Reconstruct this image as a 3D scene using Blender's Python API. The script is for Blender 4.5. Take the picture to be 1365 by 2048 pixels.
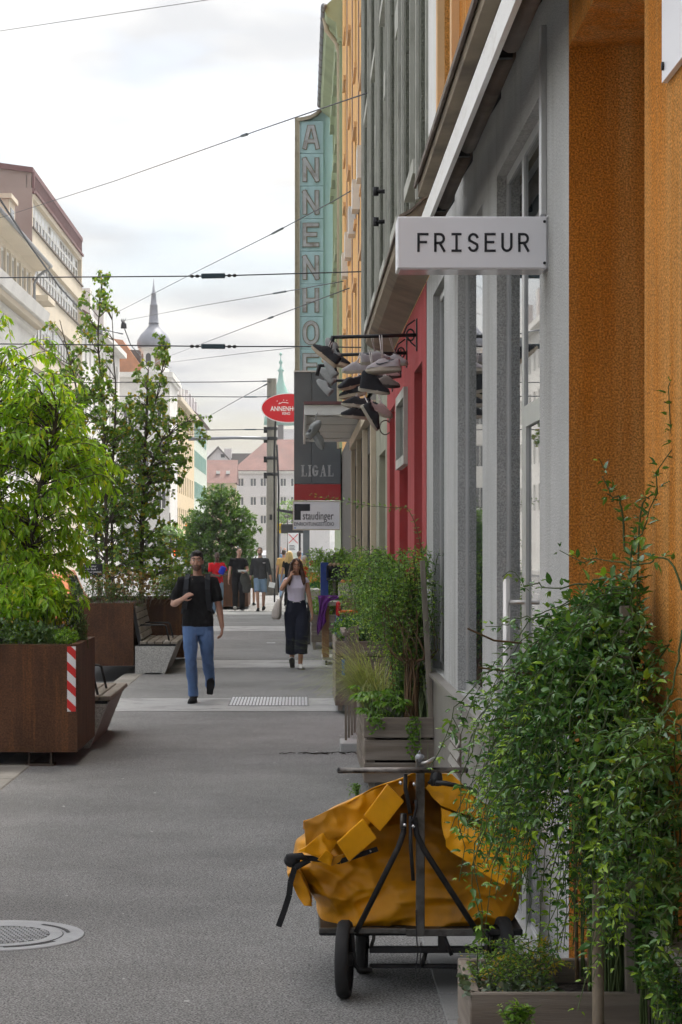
import bpy, bmesh, math, random
import numpy as np
from mathutils import Vector, Matrix, noise as mnoise
random.seed(7); RNG = np.random.default_rng(7)
R = math.radians
for o in list(bpy.data.objects): bpy.data.objects.remove(o)
SC = bpy.context.scene
COL = SC.collection

# ---------------------------------------------------------------- camera
F, CX, CY, EYE = 4300.0, 600.0, 1091.0, 1.85      # focal length and vanishing point in photo pixels, eye height in metres
cam = bpy.data.cameras.new('camera'); camo = bpy.data.objects.new('camera', cam); COL.objects.link(camo)
camo.location = (0, 0, EYE); camo.rotation_euler = (R(90), 0, 0)
cam.sensor_fit = 'VERTICAL'; cam.sensor_height = 24.0; cam.sensor_width = 24.0
cam.lens = F / 2048 * 24.0
cam.shift_x = (682.5 - CX) / 2048; cam.shift_y = (CY - 1024) / 2048
cam.clip_start = 0.1; cam.clip_end = 3000
cam.dof.use_dof = False
SC.camera = camo
# ---------------------------------------------------------------- sky and sun
SUN_ELEV, SUN_AZ = 60.0, 26.0          # azimuth measured from +Y (down the street) towards +X (the near houses)
world = bpy.data.worlds.new('World'); SC.world = world; world.use_nodes = True
wn = world.node_tree; wn.nodes.clear(); WL = wn.links
def wnode(t, **k):
    n = wn.nodes.new(t)
    for a, b in k.items(): setattr(n, a, b)
    return n
w_out = wnode('ShaderNodeOutputWorld'); w_bg = wnode('ShaderNodeBackground')
w_sky = wnode('ShaderNodeTexSky', sky_type='NISHITA', sun_disc=False)
w_sky.sun_elevation = R(SUN_ELEV); w_sky.sun_rotation = R(SUN_AZ); w_sky.dust_density = 3.0; w_sky.air_density = 1.0
w_tc = wnode('ShaderNodeTexCoord'); w_sep = wnode('ShaderNodeSeparateXYZ'); WL.new(w_tc.outputs['Generated'], w_sep.inputs[0])
w_add = wnode('ShaderNodeMath', operation='ADD'); w_add.inputs[1].default_value = 0.10; 
w_abs = wnode('ShaderNodeMath', operation='ABSOLUTE'); WL.new(w_sep.outputs[2], w_abs.inputs[0]); WL.new(w_abs.outputs[0], w_add.inputs[0])
w_dx = wnode('ShaderNodeMath', operation='DIVIDE'); WL.new(w_sep.outputs[0], w_dx.inputs[0]); WL.new(w_add.outputs[0], w_dx.inputs[1])
w_dy = wnode('ShaderNodeMath', operation='DIVIDE'); WL.new(w_sep.outputs[1], w_dy.inputs[0]); WL.new(w_add.outputs[0], w_dy.inputs[1])
w_cmb = wnode('ShaderNodeCombineXYZ'); WL.new(w_dx.outputs[0], w_cmb.inputs[0]); WL.new(w_dy.outputs[0], w_cmb.inputs[1])
w_no = wnode('ShaderNodeTexNoise'); w_no.inputs['Scale'].default_value = 1.3; w_no.inputs['Detail'].default_value = 5; w_no.inputs['Roughness'].default_value = 0.55
WL.new(w_cmb.outputs[0], w_no.inputs['Vector'])
w_rp = wnode('ShaderNodeValToRGB'); w_rp.color_ramp.elements[0].position = 0.36; w_rp.color_ramp.elements[1].position = 0.56
w_rp.color_ramp.elements[0].color = (0.30, 0.30, 0.30, 1); w_rp.color_ramp.elements[1].color = (1, 1, 1, 1)
WL.new(w_no.outputs['Fac'], w_rp.inputs[0])
w_no2 = wnode('ShaderNodeTexNoise'); w_no2.inputs['Scale'].default_value = 1.9; w_no2.inputs['Detail'].default_value = 4
WL.new(w_cmb.outputs[0], w_no2.inputs['Vector'])
w_rp2 = wnode('ShaderNodeValToRGB'); w_rp2.color_ramp.elements[0].position = 0.36; w_rp2.color_ramp.elements[1].position = 0.58
w_rp2.color_ramp.elements[0].color = (1.66, 1.68, 1.72, 1); w_rp2.color_ramp.elements[1].color = (2.46, 2.41, 2.32, 1)
WL.new(w_no2.outputs['Fac'], w_rp2.inputs[0])
w_mix = wnode('ShaderNodeMixRGB'); WL.new(w_rp.outputs[0], w_mix.inputs[0]); w_dim = wnode('ShaderNodeMixRGB', blend_type='MULTIPLY'); w_dim.inputs[0].default_value = 1; w_dim.inputs[2].default_value = (.46, .45, .44, 1); WL.new(w_sky.outputs[0], w_dim.inputs[1]); WL.new(w_dim.outputs[0], w_mix.inputs[1]); WL.new(w_rp2.outputs[0], w_mix.inputs[2])
_sd = (math.sin(R(SUN_AZ)) * math.cos(R(SUN_ELEV)), math.cos(R(SUN_AZ)) * math.cos(R(SUN_ELEV)), math.sin(R(SUN_ELEV)))
w_dot = wnode('ShaderNodeVectorMath', operation='DOT_PRODUCT'); WL.new(w_tc.outputs['Generated'], w_dot.inputs[0]); w_dot.inputs[1].default_value = _sd
w_gl = wnode('ShaderNodeMapRange'); w_gl.inputs[1].default_value = -.5; w_gl.inputs[2].default_value = 1.0; w_gl.inputs[3].default_value = .80; w_gl.inputs[4].default_value = 1.20; WL.new(w_dot.outputs['Value'], w_gl.inputs[0])   # hazy cloud is brighter towards the veiled sun
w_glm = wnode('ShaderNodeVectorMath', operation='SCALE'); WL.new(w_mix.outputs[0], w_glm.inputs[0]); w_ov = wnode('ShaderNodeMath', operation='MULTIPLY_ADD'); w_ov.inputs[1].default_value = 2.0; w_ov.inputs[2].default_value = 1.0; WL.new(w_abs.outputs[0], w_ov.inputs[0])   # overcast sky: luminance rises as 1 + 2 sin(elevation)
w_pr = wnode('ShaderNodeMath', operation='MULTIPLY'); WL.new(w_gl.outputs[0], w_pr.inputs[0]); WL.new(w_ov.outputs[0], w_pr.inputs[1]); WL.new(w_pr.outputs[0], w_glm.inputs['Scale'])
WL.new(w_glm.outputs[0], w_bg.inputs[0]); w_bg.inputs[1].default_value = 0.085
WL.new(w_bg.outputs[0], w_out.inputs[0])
sl = bpy.data.lights.new('sun', 'SUN'); sl.energy = 1.5; sl.angle = R(11); sl.color = (1.0, 0.95, 0.86)
so = bpy.data.objects.new('sun', sl); COL.objects.link(so)
_d = Vector((math.sin(R(SUN_AZ)) * math.cos(R(SUN_ELEV)), math.cos(R(SUN_AZ)) * math.cos(R(SUN_ELEV)), math.sin(R(SUN_ELEV))))
so.rotation_euler = _d.to_track_quat('Z', 'Y').to_euler(); so.location = (20, 20, 40)
SC.view_settings.view_transform = 'Standard'; SC.view_settings.look = 'None'
SC.view_settings.exposure = 1.92; SC.view_settings.gamma = 1.0; SC.view_settings.use_curve_mapping = False
SC.render.engine = 'CYCLES'
SC.cycles.use_denoising = True; SC.cycles.use_adaptive_sampling = True; SC.cycles.adaptive_threshold = 0.03; world.cycles.sampling_method = 'MANUAL'; world.cycles.sample_map_resolution = 256
SC.cycles.max_bounces = 5; SC.cycles.diffuse_bounces = 2; SC.cycles.glossy_bounces = 3; SC.cycles.transmission_bounces = 4
SC.cycles.transparent_max_bounces = 6; SC.cycles.caustics_reflective = False; SC.cycles.caustics_refractive = False

# ---------------------------------------------------------------- materials
MATS = {}
def mat(name, col, rough=.8, var=.12, vscale=3.0, bump=0.0, bscale=60.0, metal=0.0, spec=.4, stretch=(1, 1, 1), col2=None, c2scale=1.2,
        c2lo=.5, c2hi=.7, c2stretch=(1, 1, 1), emit=None, speck=0.0, speckscale=300.0, bdist=.01, rough2=None, coat=0.0):
    """Principled material; base colour varied by noise, a second colour laid in noise-shaped patches, fine bump."""
    m = bpy.data.materials.new(name); m.use_nodes = True
    nt = m.node_tree; L = nt.links; b = nt.nodes['Principled BSDF']
    tc = nt.nodes.new('ShaderNodeTexCoord'); oi = nt.nodes.new('ShaderNodeObjectInfo')
    mul = nt.nodes.new('ShaderNodeMath'); mul.operation = 'MULTIPLY'; mul.inputs[1].default_value = 57.0; L.new(oi.outputs['Random'], mul.inputs[0])
    add = nt.nodes.new('ShaderNodeVectorMath'); add.operation = 'ADD'; L.new(tc.outputs['Object'], add.inputs[0]); L.new(mul.outputs[0], add.inputs[1])
    def coords(s):
        if s == (1, 1, 1): return add.outputs[0]
        mp = nt.nodes.new('ShaderNodeMapping'); mp.inputs['Scale'].default_value = s; L.new(add.outputs[0], mp.inputs[0]); return mp.outputs[0]
    def noise(scale, det=6, s=(1, 1, 1), ro=.6):
        n = nt.nodes.new('ShaderNodeTexNoise'); n.inputs['Scale'].default_value = scale; n.inputs['Detail'].default_value = det
        n.inputs['Roughness'].default_value = ro; L.new(coords(s), n.inputs['Vector']); return n.outputs['Fac']
    def mixc(fac, a, c, mode='MIX'):
        x = nt.nodes.new('ShaderNodeMixRGB'); x.blend_type = mode
        if isinstance(fac, float): x.inputs[0].default_value = fac
        else: L.new(fac, x.inputs[0])
        for i, v in ((1, a), (2, c)):
            if isinstance(v, tuple): x.inputs[i].default_value = v + (1,) if len(v) == 3 else v
            else: L.new(v, x.inputs[i])
        return x.outputs[0]
    def ramp(f, lo, hi, a=0., c=1.):
        r = nt.nodes.new('ShaderNodeMapRange'); r.inputs[1].default_value = lo; r.inputs[2].default_value = hi
        r.inputs[3].default_value = a; r.inputs[4].default_value = c; L.new(f, r.inputs[0]); return r.outputs[0]
    c = col
    if var > 0:
        f = ramp(noise(vscale, 4, stretch), .3, .7)
        lo = tuple(max(0, x * (1 - var)) for x in col); hi = tuple(min(1, x * (1 + var)) for x in col)
        c = mixc(f, lo, hi)
    if col2 is not None:
        c = mixc(ramp(noise(c2scale, 4, c2stretch), c2lo, c2hi), c, col2)
    if speck > 0:
        c = mixc(ramp(noise(speckscale, 2), .35, .65, 1 - speck, 1 + speck), (0, 0, 0), c) if False else mixc(1.0, c, mixc(ramp(noise(speckscale, 2, ro=.5), .36, .64), (1 - speck,) * 3, (1 + speck,) * 3), 'MULTIPLY')
    if isinstance(c, tuple): b.inputs['Base Color'].default_value = c + (1,)
    else: L.new(c, b.inputs['Base Color'])
    if rough2 is not None: L.new(ramp(noise(vscale * 1.7, 3, stretch), .3, .7, rough, rough2), b.inputs['Roughness'])
    else: b.inputs['Roughness'].default_value = rough
    b.inputs['Metallic'].default_value = metal; b.inputs['Specular IOR Level'].default_value = spec
    if coat: b.inputs['Coat Weight'].default_value = coat; b.inputs['Coat Roughness'].default_value = .1
    if bump > 0:
        bp = nt.nodes.new('ShaderNodeBump'); bp.inputs['Strength'].default_value = bump; bp.inputs['Distance'].default_value = bdist
        L.new(noise(bscale, 2, stretch), bp.inputs['Height']); L.new(bp.outputs[0], b.inputs['Normal'])
    if emit: b.inputs['Emission Color'].default_value = emit[:3] + (1,); b.inputs['Emission Strength'].default_value = emit[3]
    MATS[name] = m; return m
def glass(name, tint=(.02, .025, .027), rough=.015):
    m = bpy.data.materials.new(name); m.use_nodes = True; b = m.node_tree.nodes['Principled BSDF']
    b.inputs['Base Color'].default_value = tint + (1,); b.inputs['Roughness'].default_value = rough; b.inputs['Specular IOR Level'].default_value = .6
    b.inputs['IOR'].default_value = 1.52
    MATS[name] = m; return m
def leafmat(name, ca, cb, cc=None, trans=.45, gloss=.4, tr=(1.5, 1.45, .5)):
    m = bpy.data.materials.new(name); m.use_nodes = True; nt = m.node_tree; L = nt.links
    b = nt.nodes['Principled BSDF']; out = nt.nodes['Material Output']
    at_ = nt.nodes.new('ShaderNodeAttribute'); at_.attribute_name = 'tint'
    rp = nt.nodes.new('ShaderNodeValToRGB'); e = rp.color_ramp.elements
    e[0].color = ca + (1,); e[1].color = cb + (1,); e[0].position = .1; e[1].position = .8
    if cc: x = e.new(.985); x.color = cc + (1,)
    L.new(at_.outputs['Fac'], rp.inputs[0]); L.new(rp.outputs[0], b.inputs['Base Color'])
    b.inputs['Roughness'].default_value = gloss; b.inputs['Specular IOR Level'].default_value = .5
    t = nt.nodes.new('ShaderNodeBsdfTranslucent'); mu = nt.nodes.new('ShaderNodeMixRGB'); mu.blend_type = 'MULTIPLY'; mu.inputs[0].default_value = 1
    L.new(rp.outputs[0], mu.inputs[1]); mu.inputs[2].default_value = tr + (1,); L.new(mu.outputs[0], t.inputs[0])
    mx = nt.nodes.new('ShaderNodeMixShader'); mx.inputs[0].default_value = trans
    L.new(b.outputs[0], mx.inputs[1]); L.new(t.outputs[0], mx.inputs[2]); L.new(mx.outputs[0], out.inputs[0])
    MATS[name] = m; return m

# ---------------------------------------------------------------- mesh helpers
def at(px, py, Y): return Vector(((px - CX) * Y / F, Y, EYE - (py - CY) * Y / F))
def gy(py): return EYE * F / (py - CY)
def link(o, parent=None):
    COL.objects.link(o)
    if parent is not None: o.parent = parent
    return o
def raw_mesh(name, V, Fc, m, smooth=False):
    me = bpy.data.meshes.new(name); me.from_pydata([tuple(v) for v in V], [], [tuple(f) for f in Fc]); 
    if m is not None: me.materials.append(MATS[m] if isinstance(m, str) else m)
    if smooth: me.polygons.foreach_set('use_smooth', [True] * len(me.polygons))
    me.update(); return me
def tag(o, label=None, cat=None, group=None, kind=None):
    if label: o['label'] = label
    if cat: o['category'] = cat
    if group: o['group'] = group
    if kind: o['kind'] = kind
    return o
def thing(name, label, cat, loc=(0, 0, 0), rz=0., group=None):
    o = bpy.data.objects.new(name, None); o.empty_display_size = .1; COL.objects.link(o)
    o.location = loc; o.rotation_euler = (0, 0, rz); return tag(o, label, cat, group)
def inst(name, me, parent, loc=(0, 0, 0), rot=(0, 0, 0), scale=(1, 1, 1)):
    o = bpy.data.objects.new(name, me); link(o, parent); o.location = loc; o.rotation_euler = rot; o.scale = scale; return o
def copy_tree(o, parent=None):
    c = o.copy(); COL.objects.link(c); c.parent = parent
    for ch in list(o.children): copy_tree(ch, c)
    return c
class MB:
    """collects shapes and links them as one mesh object"""
    def __init__(s): s.V = []; s.F = []; s.sm = []
    def add(s, V, Fc, smooth=False):
        n = len(s.V); s.V += [tuple(v) for v in V]; s.F += [tuple(i + n for i in f) for f in Fc]; s.sm += [smooth] * len(Fc); return s
    def box(s, c, d, rot=None, bev=0.0):
        x, y, z = d[0] / 2, d[1] / 2, d[2] / 2
        if bev <= 0:
            V = [Vector((sx * x, sy * y, sz * z)) for sx in (-1, 1) for sy in (-1, 1) for sz in (-1, 1)]
            Fc = [(0, 1, 3, 2), (4, 6, 7, 5), (0, 4, 5, 1), (2, 3, 7, 6), (0, 2, 6, 4), (1, 5, 7, 3)]
        else:
            bm = bmesh.new(); bmesh.ops.create_cube(bm, size=1)
            for v in bm.verts: v.co = Vector((v.co.x * d[0], v.co.y * d[1], v.co.z * d[2]))
            bmesh.ops.bevel(bm, geom=bm.edges[:], offset=bev, segments=1, affect='EDGES', profile=.5)
            bm.verts.index_update(); V = [v.co.copy() for v in bm.verts]; Fc = [tuple(v.index for v in f.verts) for f in bm.faces]; bm.free()
        if rot is not None: V = [rot @ v for v in V]
        c = Vector(c); return s.add([v + c for v in V], Fc)
    def b2(s, lo, hi, bev=0.0):
        return s.box([(a + b) / 2 for a, b in zip(lo, hi)], [abs(b - a) for a, b in zip(lo, hi)], None, bev)
    def beam(s, a, b, w, h, up=(0, 0, 1), bev=0.0):
        a, b = Vector(a), Vector(b); d = b - a; l = d.length; x = d.normalized(); u = Vector(up)
        if abs(x.dot(u)) > .98: u = Vector((0, 1, 0))
        y = u.cross(x).normalized(); z = x.cross(y)
        return s.box((a + b) / 2, (l, w, h), Matrix((x, y, z)).transposed(), bev)
    def tube(s, pts, rad, n=8, caps=True, smooth=True):
        V, Fc = tube_np(pts, rad, n, caps); return s.add(V, Fc, smooth)
    def lathe(s, prof, c=(0, 0, 0), n=16, axis='Z', smooth=True, caps=True):
        V = []; Fc = []; k = len(prof); c = Vector(c)
        for i in range(n):
            a = 2 * math.pi * i / n
            for r, h in prof:
                p = (r * math.cos(a), r * math.sin(a), h)
                if axis == 'X': p = (h, p[0], p[1])
                elif axis == 'Y': p = (p[0], h, p[1])
                V.append(Vector(p) + c)
        for i in range(n):
            j = (i + 1) % n
            for q in range(k - 1): Fc.append((i * k + q, j * k + q, j * k + q + 1, i * k + q + 1))
        if caps:
            if prof[0][0] > 1e-5: Fc.append(tuple(i * k for i in reversed(range(n))))
            if prof[-1][0] > 1e-5: Fc.append(tuple(i * k + k - 1 for i in range(n)))
        return s.add(V, Fc, smooth)
    def prism(s, poly, a, b, fn):
        """poly of (u,v); fn(u,v,w)->3D, extruded w from a to b"""
        n = len(poly); V = [fn(u, v, a) for u, v in poly] + [fn(u, v, b) for u, v in poly]
        Fc = [tuple(reversed(range(n))), tuple(range(n, 2 * n))] + [(i, (i + 1) % n, (i + 1) % n + n, i + n) for i in range(n)]
        return s.add(V, Fc)
    def ell(s, c, r, n=10, m=8, rot=None):
        V = []; Fc = []; c = Vector(c)
        for i in range(m + 1):
            t = math.pi * i / m
            for j in range(n):
                p = 2 * math.pi * j / n; v = Vector((r[0] * math.sin(t) * math.cos(p), r[1] * math.sin(t) * math.sin(p), r[2] * math.cos(t)))
                V.append((rot @ v if rot is not None else v) + c)
        for i in range(m):
            for j in range(n): Fc.append((i * n + j, (i + 1) * n + j, (i + 1) * n + (j + 1) % n, i * n + (j + 1) % n))
        return s.add(V, Fc, True)
    def loftz(s, rows, n=14):
        """rows of (cx,cy,z,rx,ry)"""
        V = []; Fc = []
        for cx, cy, z, rx, ry in rows:
            for j in range(n):
                p = 2 * math.pi * j / n; c, q = math.cos(p), math.sin(p); e = .85
                V.append((cx + rx * math.copysign(abs(c) ** e, c), cy + ry * math.copysign(abs(q) ** e, q), z))
        for i in range(len(rows) - 1):
            for j in range(n): Fc.append((i * n + j, i * n + (j + 1) % n, (i + 1) * n + (j + 1) % n, (i + 1) * n + j))
        Fc.append(tuple(reversed(range(n)))); Fc.append(tuple((len(rows) - 1) * n + j for j in range(n)))
        return s.add(V, Fc, True)
    def mesh(s, name, m):
        me = raw_mesh(name, s.V, s.F, m)
        if any(s.sm): me.polygons.foreach_set('use_smooth', s.sm)
        return me
    def build(s, name, m, parent=None, loc=(0, 0, 0), rot=(0, 0, 0)):
        return inst(name, s.mesh(name, m), parent, loc, rot)
    def remesh(s, name, m, parent, vox=.012, smooth=4, disp=0., dscale=14., loc=(0, 0, 0)):
        me = s.mesh(name, None); o = bpy.data.objects.new(name + '_tmp', me); COL.objects.link(o)
        md = o.modifiers.new('r', 'REMESH'); md.mode = 'VOXEL'; md.voxel_size = vox; md.use_smooth_shade = True
        if smooth: sm = o.modifiers.new('s', 'SMOOTH'); sm.iterations = smooth; sm.factor = .5
        dg = bpy.context.evaluated_depsgraph_get(); ev = o.evaluated_get(dg); me2 = bpy.data.meshes.new_from_object(ev)
        bpy.data.objects.remove(o); bpy.data.meshes.remove(me); me2.name = name
        if disp > 0 and len(me2.vertices):
            co = np.empty(len(me2.vertices) * 3, np.float32); me2.vertices.foreach_get('co', co); co = co.reshape(-1, 3)
            nr = np.empty(len(me2.vertices) * 3, np.float32); me2.vertices.foreach_get('normal', nr); nr = nr.reshape(-1, 3)
            d = np.array([mnoise.noise(Vector((p[0] * dscale, p[1] * dscale, p[2] * dscale * .8 + p[0] * 5))) for p in co]) * disp
            me2.vertices.foreach_set('co', (co + nr * d[:, None]).ravel())
        me2.materials.clear(); me2.materials.append(MATS[m]); me2.polygons.foreach_set('use_smooth', [True] * len(me2.polygons)); me2.update()
        return inst(name, me2, parent, loc)
def tube_np(pts, rad, n=8, caps=True):
    P = [Vector(p) for p in pts]; k = len(P); rad = [rad] * k if isinstance(rad, (int, float)) else list(rad)
    V = []; Fc = []; u = None
    for i in range(k):
        t = (P[min(i + 1, k - 1)] - P[max(i - 1, 0)])
        t = t.normalized() if t.length > 1e-9 else Vector((0, 0, 1))
        if u is None: u = t.orthogonal().normalized()
        else:
            u = u - t * u.dot(t); u = u.normalized() if u.length > 1e-6 else t.orthogonal().normalized()
        w = t.cross(u)
        for j in range(n):
            a = 2 * math.pi * j / n; V.append(P[i] + (u * math.cos(a) + w * math.sin(a)) * rad[i])
    for i in range(k - 1):
        for j in range(n): Fc.append((i * n + j, i * n + (j + 1) % n, (i + 1) * n + (j + 1) % n, (i + 1) * n + j))
    if caps: Fc.append(tuple(reversed(range(n)))); Fc.append(tuple((k - 1) * n + j for j in range(n)))
    return V, Fc
def bez(p0, p1, p2, n=8):
    p0, p1, p2 = Vector(p0), Vector(p1), Vector(p2)
    return [p0 * (1 - t) ** 2 + p1 * 2 * t * (1 - t) + p2 * t * t for t in [i / (n - 1) for i in range(n)]]
# walls with real openings: fn(u,v,w) maps facade coordinates (along, up, outwards) to 3D
def wall_mesh(name, m, fn, u0, u1, v0, v1, holes, reveal=.15, parent=None):
    us = sorted({u0, u1, *[h[0] for h in holes], *[h[1] for h in holes]}); vs = sorted({v0, v1, *[h[2] for h in holes], *[h[3] for h in holes]})
    us = [u for u in us if u0 <= u <= u1]; vs = [v for v in vs if v0 <= v <= v1]
    V = []; Fc = []
    def q(*p): n = len(V); V.extend(p); Fc.append(tuple(range(n, n + len(p))))
    for i in range(len(us) - 1):
        for j in range(len(vs) - 1):
            cu, cv = (us[i] + us[i + 1]) / 2, (vs[j] + vs[j + 1]) / 2
            if any(h[0] < cu < h[1] and h[2] < cv < h[3] for h in holes): continue
            q(fn(us[i], vs[j], 0), fn(us[i + 1], vs[j], 0), fn(us[i + 1], vs[j + 1], 0), fn(us[i], vs[j + 1], 0))
    for a, b, c, d in [h[:4] for h in holes]:
        for (p, r) in (((a, c), (b, c)), ((b, c), (b, d)), ((b, d), (a, d)), ((a, d), (a, c))):
            q(fn(p[0], p[1], 0), fn(r[0], r[1], 0), fn(r[0], r[1], -reveal), fn(p[0], p[1], -reveal))
    return inst(name, raw_mesh(name, V, Fc, m), parent)
def window(parent, fn, a, b, c, d, mframe, mpane, fw=.07, reveal=.13, mull=1, trans=0, name='window', blind=None):
    f = MB(); t = .03
    def bx(u0, u1, v0, v1, w0, w1, mb):
        P = [fn(u, v, w) for u in (u0, u1) for v in (v0, v1) for w in (w0, w1)]
        mb.add(P, [(0, 1, 3, 2), (4, 6, 7, 5), (0, 4, 5, 1), (2, 3, 7, 6), (0, 2, 6, 4), (1, 5, 7, 3)])
    w0, w1 = -reveal, -reveal + .06
    bx(a, a + fw, c, d, w0, w1, f); bx(b - fw, b, c, d, w0, w1, f); bx(a + fw, b - fw, c, c + fw, w0, w1, f); bx(a + fw, b - fw, d - fw, d, w0, w1, f)
    for i in range(mull):
        u = a + (b - a) * (i + 1) / (mull + 1); bx(u - fw / 2, u + fw / 2, c + fw, d - fw, w0, w1 - .005, f)
    if trans: v = c + (d - c) * trans; bx(a + fw, b - fw, v - fw / 2, v + fw / 2, w0, w1 - .01, f)
    o = f.build(name, mframe, parent)
    p = MB(); p.add([fn(a, c, w0 + .02), fn(b, c, w0 + .02), fn(b, d, w0 + .02), fn(a, d, w0 + .02)], [(0, 1, 2, 3)]); p.build('pane', mpane, o)
    if blind:
        q = MB(); bx(a + fw, b - fw, d - (d - c) * blind, d - fw, w0 + .022, w0 + .035, q); q.build('blind', 'blind_white', o)
    return o
def slab(parent, name, fn, u0, u1, v0, v1, w0, w1, m):
    mb = MB(); P = [fn(u, v, w) for u in (u0, u1) for v in (v0, v1) for w in (w0, w1)]
    mb.add(P, [(0, 1, 3, 2), (4, 6, 7, 5), (0, 4, 5, 1), (2, 3, 7, 6), (0, 2, 6, 4), (1, 5, 7, 3)]); return mb.build(name, m, parent)
# stroke lettering
def arc(cx, cy, rx, ry, a0, a1, n=9): return [(cx + rx * math.cos(R(a0 + (a1 - a0) * i / (n - 1))), cy + ry * math.sin(R(a0 + (a1 - a0) * i / (n - 1)))) for i in range(n)]
GLY = {
 'F': [[(0, 0), (0, 1), (.6, 1)], [(0, .52), (.5, .52)]],
 'R': [[(0, 0), (0, 1), (.3, 1)] + arc(.32, .735, .26, .265, 90, -90)[1:] + [(0, .47)], [(.3, .47), (.6, 0)]],
 'I': [[(.04, 1), (.56, 1)], [(.3, 1), (.3, 0)], [(.04, 0), (.56, 0)]],
 'S': [arc(.3, .74, .28, .26, 20, 180, 9) + [(.05, .62), (.3, .5), (.55, .38)] + arc(.3, .26, .28, .26, 0, -160, 9)],
 'E': [[(.6, 1), (0, 1), (0, 0), (.6, 0)], [(0, .52), (.5, .52)]],
 'U': [[(0, 1), (0, .28)] + arc(.3, .28, .3, .28, 180, 360, 11) + [(.6, 1)]],
 'A': [[(0, 0), (.22, 1), (.4, 1), (.62, 0)], [(.1, .3), (.52, .3)]],
 'N': [[(0, 0), (0, 1)], [(0, 1), (.6, 0)], [(.6, 0), (.6, 1)]],
 'H': [[(0, 0), (0, 1)], [(.6, 0), (.6, 1)], [(0, .5), (.6, .5)]],
 'O': [[(0, .35), (0, .65)] + arc(.3, .65, .3, .35, 180, 0, 11)[1:] + [(.6, .35)] + arc(.3, .35, .3, .35, 0, -180, 11)[1:-1] + [(0, .35)]],
 'L': [[(0, 1), (0, 0), (.5, 0)]], 'G': [arc(.3, .6, .3, .4, 35, 180, 8) + [(0, .4)] + arc(.3, .4, .3, .4, 180, 330, 8) + [(.6, .45), (.36, .45)]],
}
def ribbon(mb, pts, th, fn, w0, w1, ext=True):
    P = [Vector((p[0], p[1])) for p in pts]; closed = (P[0] - P[-1]).length < 1e-6
    k = len(P); Lft = []; Rgt = []
    for i in range(k):
        if closed: a, b, c = P[(i - 1) % (k - 1)], P[i], P[(i + 1) % (k - 1)]
        else: a, b, c = P[max(i - 1, 0)], P[i], P[min(i + 1, k - 1)]
        d1 = (b - a).normalized() if (b - a).length > 1e-9 else (c - b).normalized(); d2 = (c - b).normalized() if (c - b).length > 1e-9 else d1
        n1 = Vector((-d1.y, d1.x)); n2 = Vector((-d2.y, d2.x)); n = n1 + n2; n = n.normalized() if n.length > 1e-6 else n1
        s = th / 2 / max(.4, n.dot(n1)); e = Vector((0, 0))
        if ext and not closed and i == 0: e = -d2 * th / 2
        if ext and not closed and i == k - 1: e = d1 * th / 2
        Lft.append(b + n * s + e); Rgt.append(b - n * s + e)
    V = []
    for l, r in zip(Lft, Rgt): V += [fn(l.x, l.y, w1), fn(r.x, r.y, w1), fn(l.x, l.y, w0), fn(r.x, r.y, w0)]
    Fc = []
    for i in range(k - 1):
        a, b = 4 * i, 4 * (i + 1); Fc += [(a, a + 1, b + 1, b), (a, b, b + 2, a + 2), (a + 1, a + 3, b + 3, b + 1)]
    Fc += [(0, 2, 3, 1), (4 * k - 4, 4 * k - 3, 4 * k - 1, 4 * k - 2)]
    mb.add(V, Fc)
def letter(ch, fn, x, y, w, h, th, w0, w1):
    """glyph ch in a cell w x h at (x,y); th stroke in metres"""
    mb = MB(); sx, sy = (w - th) / .6, h - th
    for i, st in enumerate(GLY[ch]):
        ribbon(mb, [(x + th / 2 + p[0] * sx, y + th / 2 + p[1] * sy) for p in st], th, fn, w0, w1 + .0004 * i)
    return mb
def text(name, body, size, m, parent, loc, rot=(R(90), 0, 0), ext=.002, align='LEFT', sx=1.0, bold=0.0):
    cu = bpy.data.curves.new(name, 'FONT'); cu.body = body; cu.size = size; cu.extrude = ext; cu.align_x = align; cu.offset = bold
    cu.resolution_u = 3
    o = bpy.data.objects.new(name + '_tmp', cu); COL.objects.link(o); dg = bpy.context.evaluated_depsgraph_get()
    me = bpy.data.meshes.new_from_object(o.evaluated_get(dg)); bpy.data.objects.remove(o); me.materials.clear(); me.materials.append(MATS[m]); me.name = name
    o = inst(name, me, parent, loc, rot); o.scale = (sx, 1, 1); return o
# ================================================================ materials
mat('asphalt', (.195, .193, .188), .9, .14, .9, .6, 240, spec=.25, speck=.60, speckscale=115, col2=(.135, .133, .130), c2scale=.55, c2lo=.46, c2hi=.72, bdist=.006)
mat('road', (.19, .19, .19), .9, .1, .6, .2, 120, spec=.2)
mat('concrete_strip', (.35, .348, .34), .85, .10, 2, .25, 160, spec=.3, speck=.12, speckscale=220, col2=(.20, .2, .195), c2scale=2.2)
mat('kerb_stone', (.25, .235, .21), .85, .12, 4, .3, 120, speck=.2, speckscale=260, col2=(.16, .15, .13), c2scale=1.5)
mat('slab_stone', (.22, .22, .215), .85, .10, 3, .3, 150, speck=.2, speckscale=240)
mat('far_ground', (.2, .2, .19), .95, .1, .1)
mat('stucco_orange', (.53, .195, .026), .92, .18, 1.1, 1.0, 150, spec=.15, col2=(.64, .345, .11), c2scale=2.2, c2lo=.42, c2hi=.78, c2stretch=(3, 3, .22), bdist=.010, speck=.40, speckscale=140)
mat('stucco_grey', (.43, .43, .42), .92, .09, 1.5, .8, 110, spec=.2, speck=.26, speckscale=140, col2=(.33, .325, .305), c2scale=.8, c2stretch=(3, 3, .35), bdist=.008)
mat('stucco_red', (.36, .055, .055), .88, .12, 2.5, .5, 60, spec=.25, col2=(.42, .075, .078), c2scale=2.0, c2stretch=(3, 3, .5), bdist=.008)
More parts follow.
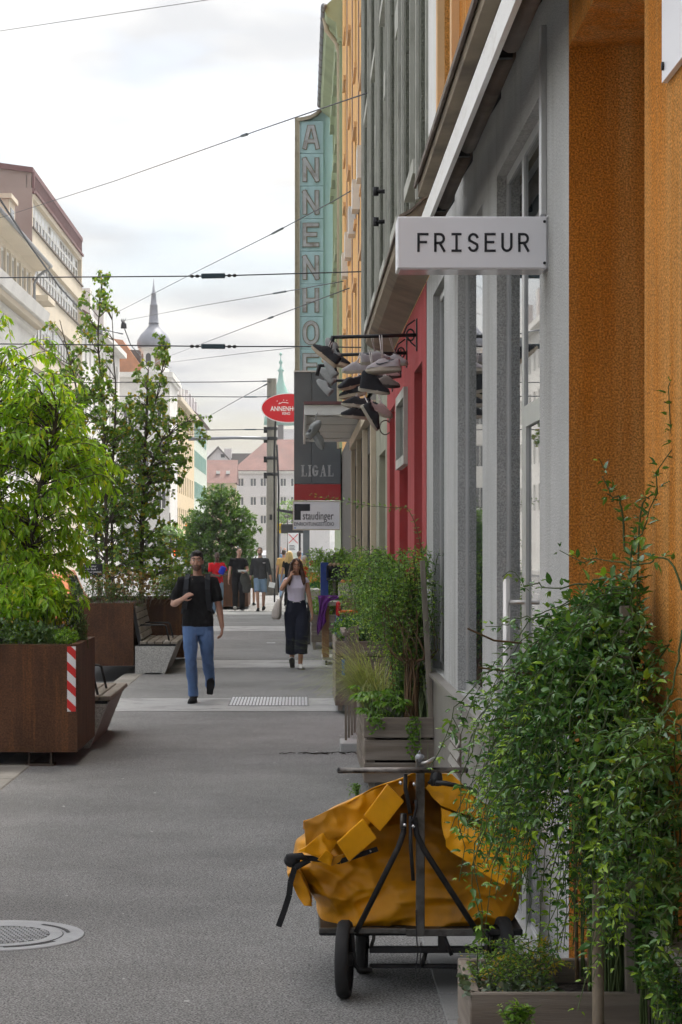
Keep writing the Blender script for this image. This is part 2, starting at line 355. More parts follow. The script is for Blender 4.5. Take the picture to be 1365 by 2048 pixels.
mat('stucco_sage', (.20, .215, .165), .95, .12, 1.2, .5, 50, spec=.2, col2=(.13, .135, .11), c2scale=1.0, c2stretch=(2, 2, .2), bdist=.01)
mat('rough_sage', (.135, .14, .115), .97, .15, 4, 1.0, 40, spec=.15, bdist=.03)
mat('sage_trim', (.47, .47, .42), .9, .1, 3, .2, 60, col2=(.3, .3, .26), c2scale=2)
mat('stucco_peach', (.76, .45, .18), .92, .07, 1.2, .2, 40, spec=.2, col2=(.70, .40, .16), c2scale=.7, c2stretch=(2, 2, .2))
mat('peach_trim', (.70, .44, .22), .9, .08, 2)
mat('stucco_mint', (.40, .46, .30), .92, .08, 1.2, .2, 40, spec=.2, col2=(.33, .38, .25), c2scale=1.0)
mat('stucco_cream', (.62, .54, .42), .9, .06, .6)
mat('stucco_mauve', (.33, .25, .22), .9, .08, .5)  # office block gable with its shade put into the colour; also pilaster strips
mat('stucco_white', (.72, .70, .66), .9, .06, .5, col2=(.6, .58, .55), c2scale=.3)
mat('stucco_buff', (.68, .54, .34), .9, .06, .5)
mat('stucco_pale', (.62, .60, .60), .9, .05, .3)
mat('stucco_seaglass', (.55, .60, .52), .9, .05, .4)
mat('roof_red', (.165, .080, .066), .85, .18, .8, .3, 4, col2=(.12, .065, .055), c2scale=.25)
mat('roof_orange', (.45, .20, .10), .85, .18, 1.2, .3, 4)
mat('roof_dark', (.10, .085, .08), .8, .15, 1)
mat('copper_green', (.22, .42, .36), .7, .12, 1)
mat('zinc', (.26, .27, .29), .5, .12, 2, metal=.6)
mat('spire_lead', (.22, .23, .26), .55, .18, 1.2, metal=.3)
mat('maroon', (.15, .065, .065), .7, .1, 2)
mat('sheet_brown', (.115, .085, .065), .7, .18, 3, .1, 20, col2=(.20, .165, .13), c2scale=2, c2stretch=(1, 1, .3))
mat('soffit', (.23, .185, .13), .9, .2, 2, .2, 30, col2=(.12, .095, .07), c2scale=1.5)
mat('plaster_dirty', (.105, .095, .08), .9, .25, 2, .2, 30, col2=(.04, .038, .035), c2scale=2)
mat('white_paint', (.78, .77, .74), .5, .05, 2, col2=(.66, .63, .58), c2scale=3, c2lo=.55, c2hi=.8, c2stretch=(1, 1, 4))
mat('blind_white', (.75, .76, .77), .7, .04, 1)
mat('frame_white', (.70, .69, .66), .6, .06, 2)
mat('frame_brown', (.25, .15, .09), .7, .1, 2)
mat('frame_beige', (.52, .43, .31), .7, .12, 3)
mat('steel', (.50, .48, .46), .32, .10, 4, .05, 300, metal=.9, stretch=(8, 8, .5), rough2=.45)
mat('steel_panel', (.33, .31, .285), .42, .12, 2, metal=.55, stretch=(6, 6, .4), col2=(.25, .23, .20), c2scale=2)
mat('alu', (.55, .55, .55), .38, .06, 4, metal=.8)
mat('dark_metal', (.022, .022, .024), .5, .2, 6, metal=.4, col2=(.055, .05, .045), c2scale=9, c2lo=.55, c2hi=.75)
mat('grey_metal', (.13, .128, .122), .42, .2, 8, metal=.75, col2=(.06, .052, .045), c2scale=12, c2lo=.5, c2hi=.7)
mat('worn_metal', (.20, .18, .165), .38, .25, 20, metal=.8, col2=(.025, .022, .02), c2scale=14, c2lo=.42, c2hi=.56, c2stretch=(.5, 1, 1))
mat('chrome', (.6, .6, .6), .2, .05, 5, metal=1)
mat('rubber', (.018, .018, .019), .75, .15, 10, .1, 100)
mat('black_plastic', (.012, .012, .013), .4, .1, 8)
mat('black_web', (.014, .014, .016), .85, .2, 30, .3, 300)
mat('black_ink', (.012, .013, .018), .5, 0)
mat('sign_white', (.76, .75, .78), .28, .015, 2, spec=.5)
mat('sign_edge', (.80, .80, .80), .3, 0)
mat('acrylic_under', (.55, .52, .53), .08, .05, 3, spec=.6)
mat('aqua', (.43, .61, .66), .6, .08, 1.0, col2=(.36, .53, .56), c2scale=1.5, c2stretch=(2, 2, .4))
mat('bronze_trim', (.38, .33, .25), .55, .15, 3, metal=.2, col2=(.22, .18, .13), c2scale=3)
mat('letter_fill', (.46, .46, .49), .6, .15, 4, col2=(.25, .22, .20), c2scale=3)
mat('letter_rim', (.21, .18, .13), .6, .2, 4)
mat('slate_panel', (.085, .095, .105), .6, .08, 1.0, col2=(.11, .12, .125), c2scale=1.2)
mat('panel_red', (.32, .022, .022), .6, .1, 1)
mat('faded_letter', (.36, .37, .38), .7, .2, 6, col2=(.16, .17, .18), c2scale=5)
mat('kino_red', (.62, .012, .022), .35, .03, 1)
mat('print_white', (.85, .85, .85), .5, 0)
mat('print_blue', (.03, .18, .55), .5, 0)
mat('corten', (.088, .041, .021), .85, .30, 3.0, .3, 70, spec=.2, stretch=(1.4, 1.4, .8), col2=(.20, .082, .030), c2scale=2.2, c2lo=.54, c2hi=.78, c2stretch=(7, 7, .35), speck=.28, speckscale=70)
mat('corten_dark', (.06, .042, .032), .8, .25, 2, .2, 60, stretch=(3, 3, .5), col2=(.09, .055, .035), c2scale=2)
mat('soil', (.022, .016, .011), .95, .3, 20, .8, 40, bdist=.03)
mat('warn_red', (.60, .018, .015), .4, .03, 2)
mat('warn_white', (.74, .74, .74), .4, .03, 2)
mat('bench_wood', (.20, .17, .135), .8, .2, 3, .3, 40, stretch=(9, .7, 9), col2=(.30, .27, .23), c2scale=2)
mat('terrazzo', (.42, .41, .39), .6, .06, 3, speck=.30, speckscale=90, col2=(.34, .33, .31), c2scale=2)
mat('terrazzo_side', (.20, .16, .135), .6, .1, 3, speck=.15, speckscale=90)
mat('wood_grey', (.185, .150, .120), .85, .22, 3.0, .45, 30, stretch=(.7, 9, 9), col2=(.27, .235, .20), c2scale=2.2, c2stretch=(.5, 7, 7), bdist=.006)
mat('wood_grey_y', (.185, .150, .120), .85, .22, 3.0, .45, 30, stretch=(9, .7, 9), col2=(.27, .235, .20), c2scale=2.2, c2stretch=(7, .5, 7), bdist=.006)
mat('wood_post', (.21, .18, .145), .85, .22, 3.0, .45, 30, stretch=(9, 9, .6), col2=(.31, .28, .235), c2scale=2.2, c2stretch=(7, 7, .5), bdist=.006)
mat('wood_stand', (.26, .14, .065), .75, .18, 3.0, .2, 30, stretch=(9, 9, .6))
mat('bamboo', (.17, .13, .09), .6, .25, 8, .2, 60, stretch=(4, 4, 1), col2=(.26, .21, .15), c2scale=6)
mat('bark', (.10, .08, .06), .95, .3, 8, .6, 30, stretch=(3, 3, .7))
mat('bark_pale', (.21, .18, .14), .9, .25, 6, .4, 30, stretch=(3, 3, .7))
mat('twig_green', (.055, .085, .022), .7, .2, 10)
mat('twig_brown', (.13, .075, .035), .8, .2, 10)
mat('cast_iron', (.30, .305, .315), .5, .12, 12, .2, 200, metal=.15, col2=(.22, .22, .225), c2scale=6)
mat('iron_gap', (.05, .05, .052), .8, .1, 6)
mat('mast_grey', (.24, .225, .19), .8, .10, 1.5, .1, 40, col2=(.17, .155, .13), c2scale=1.2)
mat('cable', (.035, .038, .045), .6, 0)
mat('insulator', (.025, .05, .065), .5, .1, 3)
glass('glass'); glass('glass_far', (.05, .055, .06), .05); glass('glass_dark', (.012, .014, .016), .03)
mat('dirty_glass', (.05, .055, .055), .3, .3, 3, spec=.6, col2=(.14, .14, .13), c2scale=2.5)
# ================================================================ ground
def sheet(name, x0, x1, y0, y1, z, m, label_kind='structure', parent=None):
    mb = MB(); mb.add([(x0, y0, z), (x1, y0, z), (x1, y1, z), (x0, y1, z)], [(0, 1, 2, 3)]); o = mb.build(name, m, parent)
    if parent is None: o['kind'] = label_kind
    return o
XW = 1.02                    # building line of the near houses
KX0, KX1 = -2.53, -2.26      # kerb
XL = -15.0                   # building line across the street
sheet('ground', -700, 700, -60, 1500, -.30, 'far_ground')
sheet('pavement', KX1, 1.6, -8, 330, 0.0, 'asphalt')
mb = MB(); mb.b2((-12.6, -8, -.29), (KX0, 420, -.11)); o = mb.build('road', 'road'); o['kind'] = 'structure'
mb = MB(); mb.b2((-15.5, 60, -.29), (-12.6, 320, .01)); o = mb.build('far_pavement', 'slab_stone'); o['kind'] = 'structure'
for x in (-6.0, -7.44, -9.3, -10.74):
    sheet('tram_rail', x, x + .06, 20, 330, -.104, 'steel')
kerb = bpy.data.objects.new('kerb', None); COL.objects.link(kerb); kerb['kind'] = 'structure'
y = 2.0; me = None
while y < 70:
    if me is None:
        b = MB(); b.box((0, 0, 0), (KX1 - KX0, .985, .30), bev=.012); me = b.mesh('kerb_stone', 'kerb_stone')
    inst('kerb_stone', me, kerb, ((KX0 + KX1) / 2, y + .5, -.143 + random.uniform(-.001, .001))); y += 1.0
# pale concrete bands across the pavement
for i, (ya, yb) in enumerate(((23.96, 26.0), (32.5, 34.6), (46.5, 49.2), (57.5, 59.5))):
    o = sheet('paving_band', KX1 + .002, XW - .02, ya, yb, .004, 'concrete_strip')
# stone paving by the wall at the front, slab by slab
base = bpy.data.objects.new('wall_paving', None); COL.objects.link(base); base['kind'] = 'structure'
b = MB(); b.box((0, 0, 0), (.488, .488, .04), bev=.004); me = b.mesh('paving_slab', 'slab_stone')
for i in range(11):
    yy = 5.1 + i * .5
    inst('paving_slab', me, base, (.565 + .25, yy, -.012))
# manhole cover
mh = thing('manhole_cover', 'round grey iron manhole cover with a waffle pattern set in the asphalt', 'manhole', (-1.42, 10.19, .0))
b = MB(); b.lathe([(.30, .004), (.345, .006), (.395, .006), (.40, .001)], n=48, caps=False, smooth=False); b.build('ring', 'cast_iron', mh)
b = MB(); b.lathe([(0.0001, .003), (.30, .003)], n=48, caps=False, smooth=False); b.build('plate', 'iron_gap', mh)
b = MB(); b.lathe([(.235, .006), (.272, .0075), (.295, .006)], n=48, caps=False, smooth=False); b.build('inner_ring', 'cast_iron', mh)
b = MB()
for i in range(-9, 10):
    for j in range(-7, 8):
        x, yv = i * .026 + (j % 2) * .013, j * .033
        if math.hypot(x, yv) < .225: b.box((x, yv, .0045), (.019, .024, .005))
b.build('tread', 'cast_iron', mh)['kind'] = 'stuff'
for k in range(4):
    b = MB(); a0 = k * 90 + 12
    ribbon(b, arc(0, 0, .322, .322, a0, a0 + 45, 9), .018, lambda u, v, w: (u, v, w), .006, .0075)
    b.build('slot', 'iron_gap', mh)
# perforated grate in the first band
gr = thing('pavement_grate', 'pale perforated grate set in the concrete band of the pavement', 'grate', (-.36, 25.5, .004))
b = MB()
b.box((0, 0, 0), (.024, .10, .008)); me = b.mesh('stud', 'sign_white')
for i in range(24):
    for j in range(8): inst('stud', me, gr, (-.44 + i * .038, -.65 + j * .17, .004))
b = MB(); b.box((0, -.05, .001), (.94, 1.42, .004)); b.build('plate', 'slab_stone', gr)
for (px, py, n) in ((534, 1286, 2), (549, 1220, 3), (540, 1222, 2)):
    Y = gy(py); X = (px - CX) * Y / F
    t = thing('floor_marker', {1286: 'two short white marker strips on the pavement, nearest the woman', 1220: 'white marker strips behind the woman\'s bag', 1222: 'white marker strips on the pavement by the grey sweatshirt man'}[py], 'marker', (X, Y, 0))
    for k in range(n):
        b = MB(); b.b2((k * .085, -.03, .001), (k * .085 + .075, .03, .006)); b.build('strip', 'print_white', t)
b = MB()
for k in range(26):
    a = random.uniform(-.6, .3); yy = random.uniform(-.06, .06); L = random.uniform(.03, .14)
    b.tube([(a, yy, .004), (a + L / 2, yy + random.uniform(-.02, .02), .010), (a + L, yy + random.uniform(-.03, .03), .004)], .004, 4)
o = b.build('dry_litter', 'soil', None, (.40, 19.1, 0)); tag(o, 'scrap of dark dry leaf litter lying on the asphalt by the slatted rack', 'litter')
# seams, cracks and a patched strip in the asphalt
mat('tar', (.05, .05, .052), .8, .2, 8); mat('asphalt_patch', (.165, .165, .17), .9, .1, 2, .5, 240, spec=.25, speck=.5, speckscale=140, bdist=.006)
for i, (x0, x1, ya, yb) in enumerate(((-1.6, .9, 19.0, 19.012), (-2.25, 1.0, 40.9, 40.96), (-1.2, .5, 21.0, 21.008))):
    V = []; n_ = 40
    for k in range(n_ + 1):
        t_ = k / n_
        if x1 - x0 > 1: x, w_ = x0 + (x1 - x0) * t_, .5 * (yb - ya) * random.uniform(.3, 1.2); c_ = (ya + yb) / 2 + .03 * mnoise.noise(Vector((x * 3, ya, 0))); V += [(x, c_ - w_, .0025), (x, c_ + w_, .0025)]
        else: yv, w_ = ya + (yb - ya) * t_, .5 * (x1 - x0) * random.uniform(.2, .8); c_ = (x0 + x1) / 2 + .05 * mnoise.noise(Vector((yv * .8, x0, 0))); V += [(c_ + w_, yv, .0025), (c_ - w_, yv, .0025)]
    mb_ = MB(); mb_.add(V, [(2 * k, 2 * k + 2, 2 * k + 3, 2 * k + 1) for k in range(n_)]); o = mb_.build('asphalt_seam', 'tar'); o['kind'] = 'structure'
gm = MB()
for k in range(90):
    x, yy, rr = random.uniform(-2.1, .9), 6 + 26 * random.random() ** 1.6, random.uniform(.005, .014)
    gm.lathe([(.0001, .0022), (rr * .7, .0022), (rr, .0006)], (x, yy, 0), 7, caps=False)
o = gm.build('gum_spots', 'terrazzo'); tag(o, 'pale flattened gum spots scattered on the asphalt', 'gum spots', kind='stuff')
# ================================================================ near-side houses
def rf(u, v, w): return (XW - w, u, v)
def rebase(root, loc):
    loc = Vector(loc); root.location = loc
    for c in root.children: c.location = Vector(c.location) - loc
# ---- orange house: near wall with entrance niche
oh = thing('orange_house', 'orange rough-plastered house wall with a deep entrance niche', 'building')
wall_mesh('wall', 'stucco_orange', rf, -6, 8.15, 0, 4.33, [(6.36, 8.15, -.01, 3.74)], .60, oh)
wall_mesh('upper_wall', 'stucco_orange', rf, -6, 15.39, 4.33, 15.5, [(13.9, 15.15, 4.98, 6.9), (9.0, 10.3, 4.98, 6.9), (4.0, 5.3, 4.98, 6.9), (13.9, 15.15, 8.6, 10.4), (9.0, 10.3, 8.6, 10.4), (13.9, 15.15, 12, 13.8)], .14, oh)
for (a, c) in ((13.9, 4.98), (9.0, 4.98), (4.0, 4.98), (13.9, 8.6), (9.0, 8.6), (13.9, 12)):
    w = window(oh, rf, a, a + (1.25 if a > 13 else 1.3), c, c + (1.92 if c < 6 else 1.8), 'frame_white', 'glass_dark', .08, .13, 1, .7)
    s = MB()
    for (u0, u1, v0, v1) in ((a - .16, a, c - .1, c + 2.05), (a + 1.25, a + 1.41, c - .1, c + 2.05), (a - .16, a + 1.41, c + 1.9, c + 2.1), (a - .2, a + 1.45, c - .2, c - .05)):
        s.b2((XW - .05, u0, v0), (XW + .0, u1, v1))
    s.build('window_surround', 'peach_trim', oh)
mb = MB(); mb.b2((XW + .001, 15.39, 4.33), (XW + 8, 15.4, 15.5)); mb.b2((XW + .5, 6.37, 0), (XW + .6, 8.14, 3.74)); mb.b2((XW, -6, 15.5), (XW + 9, 16.5, 15.6)); mb.build('back_walls', 'stucco_orange', oh)
mb = MB(); mb.b2((XW - .03, 15.39, 4.34), (XW + .1, 16.55, 15.5)); mb.build('corner_pilaster', 'frame_white', oh)
mb = MB(); mb.b2((XW + .46, 6.6, 0), (XW + .498, 7.9, 2.4)); d = mb.build('door', 'frame_brown', oh); mb = MB(); mb.tube([(XW + .42, 6.75, .95), (XW + .42, 6.75, 1.15)], .012, 6); mb.build('handle', 'steel', d)
mb = MB(); mb.b2((.99, -4, 0), (XW + .02, 6.1, .79)); mb.build('metal_base', 'steel_panel', oh); mb = MB(); mb.b2((.955, -4, .79), (XW + .02, 6.12, .815)); mb.build('metal_sill', 'steel_panel', oh)
rebase(oh, (XW + 3, 5, 0))
pl = thing('wall_plaque', 'pale blue-white plaque screwed to the orange wall above the niche', 'sign', (XW - .006, 5.55, 3.13))
mb = MB(); mb.b2((-.012, -.75, 0), (.004, .40, .95)); mb.build('plate', 'sign_white', pl)
for (yy, z) in ((.37, .04), (.37, .45), (.37, .9), (-.1, .04)):
    mb = MB(); mb.lathe([(.012, -.018), (.012, -.011)], (0, yy, z), 8, 'X'); mb.build('screw', 'dark_metal', pl)
# ---- grey shop front
gs = thing('hairdresser_shopfront', 'light grey plastered shop front with tall glass openings and steel sill', 'shop front')
OP = [(9.14, 11.13, 0.02, 3.76), (12.0, 13.88, .915, 3.76), (15.18, 16.45, .915, 3.76)]
wall_mesh('wall', 'stucco_grey', rf, 8.15, 16.54, 0, 4.32, OP, .078, gs); wall_mesh('end_pier', 'stucco_grey', rf, 16.54, 17.3, 0, 3.97, [], .078, gs)
# glazing
def alu_frame(parent, a, b, c, d, name, tr=None, fw=.05):
    f = MB()
    X0, X1 = XW + .050, XW + .076
    for (u0, u1, v0, v1) in ((a, a + fw, c, d), (b - fw, b, c, d), (a + fw, b - fw, d - fw, d), (a + fw, b - fw, c, c + fw)): f.b2((X0, u0, v0), (X1, u1, v1))
    if tr: f.b2((X0 - .004, a + fw, tr - .05), (X1, b - fw, tr + .05))
    o = f.build(name, 'alu', parent)
    p = MB(); p.b2((XW + .060, a + .01, c + .01), (XW + .070, b - .01, d - .01)); p.build('pane', 'glass', o)
    return o
d = alu_frame(gs, 9.142, 10.30, .022, 3.758, 'glass_door', 2.46)
mb = MB(); mb.b2((XW + .047, 10.14, .03), (XW + .074, 10.24, 2.41)); mb.build('door_stile', 'alu', d)
mb = MB(); mb.tube([(XW - .035, 10.25, .50), (XW - .035, 10.25, 1.69)], .017, 12); mb.tube([(XW - .03, 10.25, 1.58), (XW + .07, 10.21, 1.58)], .011, 8); mb.tube([(XW - .03, 10.25, .62), (XW + .07, 10.21, .62)], .011, 8); mb.build('pull_handle', 'steel', d)
alu_frame(gs, 10.302, 11.128, .022, 3.758, 'side_light'); alu_frame(gs, 12.002, 13.878, .917, 3.758, 'shop_window'); alu_frame(gs, 15.182, 16.448, .917, 3.758, 'shop_window')
mb = MB(); mb.b2((.985, 11.14, .0), (XW + .01, 17.29, .885)); sb = mb.build('steel_base', 'steel_panel', gs)
mb = MB(); mb.b2((.955, 11.12, .885), (XW + .12, 17.29, .912)); mb.build('steel_sill', 'steel_panel', gs)
mb = MB(); mb.b2((.978, 13.1, .12), (.986, 14.0, .70)); mb.build('vent_frame', 'sheet_brown', gs)
b = MB(); b.box((0, 0, 0), (.006, .84, .06), Matrix.Rotation(R(25), 3, 'Y')); me = b.mesh('vent_slat', 'steel_panel')
for i in range(7): inst('vent_slat', me, gs, (.974, 13.55, .17 + i * .078))
mb = MB(); mb.b2((.998, 8.88, 3.22), (XW - .001, 8.97, 4.0)); mb.build('cable_duct', 'alu', gs)
mb = MB(); mb.b2((XW + 2.8, 8.2, 0), (XW + 2.9, 17.2, 3.9)); mb.b2((XW + .2, 8.2, 0), (XW + 2.8, 17.2, .015)); mb.build('room', 'stucco_white', gs)
# ledge over the shop
LE = 13.45
mb = MB(); mb.prism([(XW + .01, 4.30), (.80, 4.03), (.74, 4.03), (.74, 4.105), (XW + .01, 4.37)], -6, LE, lambda u, v, w: (u, w, v)); mb.build('ledge', 'soffit', gs)
mb = MB(); mb.prism([(XW + .01, 4.385), (.715, 4.118), (.715, 4.085), (.73, 4.085), (.735, 4.108), (XW + .01, 4.373)], -6, LE + .02, lambda u, v, w: (u, w, v)); mb.build('ledge_flashing', 'sheet_brown', gs)
rebase(gs, (XW + 1, 12.7, 0))
aw = thing('awning', 'folded awning with a long white front bar under the brown ledge', 'awning')
n = 4; L0, L1 = -6, 14.3
mb = MB(); mb.b2((.762, L0, 3.775), (.785, L1, 3.91)); mb.prism([(.785, 3.89), (.785, 3.91), (.86, 3.97), (.87, 3.95)], L0, L1, lambda u, v, w: (u, w, v)); mb.build('front_bar', 'white_paint', aw)
mb = MB()
for a, b_ in ((-6, 3.0), (3.1, 6.2), (6.4, 8.6), (8.8, 10.8), (11, 12.6), (12.75, 14.1)): mb.tube([(.845, a, 3.86), (.845, b_, 3.86)], .042, 12)
mb.build('roller_tube', 'sheet_brown', aw)
for yv in (3.05, 6.3, 8.7, 10.9, 12.68, 14.15):
    mb = MB(); mb.b2((.79, yv - .02, 3.82), (.86, yv + .02, 3.91)); mb.beam((.85, yv, 3.87), (XW + .01, yv, 4.15), .02, .02); mb.build('bracket', 'dark_metal', aw)
rebase(aw, (.9, 8, 3.8))
# hairdresser sign
fs = thing('hanging_shop_sign', 'white box sign lettered FRISEUR jutting from the grey pillar', 'sign')
SY = 8.82; sx0, sx1 = .401, 1.016; sz0, sz1 = 2.987, 3.200
mb = MB(); mb.b2((sx0, SY, sz0), (sx1, SY + .19, sz1), .004); mb.build('case', 'sign_white', fs)
mb = MB(); mb.b2((sx0 + .012, SY + .006, sz0 - .004), (sx1 - .006, SY + .184, sz0 - .0005)); mb.build('underside', 'acrylic_under', fs)
mb = MB(); mb.b2((sx1 + .0, SY - .004, sz0 - .005), (sx1 + .012, SY + .2, sz1 + .005)); mb.build('mounting_plate', 'alu', fs)
s = SY / F; ff = lambda u, v, w: (u, SY - w, v)
for i, ch in enumerate('FRISEUR'):
    letter(ch, ff, (835 + i * 33.6 - CX) * s, EYE - (504 - CY) * s, 22.5 * s, 38 * s, 4.9 * s, .0005, .002).build('letter', 'black_ink', fs)
for z in (.02, .19):
    mb = MB(); mb.lathe([(.006, -.004), (.006, 0)], (sx1 - .012, SY, sz0 + z + .002), 8, 'Y'); mb.build('screw', 'dark_metal', fs)
rebase(fs, (1.0, SY, sz0))
# ---- sage house with the red shop
sg = thing('sage_house', 'weathered sage green house with tall ribbed window bays above the red shop', 'building')
holes = []
for a in (17.6, 20.6, 23.6, 26.6, 29.6):
    for c, d_ in ((5.0, 7.0), (8.0, 10.0), (11.0, 13.0), (14.0, 15.6)): holes.append((a, a + 1.3, c, d_))
wall_mesh('upper_wall', 'stucco_sage', rf, 16.55, 32.5, 3.98, 17, holes, .22, sg)
for (a, b_, c, d_) in holes:
    window(sg, rf, a, b_, c, d_, 'frame_brown', 'glass_dark', .08, .2, 1, .7)
    slab(sg, 'window_sill', rf, a - .1, b_ + .1, c - .12, c, 0, .10, 'sage_trim'); slab(sg, 'window_hood', rf, a - .1, b_ + .1, d_ + .02, d_ + .3, .0, .045, 'sage_trim')
for a in (16.9, 19.3, 20.0, 22.3, 23.0, 25.3, 26.0, 28.3, 29.0, 31.3, 32.0):
    slab(sg, 'rib', rf, a - .16, a + .16, 4.6, 16.9, 0, .075, 'rough_sage'); slab(sg, 'rib_edge', rf, a + .161, a + .24, 4.6, 16.9, 0, .10, 'sage_trim'); slab(sg, 'rib_edge', rf, a - .24, a - .161, 4.6, 16.9, 0, .045, 'sage_trim')
mb = MB(); mb.b2((XW, 16.55, 17), (XW + 8, 32.5, 17.1)); mb.b2((XW + .01, 16.55, 3.98), (XW + 8, 16.56, 17)); mb.build('back_walls', 'stucco_sage', sg)
mb = MB(); mb.prism([(XW, 3.98), (.80, 4.05), (.735, 4.10), (.735, 4.20), (.80, 4.24), (XW, 4.45)], 15.42, 24.0, lambda u, v, w: (u, w, v)); mb.build('cornice', 'soffit', sg)
mb = MB(); mb.prism([(XW, 4.48), (.80, 4.265), (.715, 4.22), (.715, 4.19), (.73, 4.19), (.735, 4.203), (.80, 4.243), (XW, 4.452)], 15.4, 24.02, lambda u, v, w: (u, w, v)); mb.build('cornice_flashing', 'sheet_brown', sg)
mat('plaster_olive', (.27, .27, .20), .9, .15, 2, .2, 40, col2=(.17, .17, .13), c2scale=1.2)
wall_mesh('lower_wall', 'plaster_olive', rf, 25.1, 28.7, 0, 3.98, [(25.6, 27.6, .05, 3.0)], .18, sg)
window(sg, rf, 25.6, 27.6, .05, 3.0, 'frame_beige', 'dirty_glass', .1, .16, 2, .78)
for z, x in ((5.6, 24.9), (5.95, 24.9), (7.9, 19.0)):
    mb = MB(); mb.tube([(XW, x, z), (XW - .16, x, z)], .025, 6); mb.tube([(XW - .14, x, z - .05), (XW - .14, x, z + .05)], .035, 6); mb.build('wall_insulator', 'dark_metal', sg)
mb = MB(); mb.tube([(XW, 18.1, 7.2), (XW - .08, 18.1, 7.2)], .02, 6); mb.box((XW - .12, 18.1, 7.2), (.16, .16, .03)); mb.build('wall_lamp', 'dark_metal', sg)
rebase(sg, (XW + 3, 24, 0))
rs = thing('red_shopfront', 'crimson plastered shop front with narrow recessed doorways', 'shop front')
wall_mesh('wall', 'stucco_red', rf, 17.3, 25.1, 0, 3.97, [(17.9, 19.15, .0, 3.39), (20.3, 22.0, .0, 3.35), (23.1, 24.4, .0, 3.37)], .16, rs)
o = window(rs, rf, 17.9, 19.15, .0, 3.39, 'frame_beige', 'glass_dark', .06, .15, 0, .62, 'shop_window'); 
mb = MB(); mb.b2((XW + .155, 18.0, 2.15), (XW + .162, 19.1, 3.3)); mb.build('poster', 'frame_beige', o)
o = window(rs, rf, 20.3, 22.0, 2.62, 3.35, 'sage_trim', 'glass_dark', .09, .02, 0, 0, 'transom_window')
mb = MB(); mb.b2((XW + .155, 20.3, 0), (XW + .20, 22.0, 2.62)); d = mb.build('door', 'stucco_red', rs); mb = MB(); mb.tube([(XW + .11, 20.5, .9), (XW + .11, 20.5, 1.2)], .015, 6); mb.build('handle', 'steel', d)
window(rs, rf, 23.1, 24.4, .0, 3.37, 'frame_beige', 'glass_dark', .06, .15, 0, .7, 'shop_window')
mb = MB(); mb.b2((XW - .006, 17.28, 0), (XW - .0, 17.33, 3.97)); mb.build('edge_trim', 'stucco_red', rs)
rebase(rs, (XW + 1, 21, 0))
# ---- peach house
ph = thing('peach_house', 'peach yellow house with many small hooded windows', 'building')
holes = []
for a in (34.2, 38.6, 43.0, 47.6):
    for c, d_ in ((4.9, 6.5), (7.7, 9.3), (10.5, 12.1), (13.3, 14.9), (16.1, 17.7)): holes.append((a, a + 1.15, c, d_))
wall_mesh('upper_wall', 'stucco_peach', rf, 32.5, 51.6, 4.1, 18.6, holes, .12, ph)
for (a, b_, c, d_) in holes:
    window(ph, rf, a, b_, c, d_, 'frame_white', 'glass_dark', .08, .1, 1, 0)
    slab(ph, 'window_hood', rf, a - .12, b_ + .12, d_ + .04, d_ + .14, 0, .055, 'peach_trim'); slab(ph, 'window_sill', rf, a - .12, b_ + .12, c - .10, c, 0, .045, 'peach_trim')
for a in (36.9, 41.4, 46.0):
    slab(ph, 'pilaster_strip', rf, a - .08, a + .08, 4.4, 18.4, 0, .02, 'stucco_mauve')
for i, a in enumerate((33.3, 36.4, 39.3, 42.5, 45.5)):
    slab(ph, 'shutter_box', rf, a, a + .6, 7.55 - i * .0, 8.05, .0, .13, 'frame_white')
slab(ph, 'edge_strip', rf, 32.5, 33.0, 4.1, 18.6, 0, .05, 'stucco_peach')
mb = MB(); mb.b2((XW, 32.5, 18.6), (XW + 8, 51.6, 18.7)); mb.b2((XW + .01, 32.48, 4.1), (XW + 8, 32.49, 18.6)); mb.build('back_walls', 'stucco_peach', ph)
mb = MB(); mb.tube([(XW - .05, 32.42, 4.3), (XW - .05, 32.42, 18)], .045, 8); mb.build('drain_pipe', 'zinc', ph)
# ground floor: dark pier, beige shop windows
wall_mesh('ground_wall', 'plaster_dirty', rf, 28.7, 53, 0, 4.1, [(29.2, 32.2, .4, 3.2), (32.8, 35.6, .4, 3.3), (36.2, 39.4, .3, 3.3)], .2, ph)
for a, b_ in ((29.2, 32.2), (32.8, 35.6), (36.2, 39.4)): window(ph, rf, a, b_, .4 if a < 36 else .3, 3.2 if a < 30 else 3.3, 'frame_beige', 'dirty_glass', .14, .12, 2, .75, 'shop_window')
for a in (28.9, 32.5, 35.9, 39.7): slab(ph, 'shop_pilaster', rf, a - .14, a + .14, 0, 3.6, .0, .07, 'frame_beige')
slab(ph, 'shop_cornice', rf, 28.8, 39.9, 3.62, 3.8, 0, .10, 'frame_beige')
rebase(ph, (XW + 3, 42, 0))
cp = thing('shop_canopy', 'rusty edged flat canopy with boarded white underside over the shop windows', 'canopy')
mb = MB(); mb.b2((.09, 32.6, 3.93), (XW, 41.9, 4.0)); mb.build('deck', 'sheet_brown', cp)
mb = MB(); mb.b2((.06, 32.5, 3.985), (XW, 42.0, 4.03)); mb.build('roof_edge', 'maroon', cp)
mb = MB(); mb.b2((.07, 32.56, 3.83), (XW, 32.60, 3.98)); mb.b2((.07, 32.6, 3.83), (.11, 42, 3.98)); mb.build('fascia', 'white_paint', cp)
b = MB(); b.box((0, 0, 0), (.90, 1.13, .02)); me = b.mesh('ceiling_board', 'frame_white')
for i in range(8): inst('ceiling_board', me, cp, (.565, 33.2 + i * 1.17, 3.895 - (i % 2) * .012))
rebase(cp, (.5, 37, 3.85))
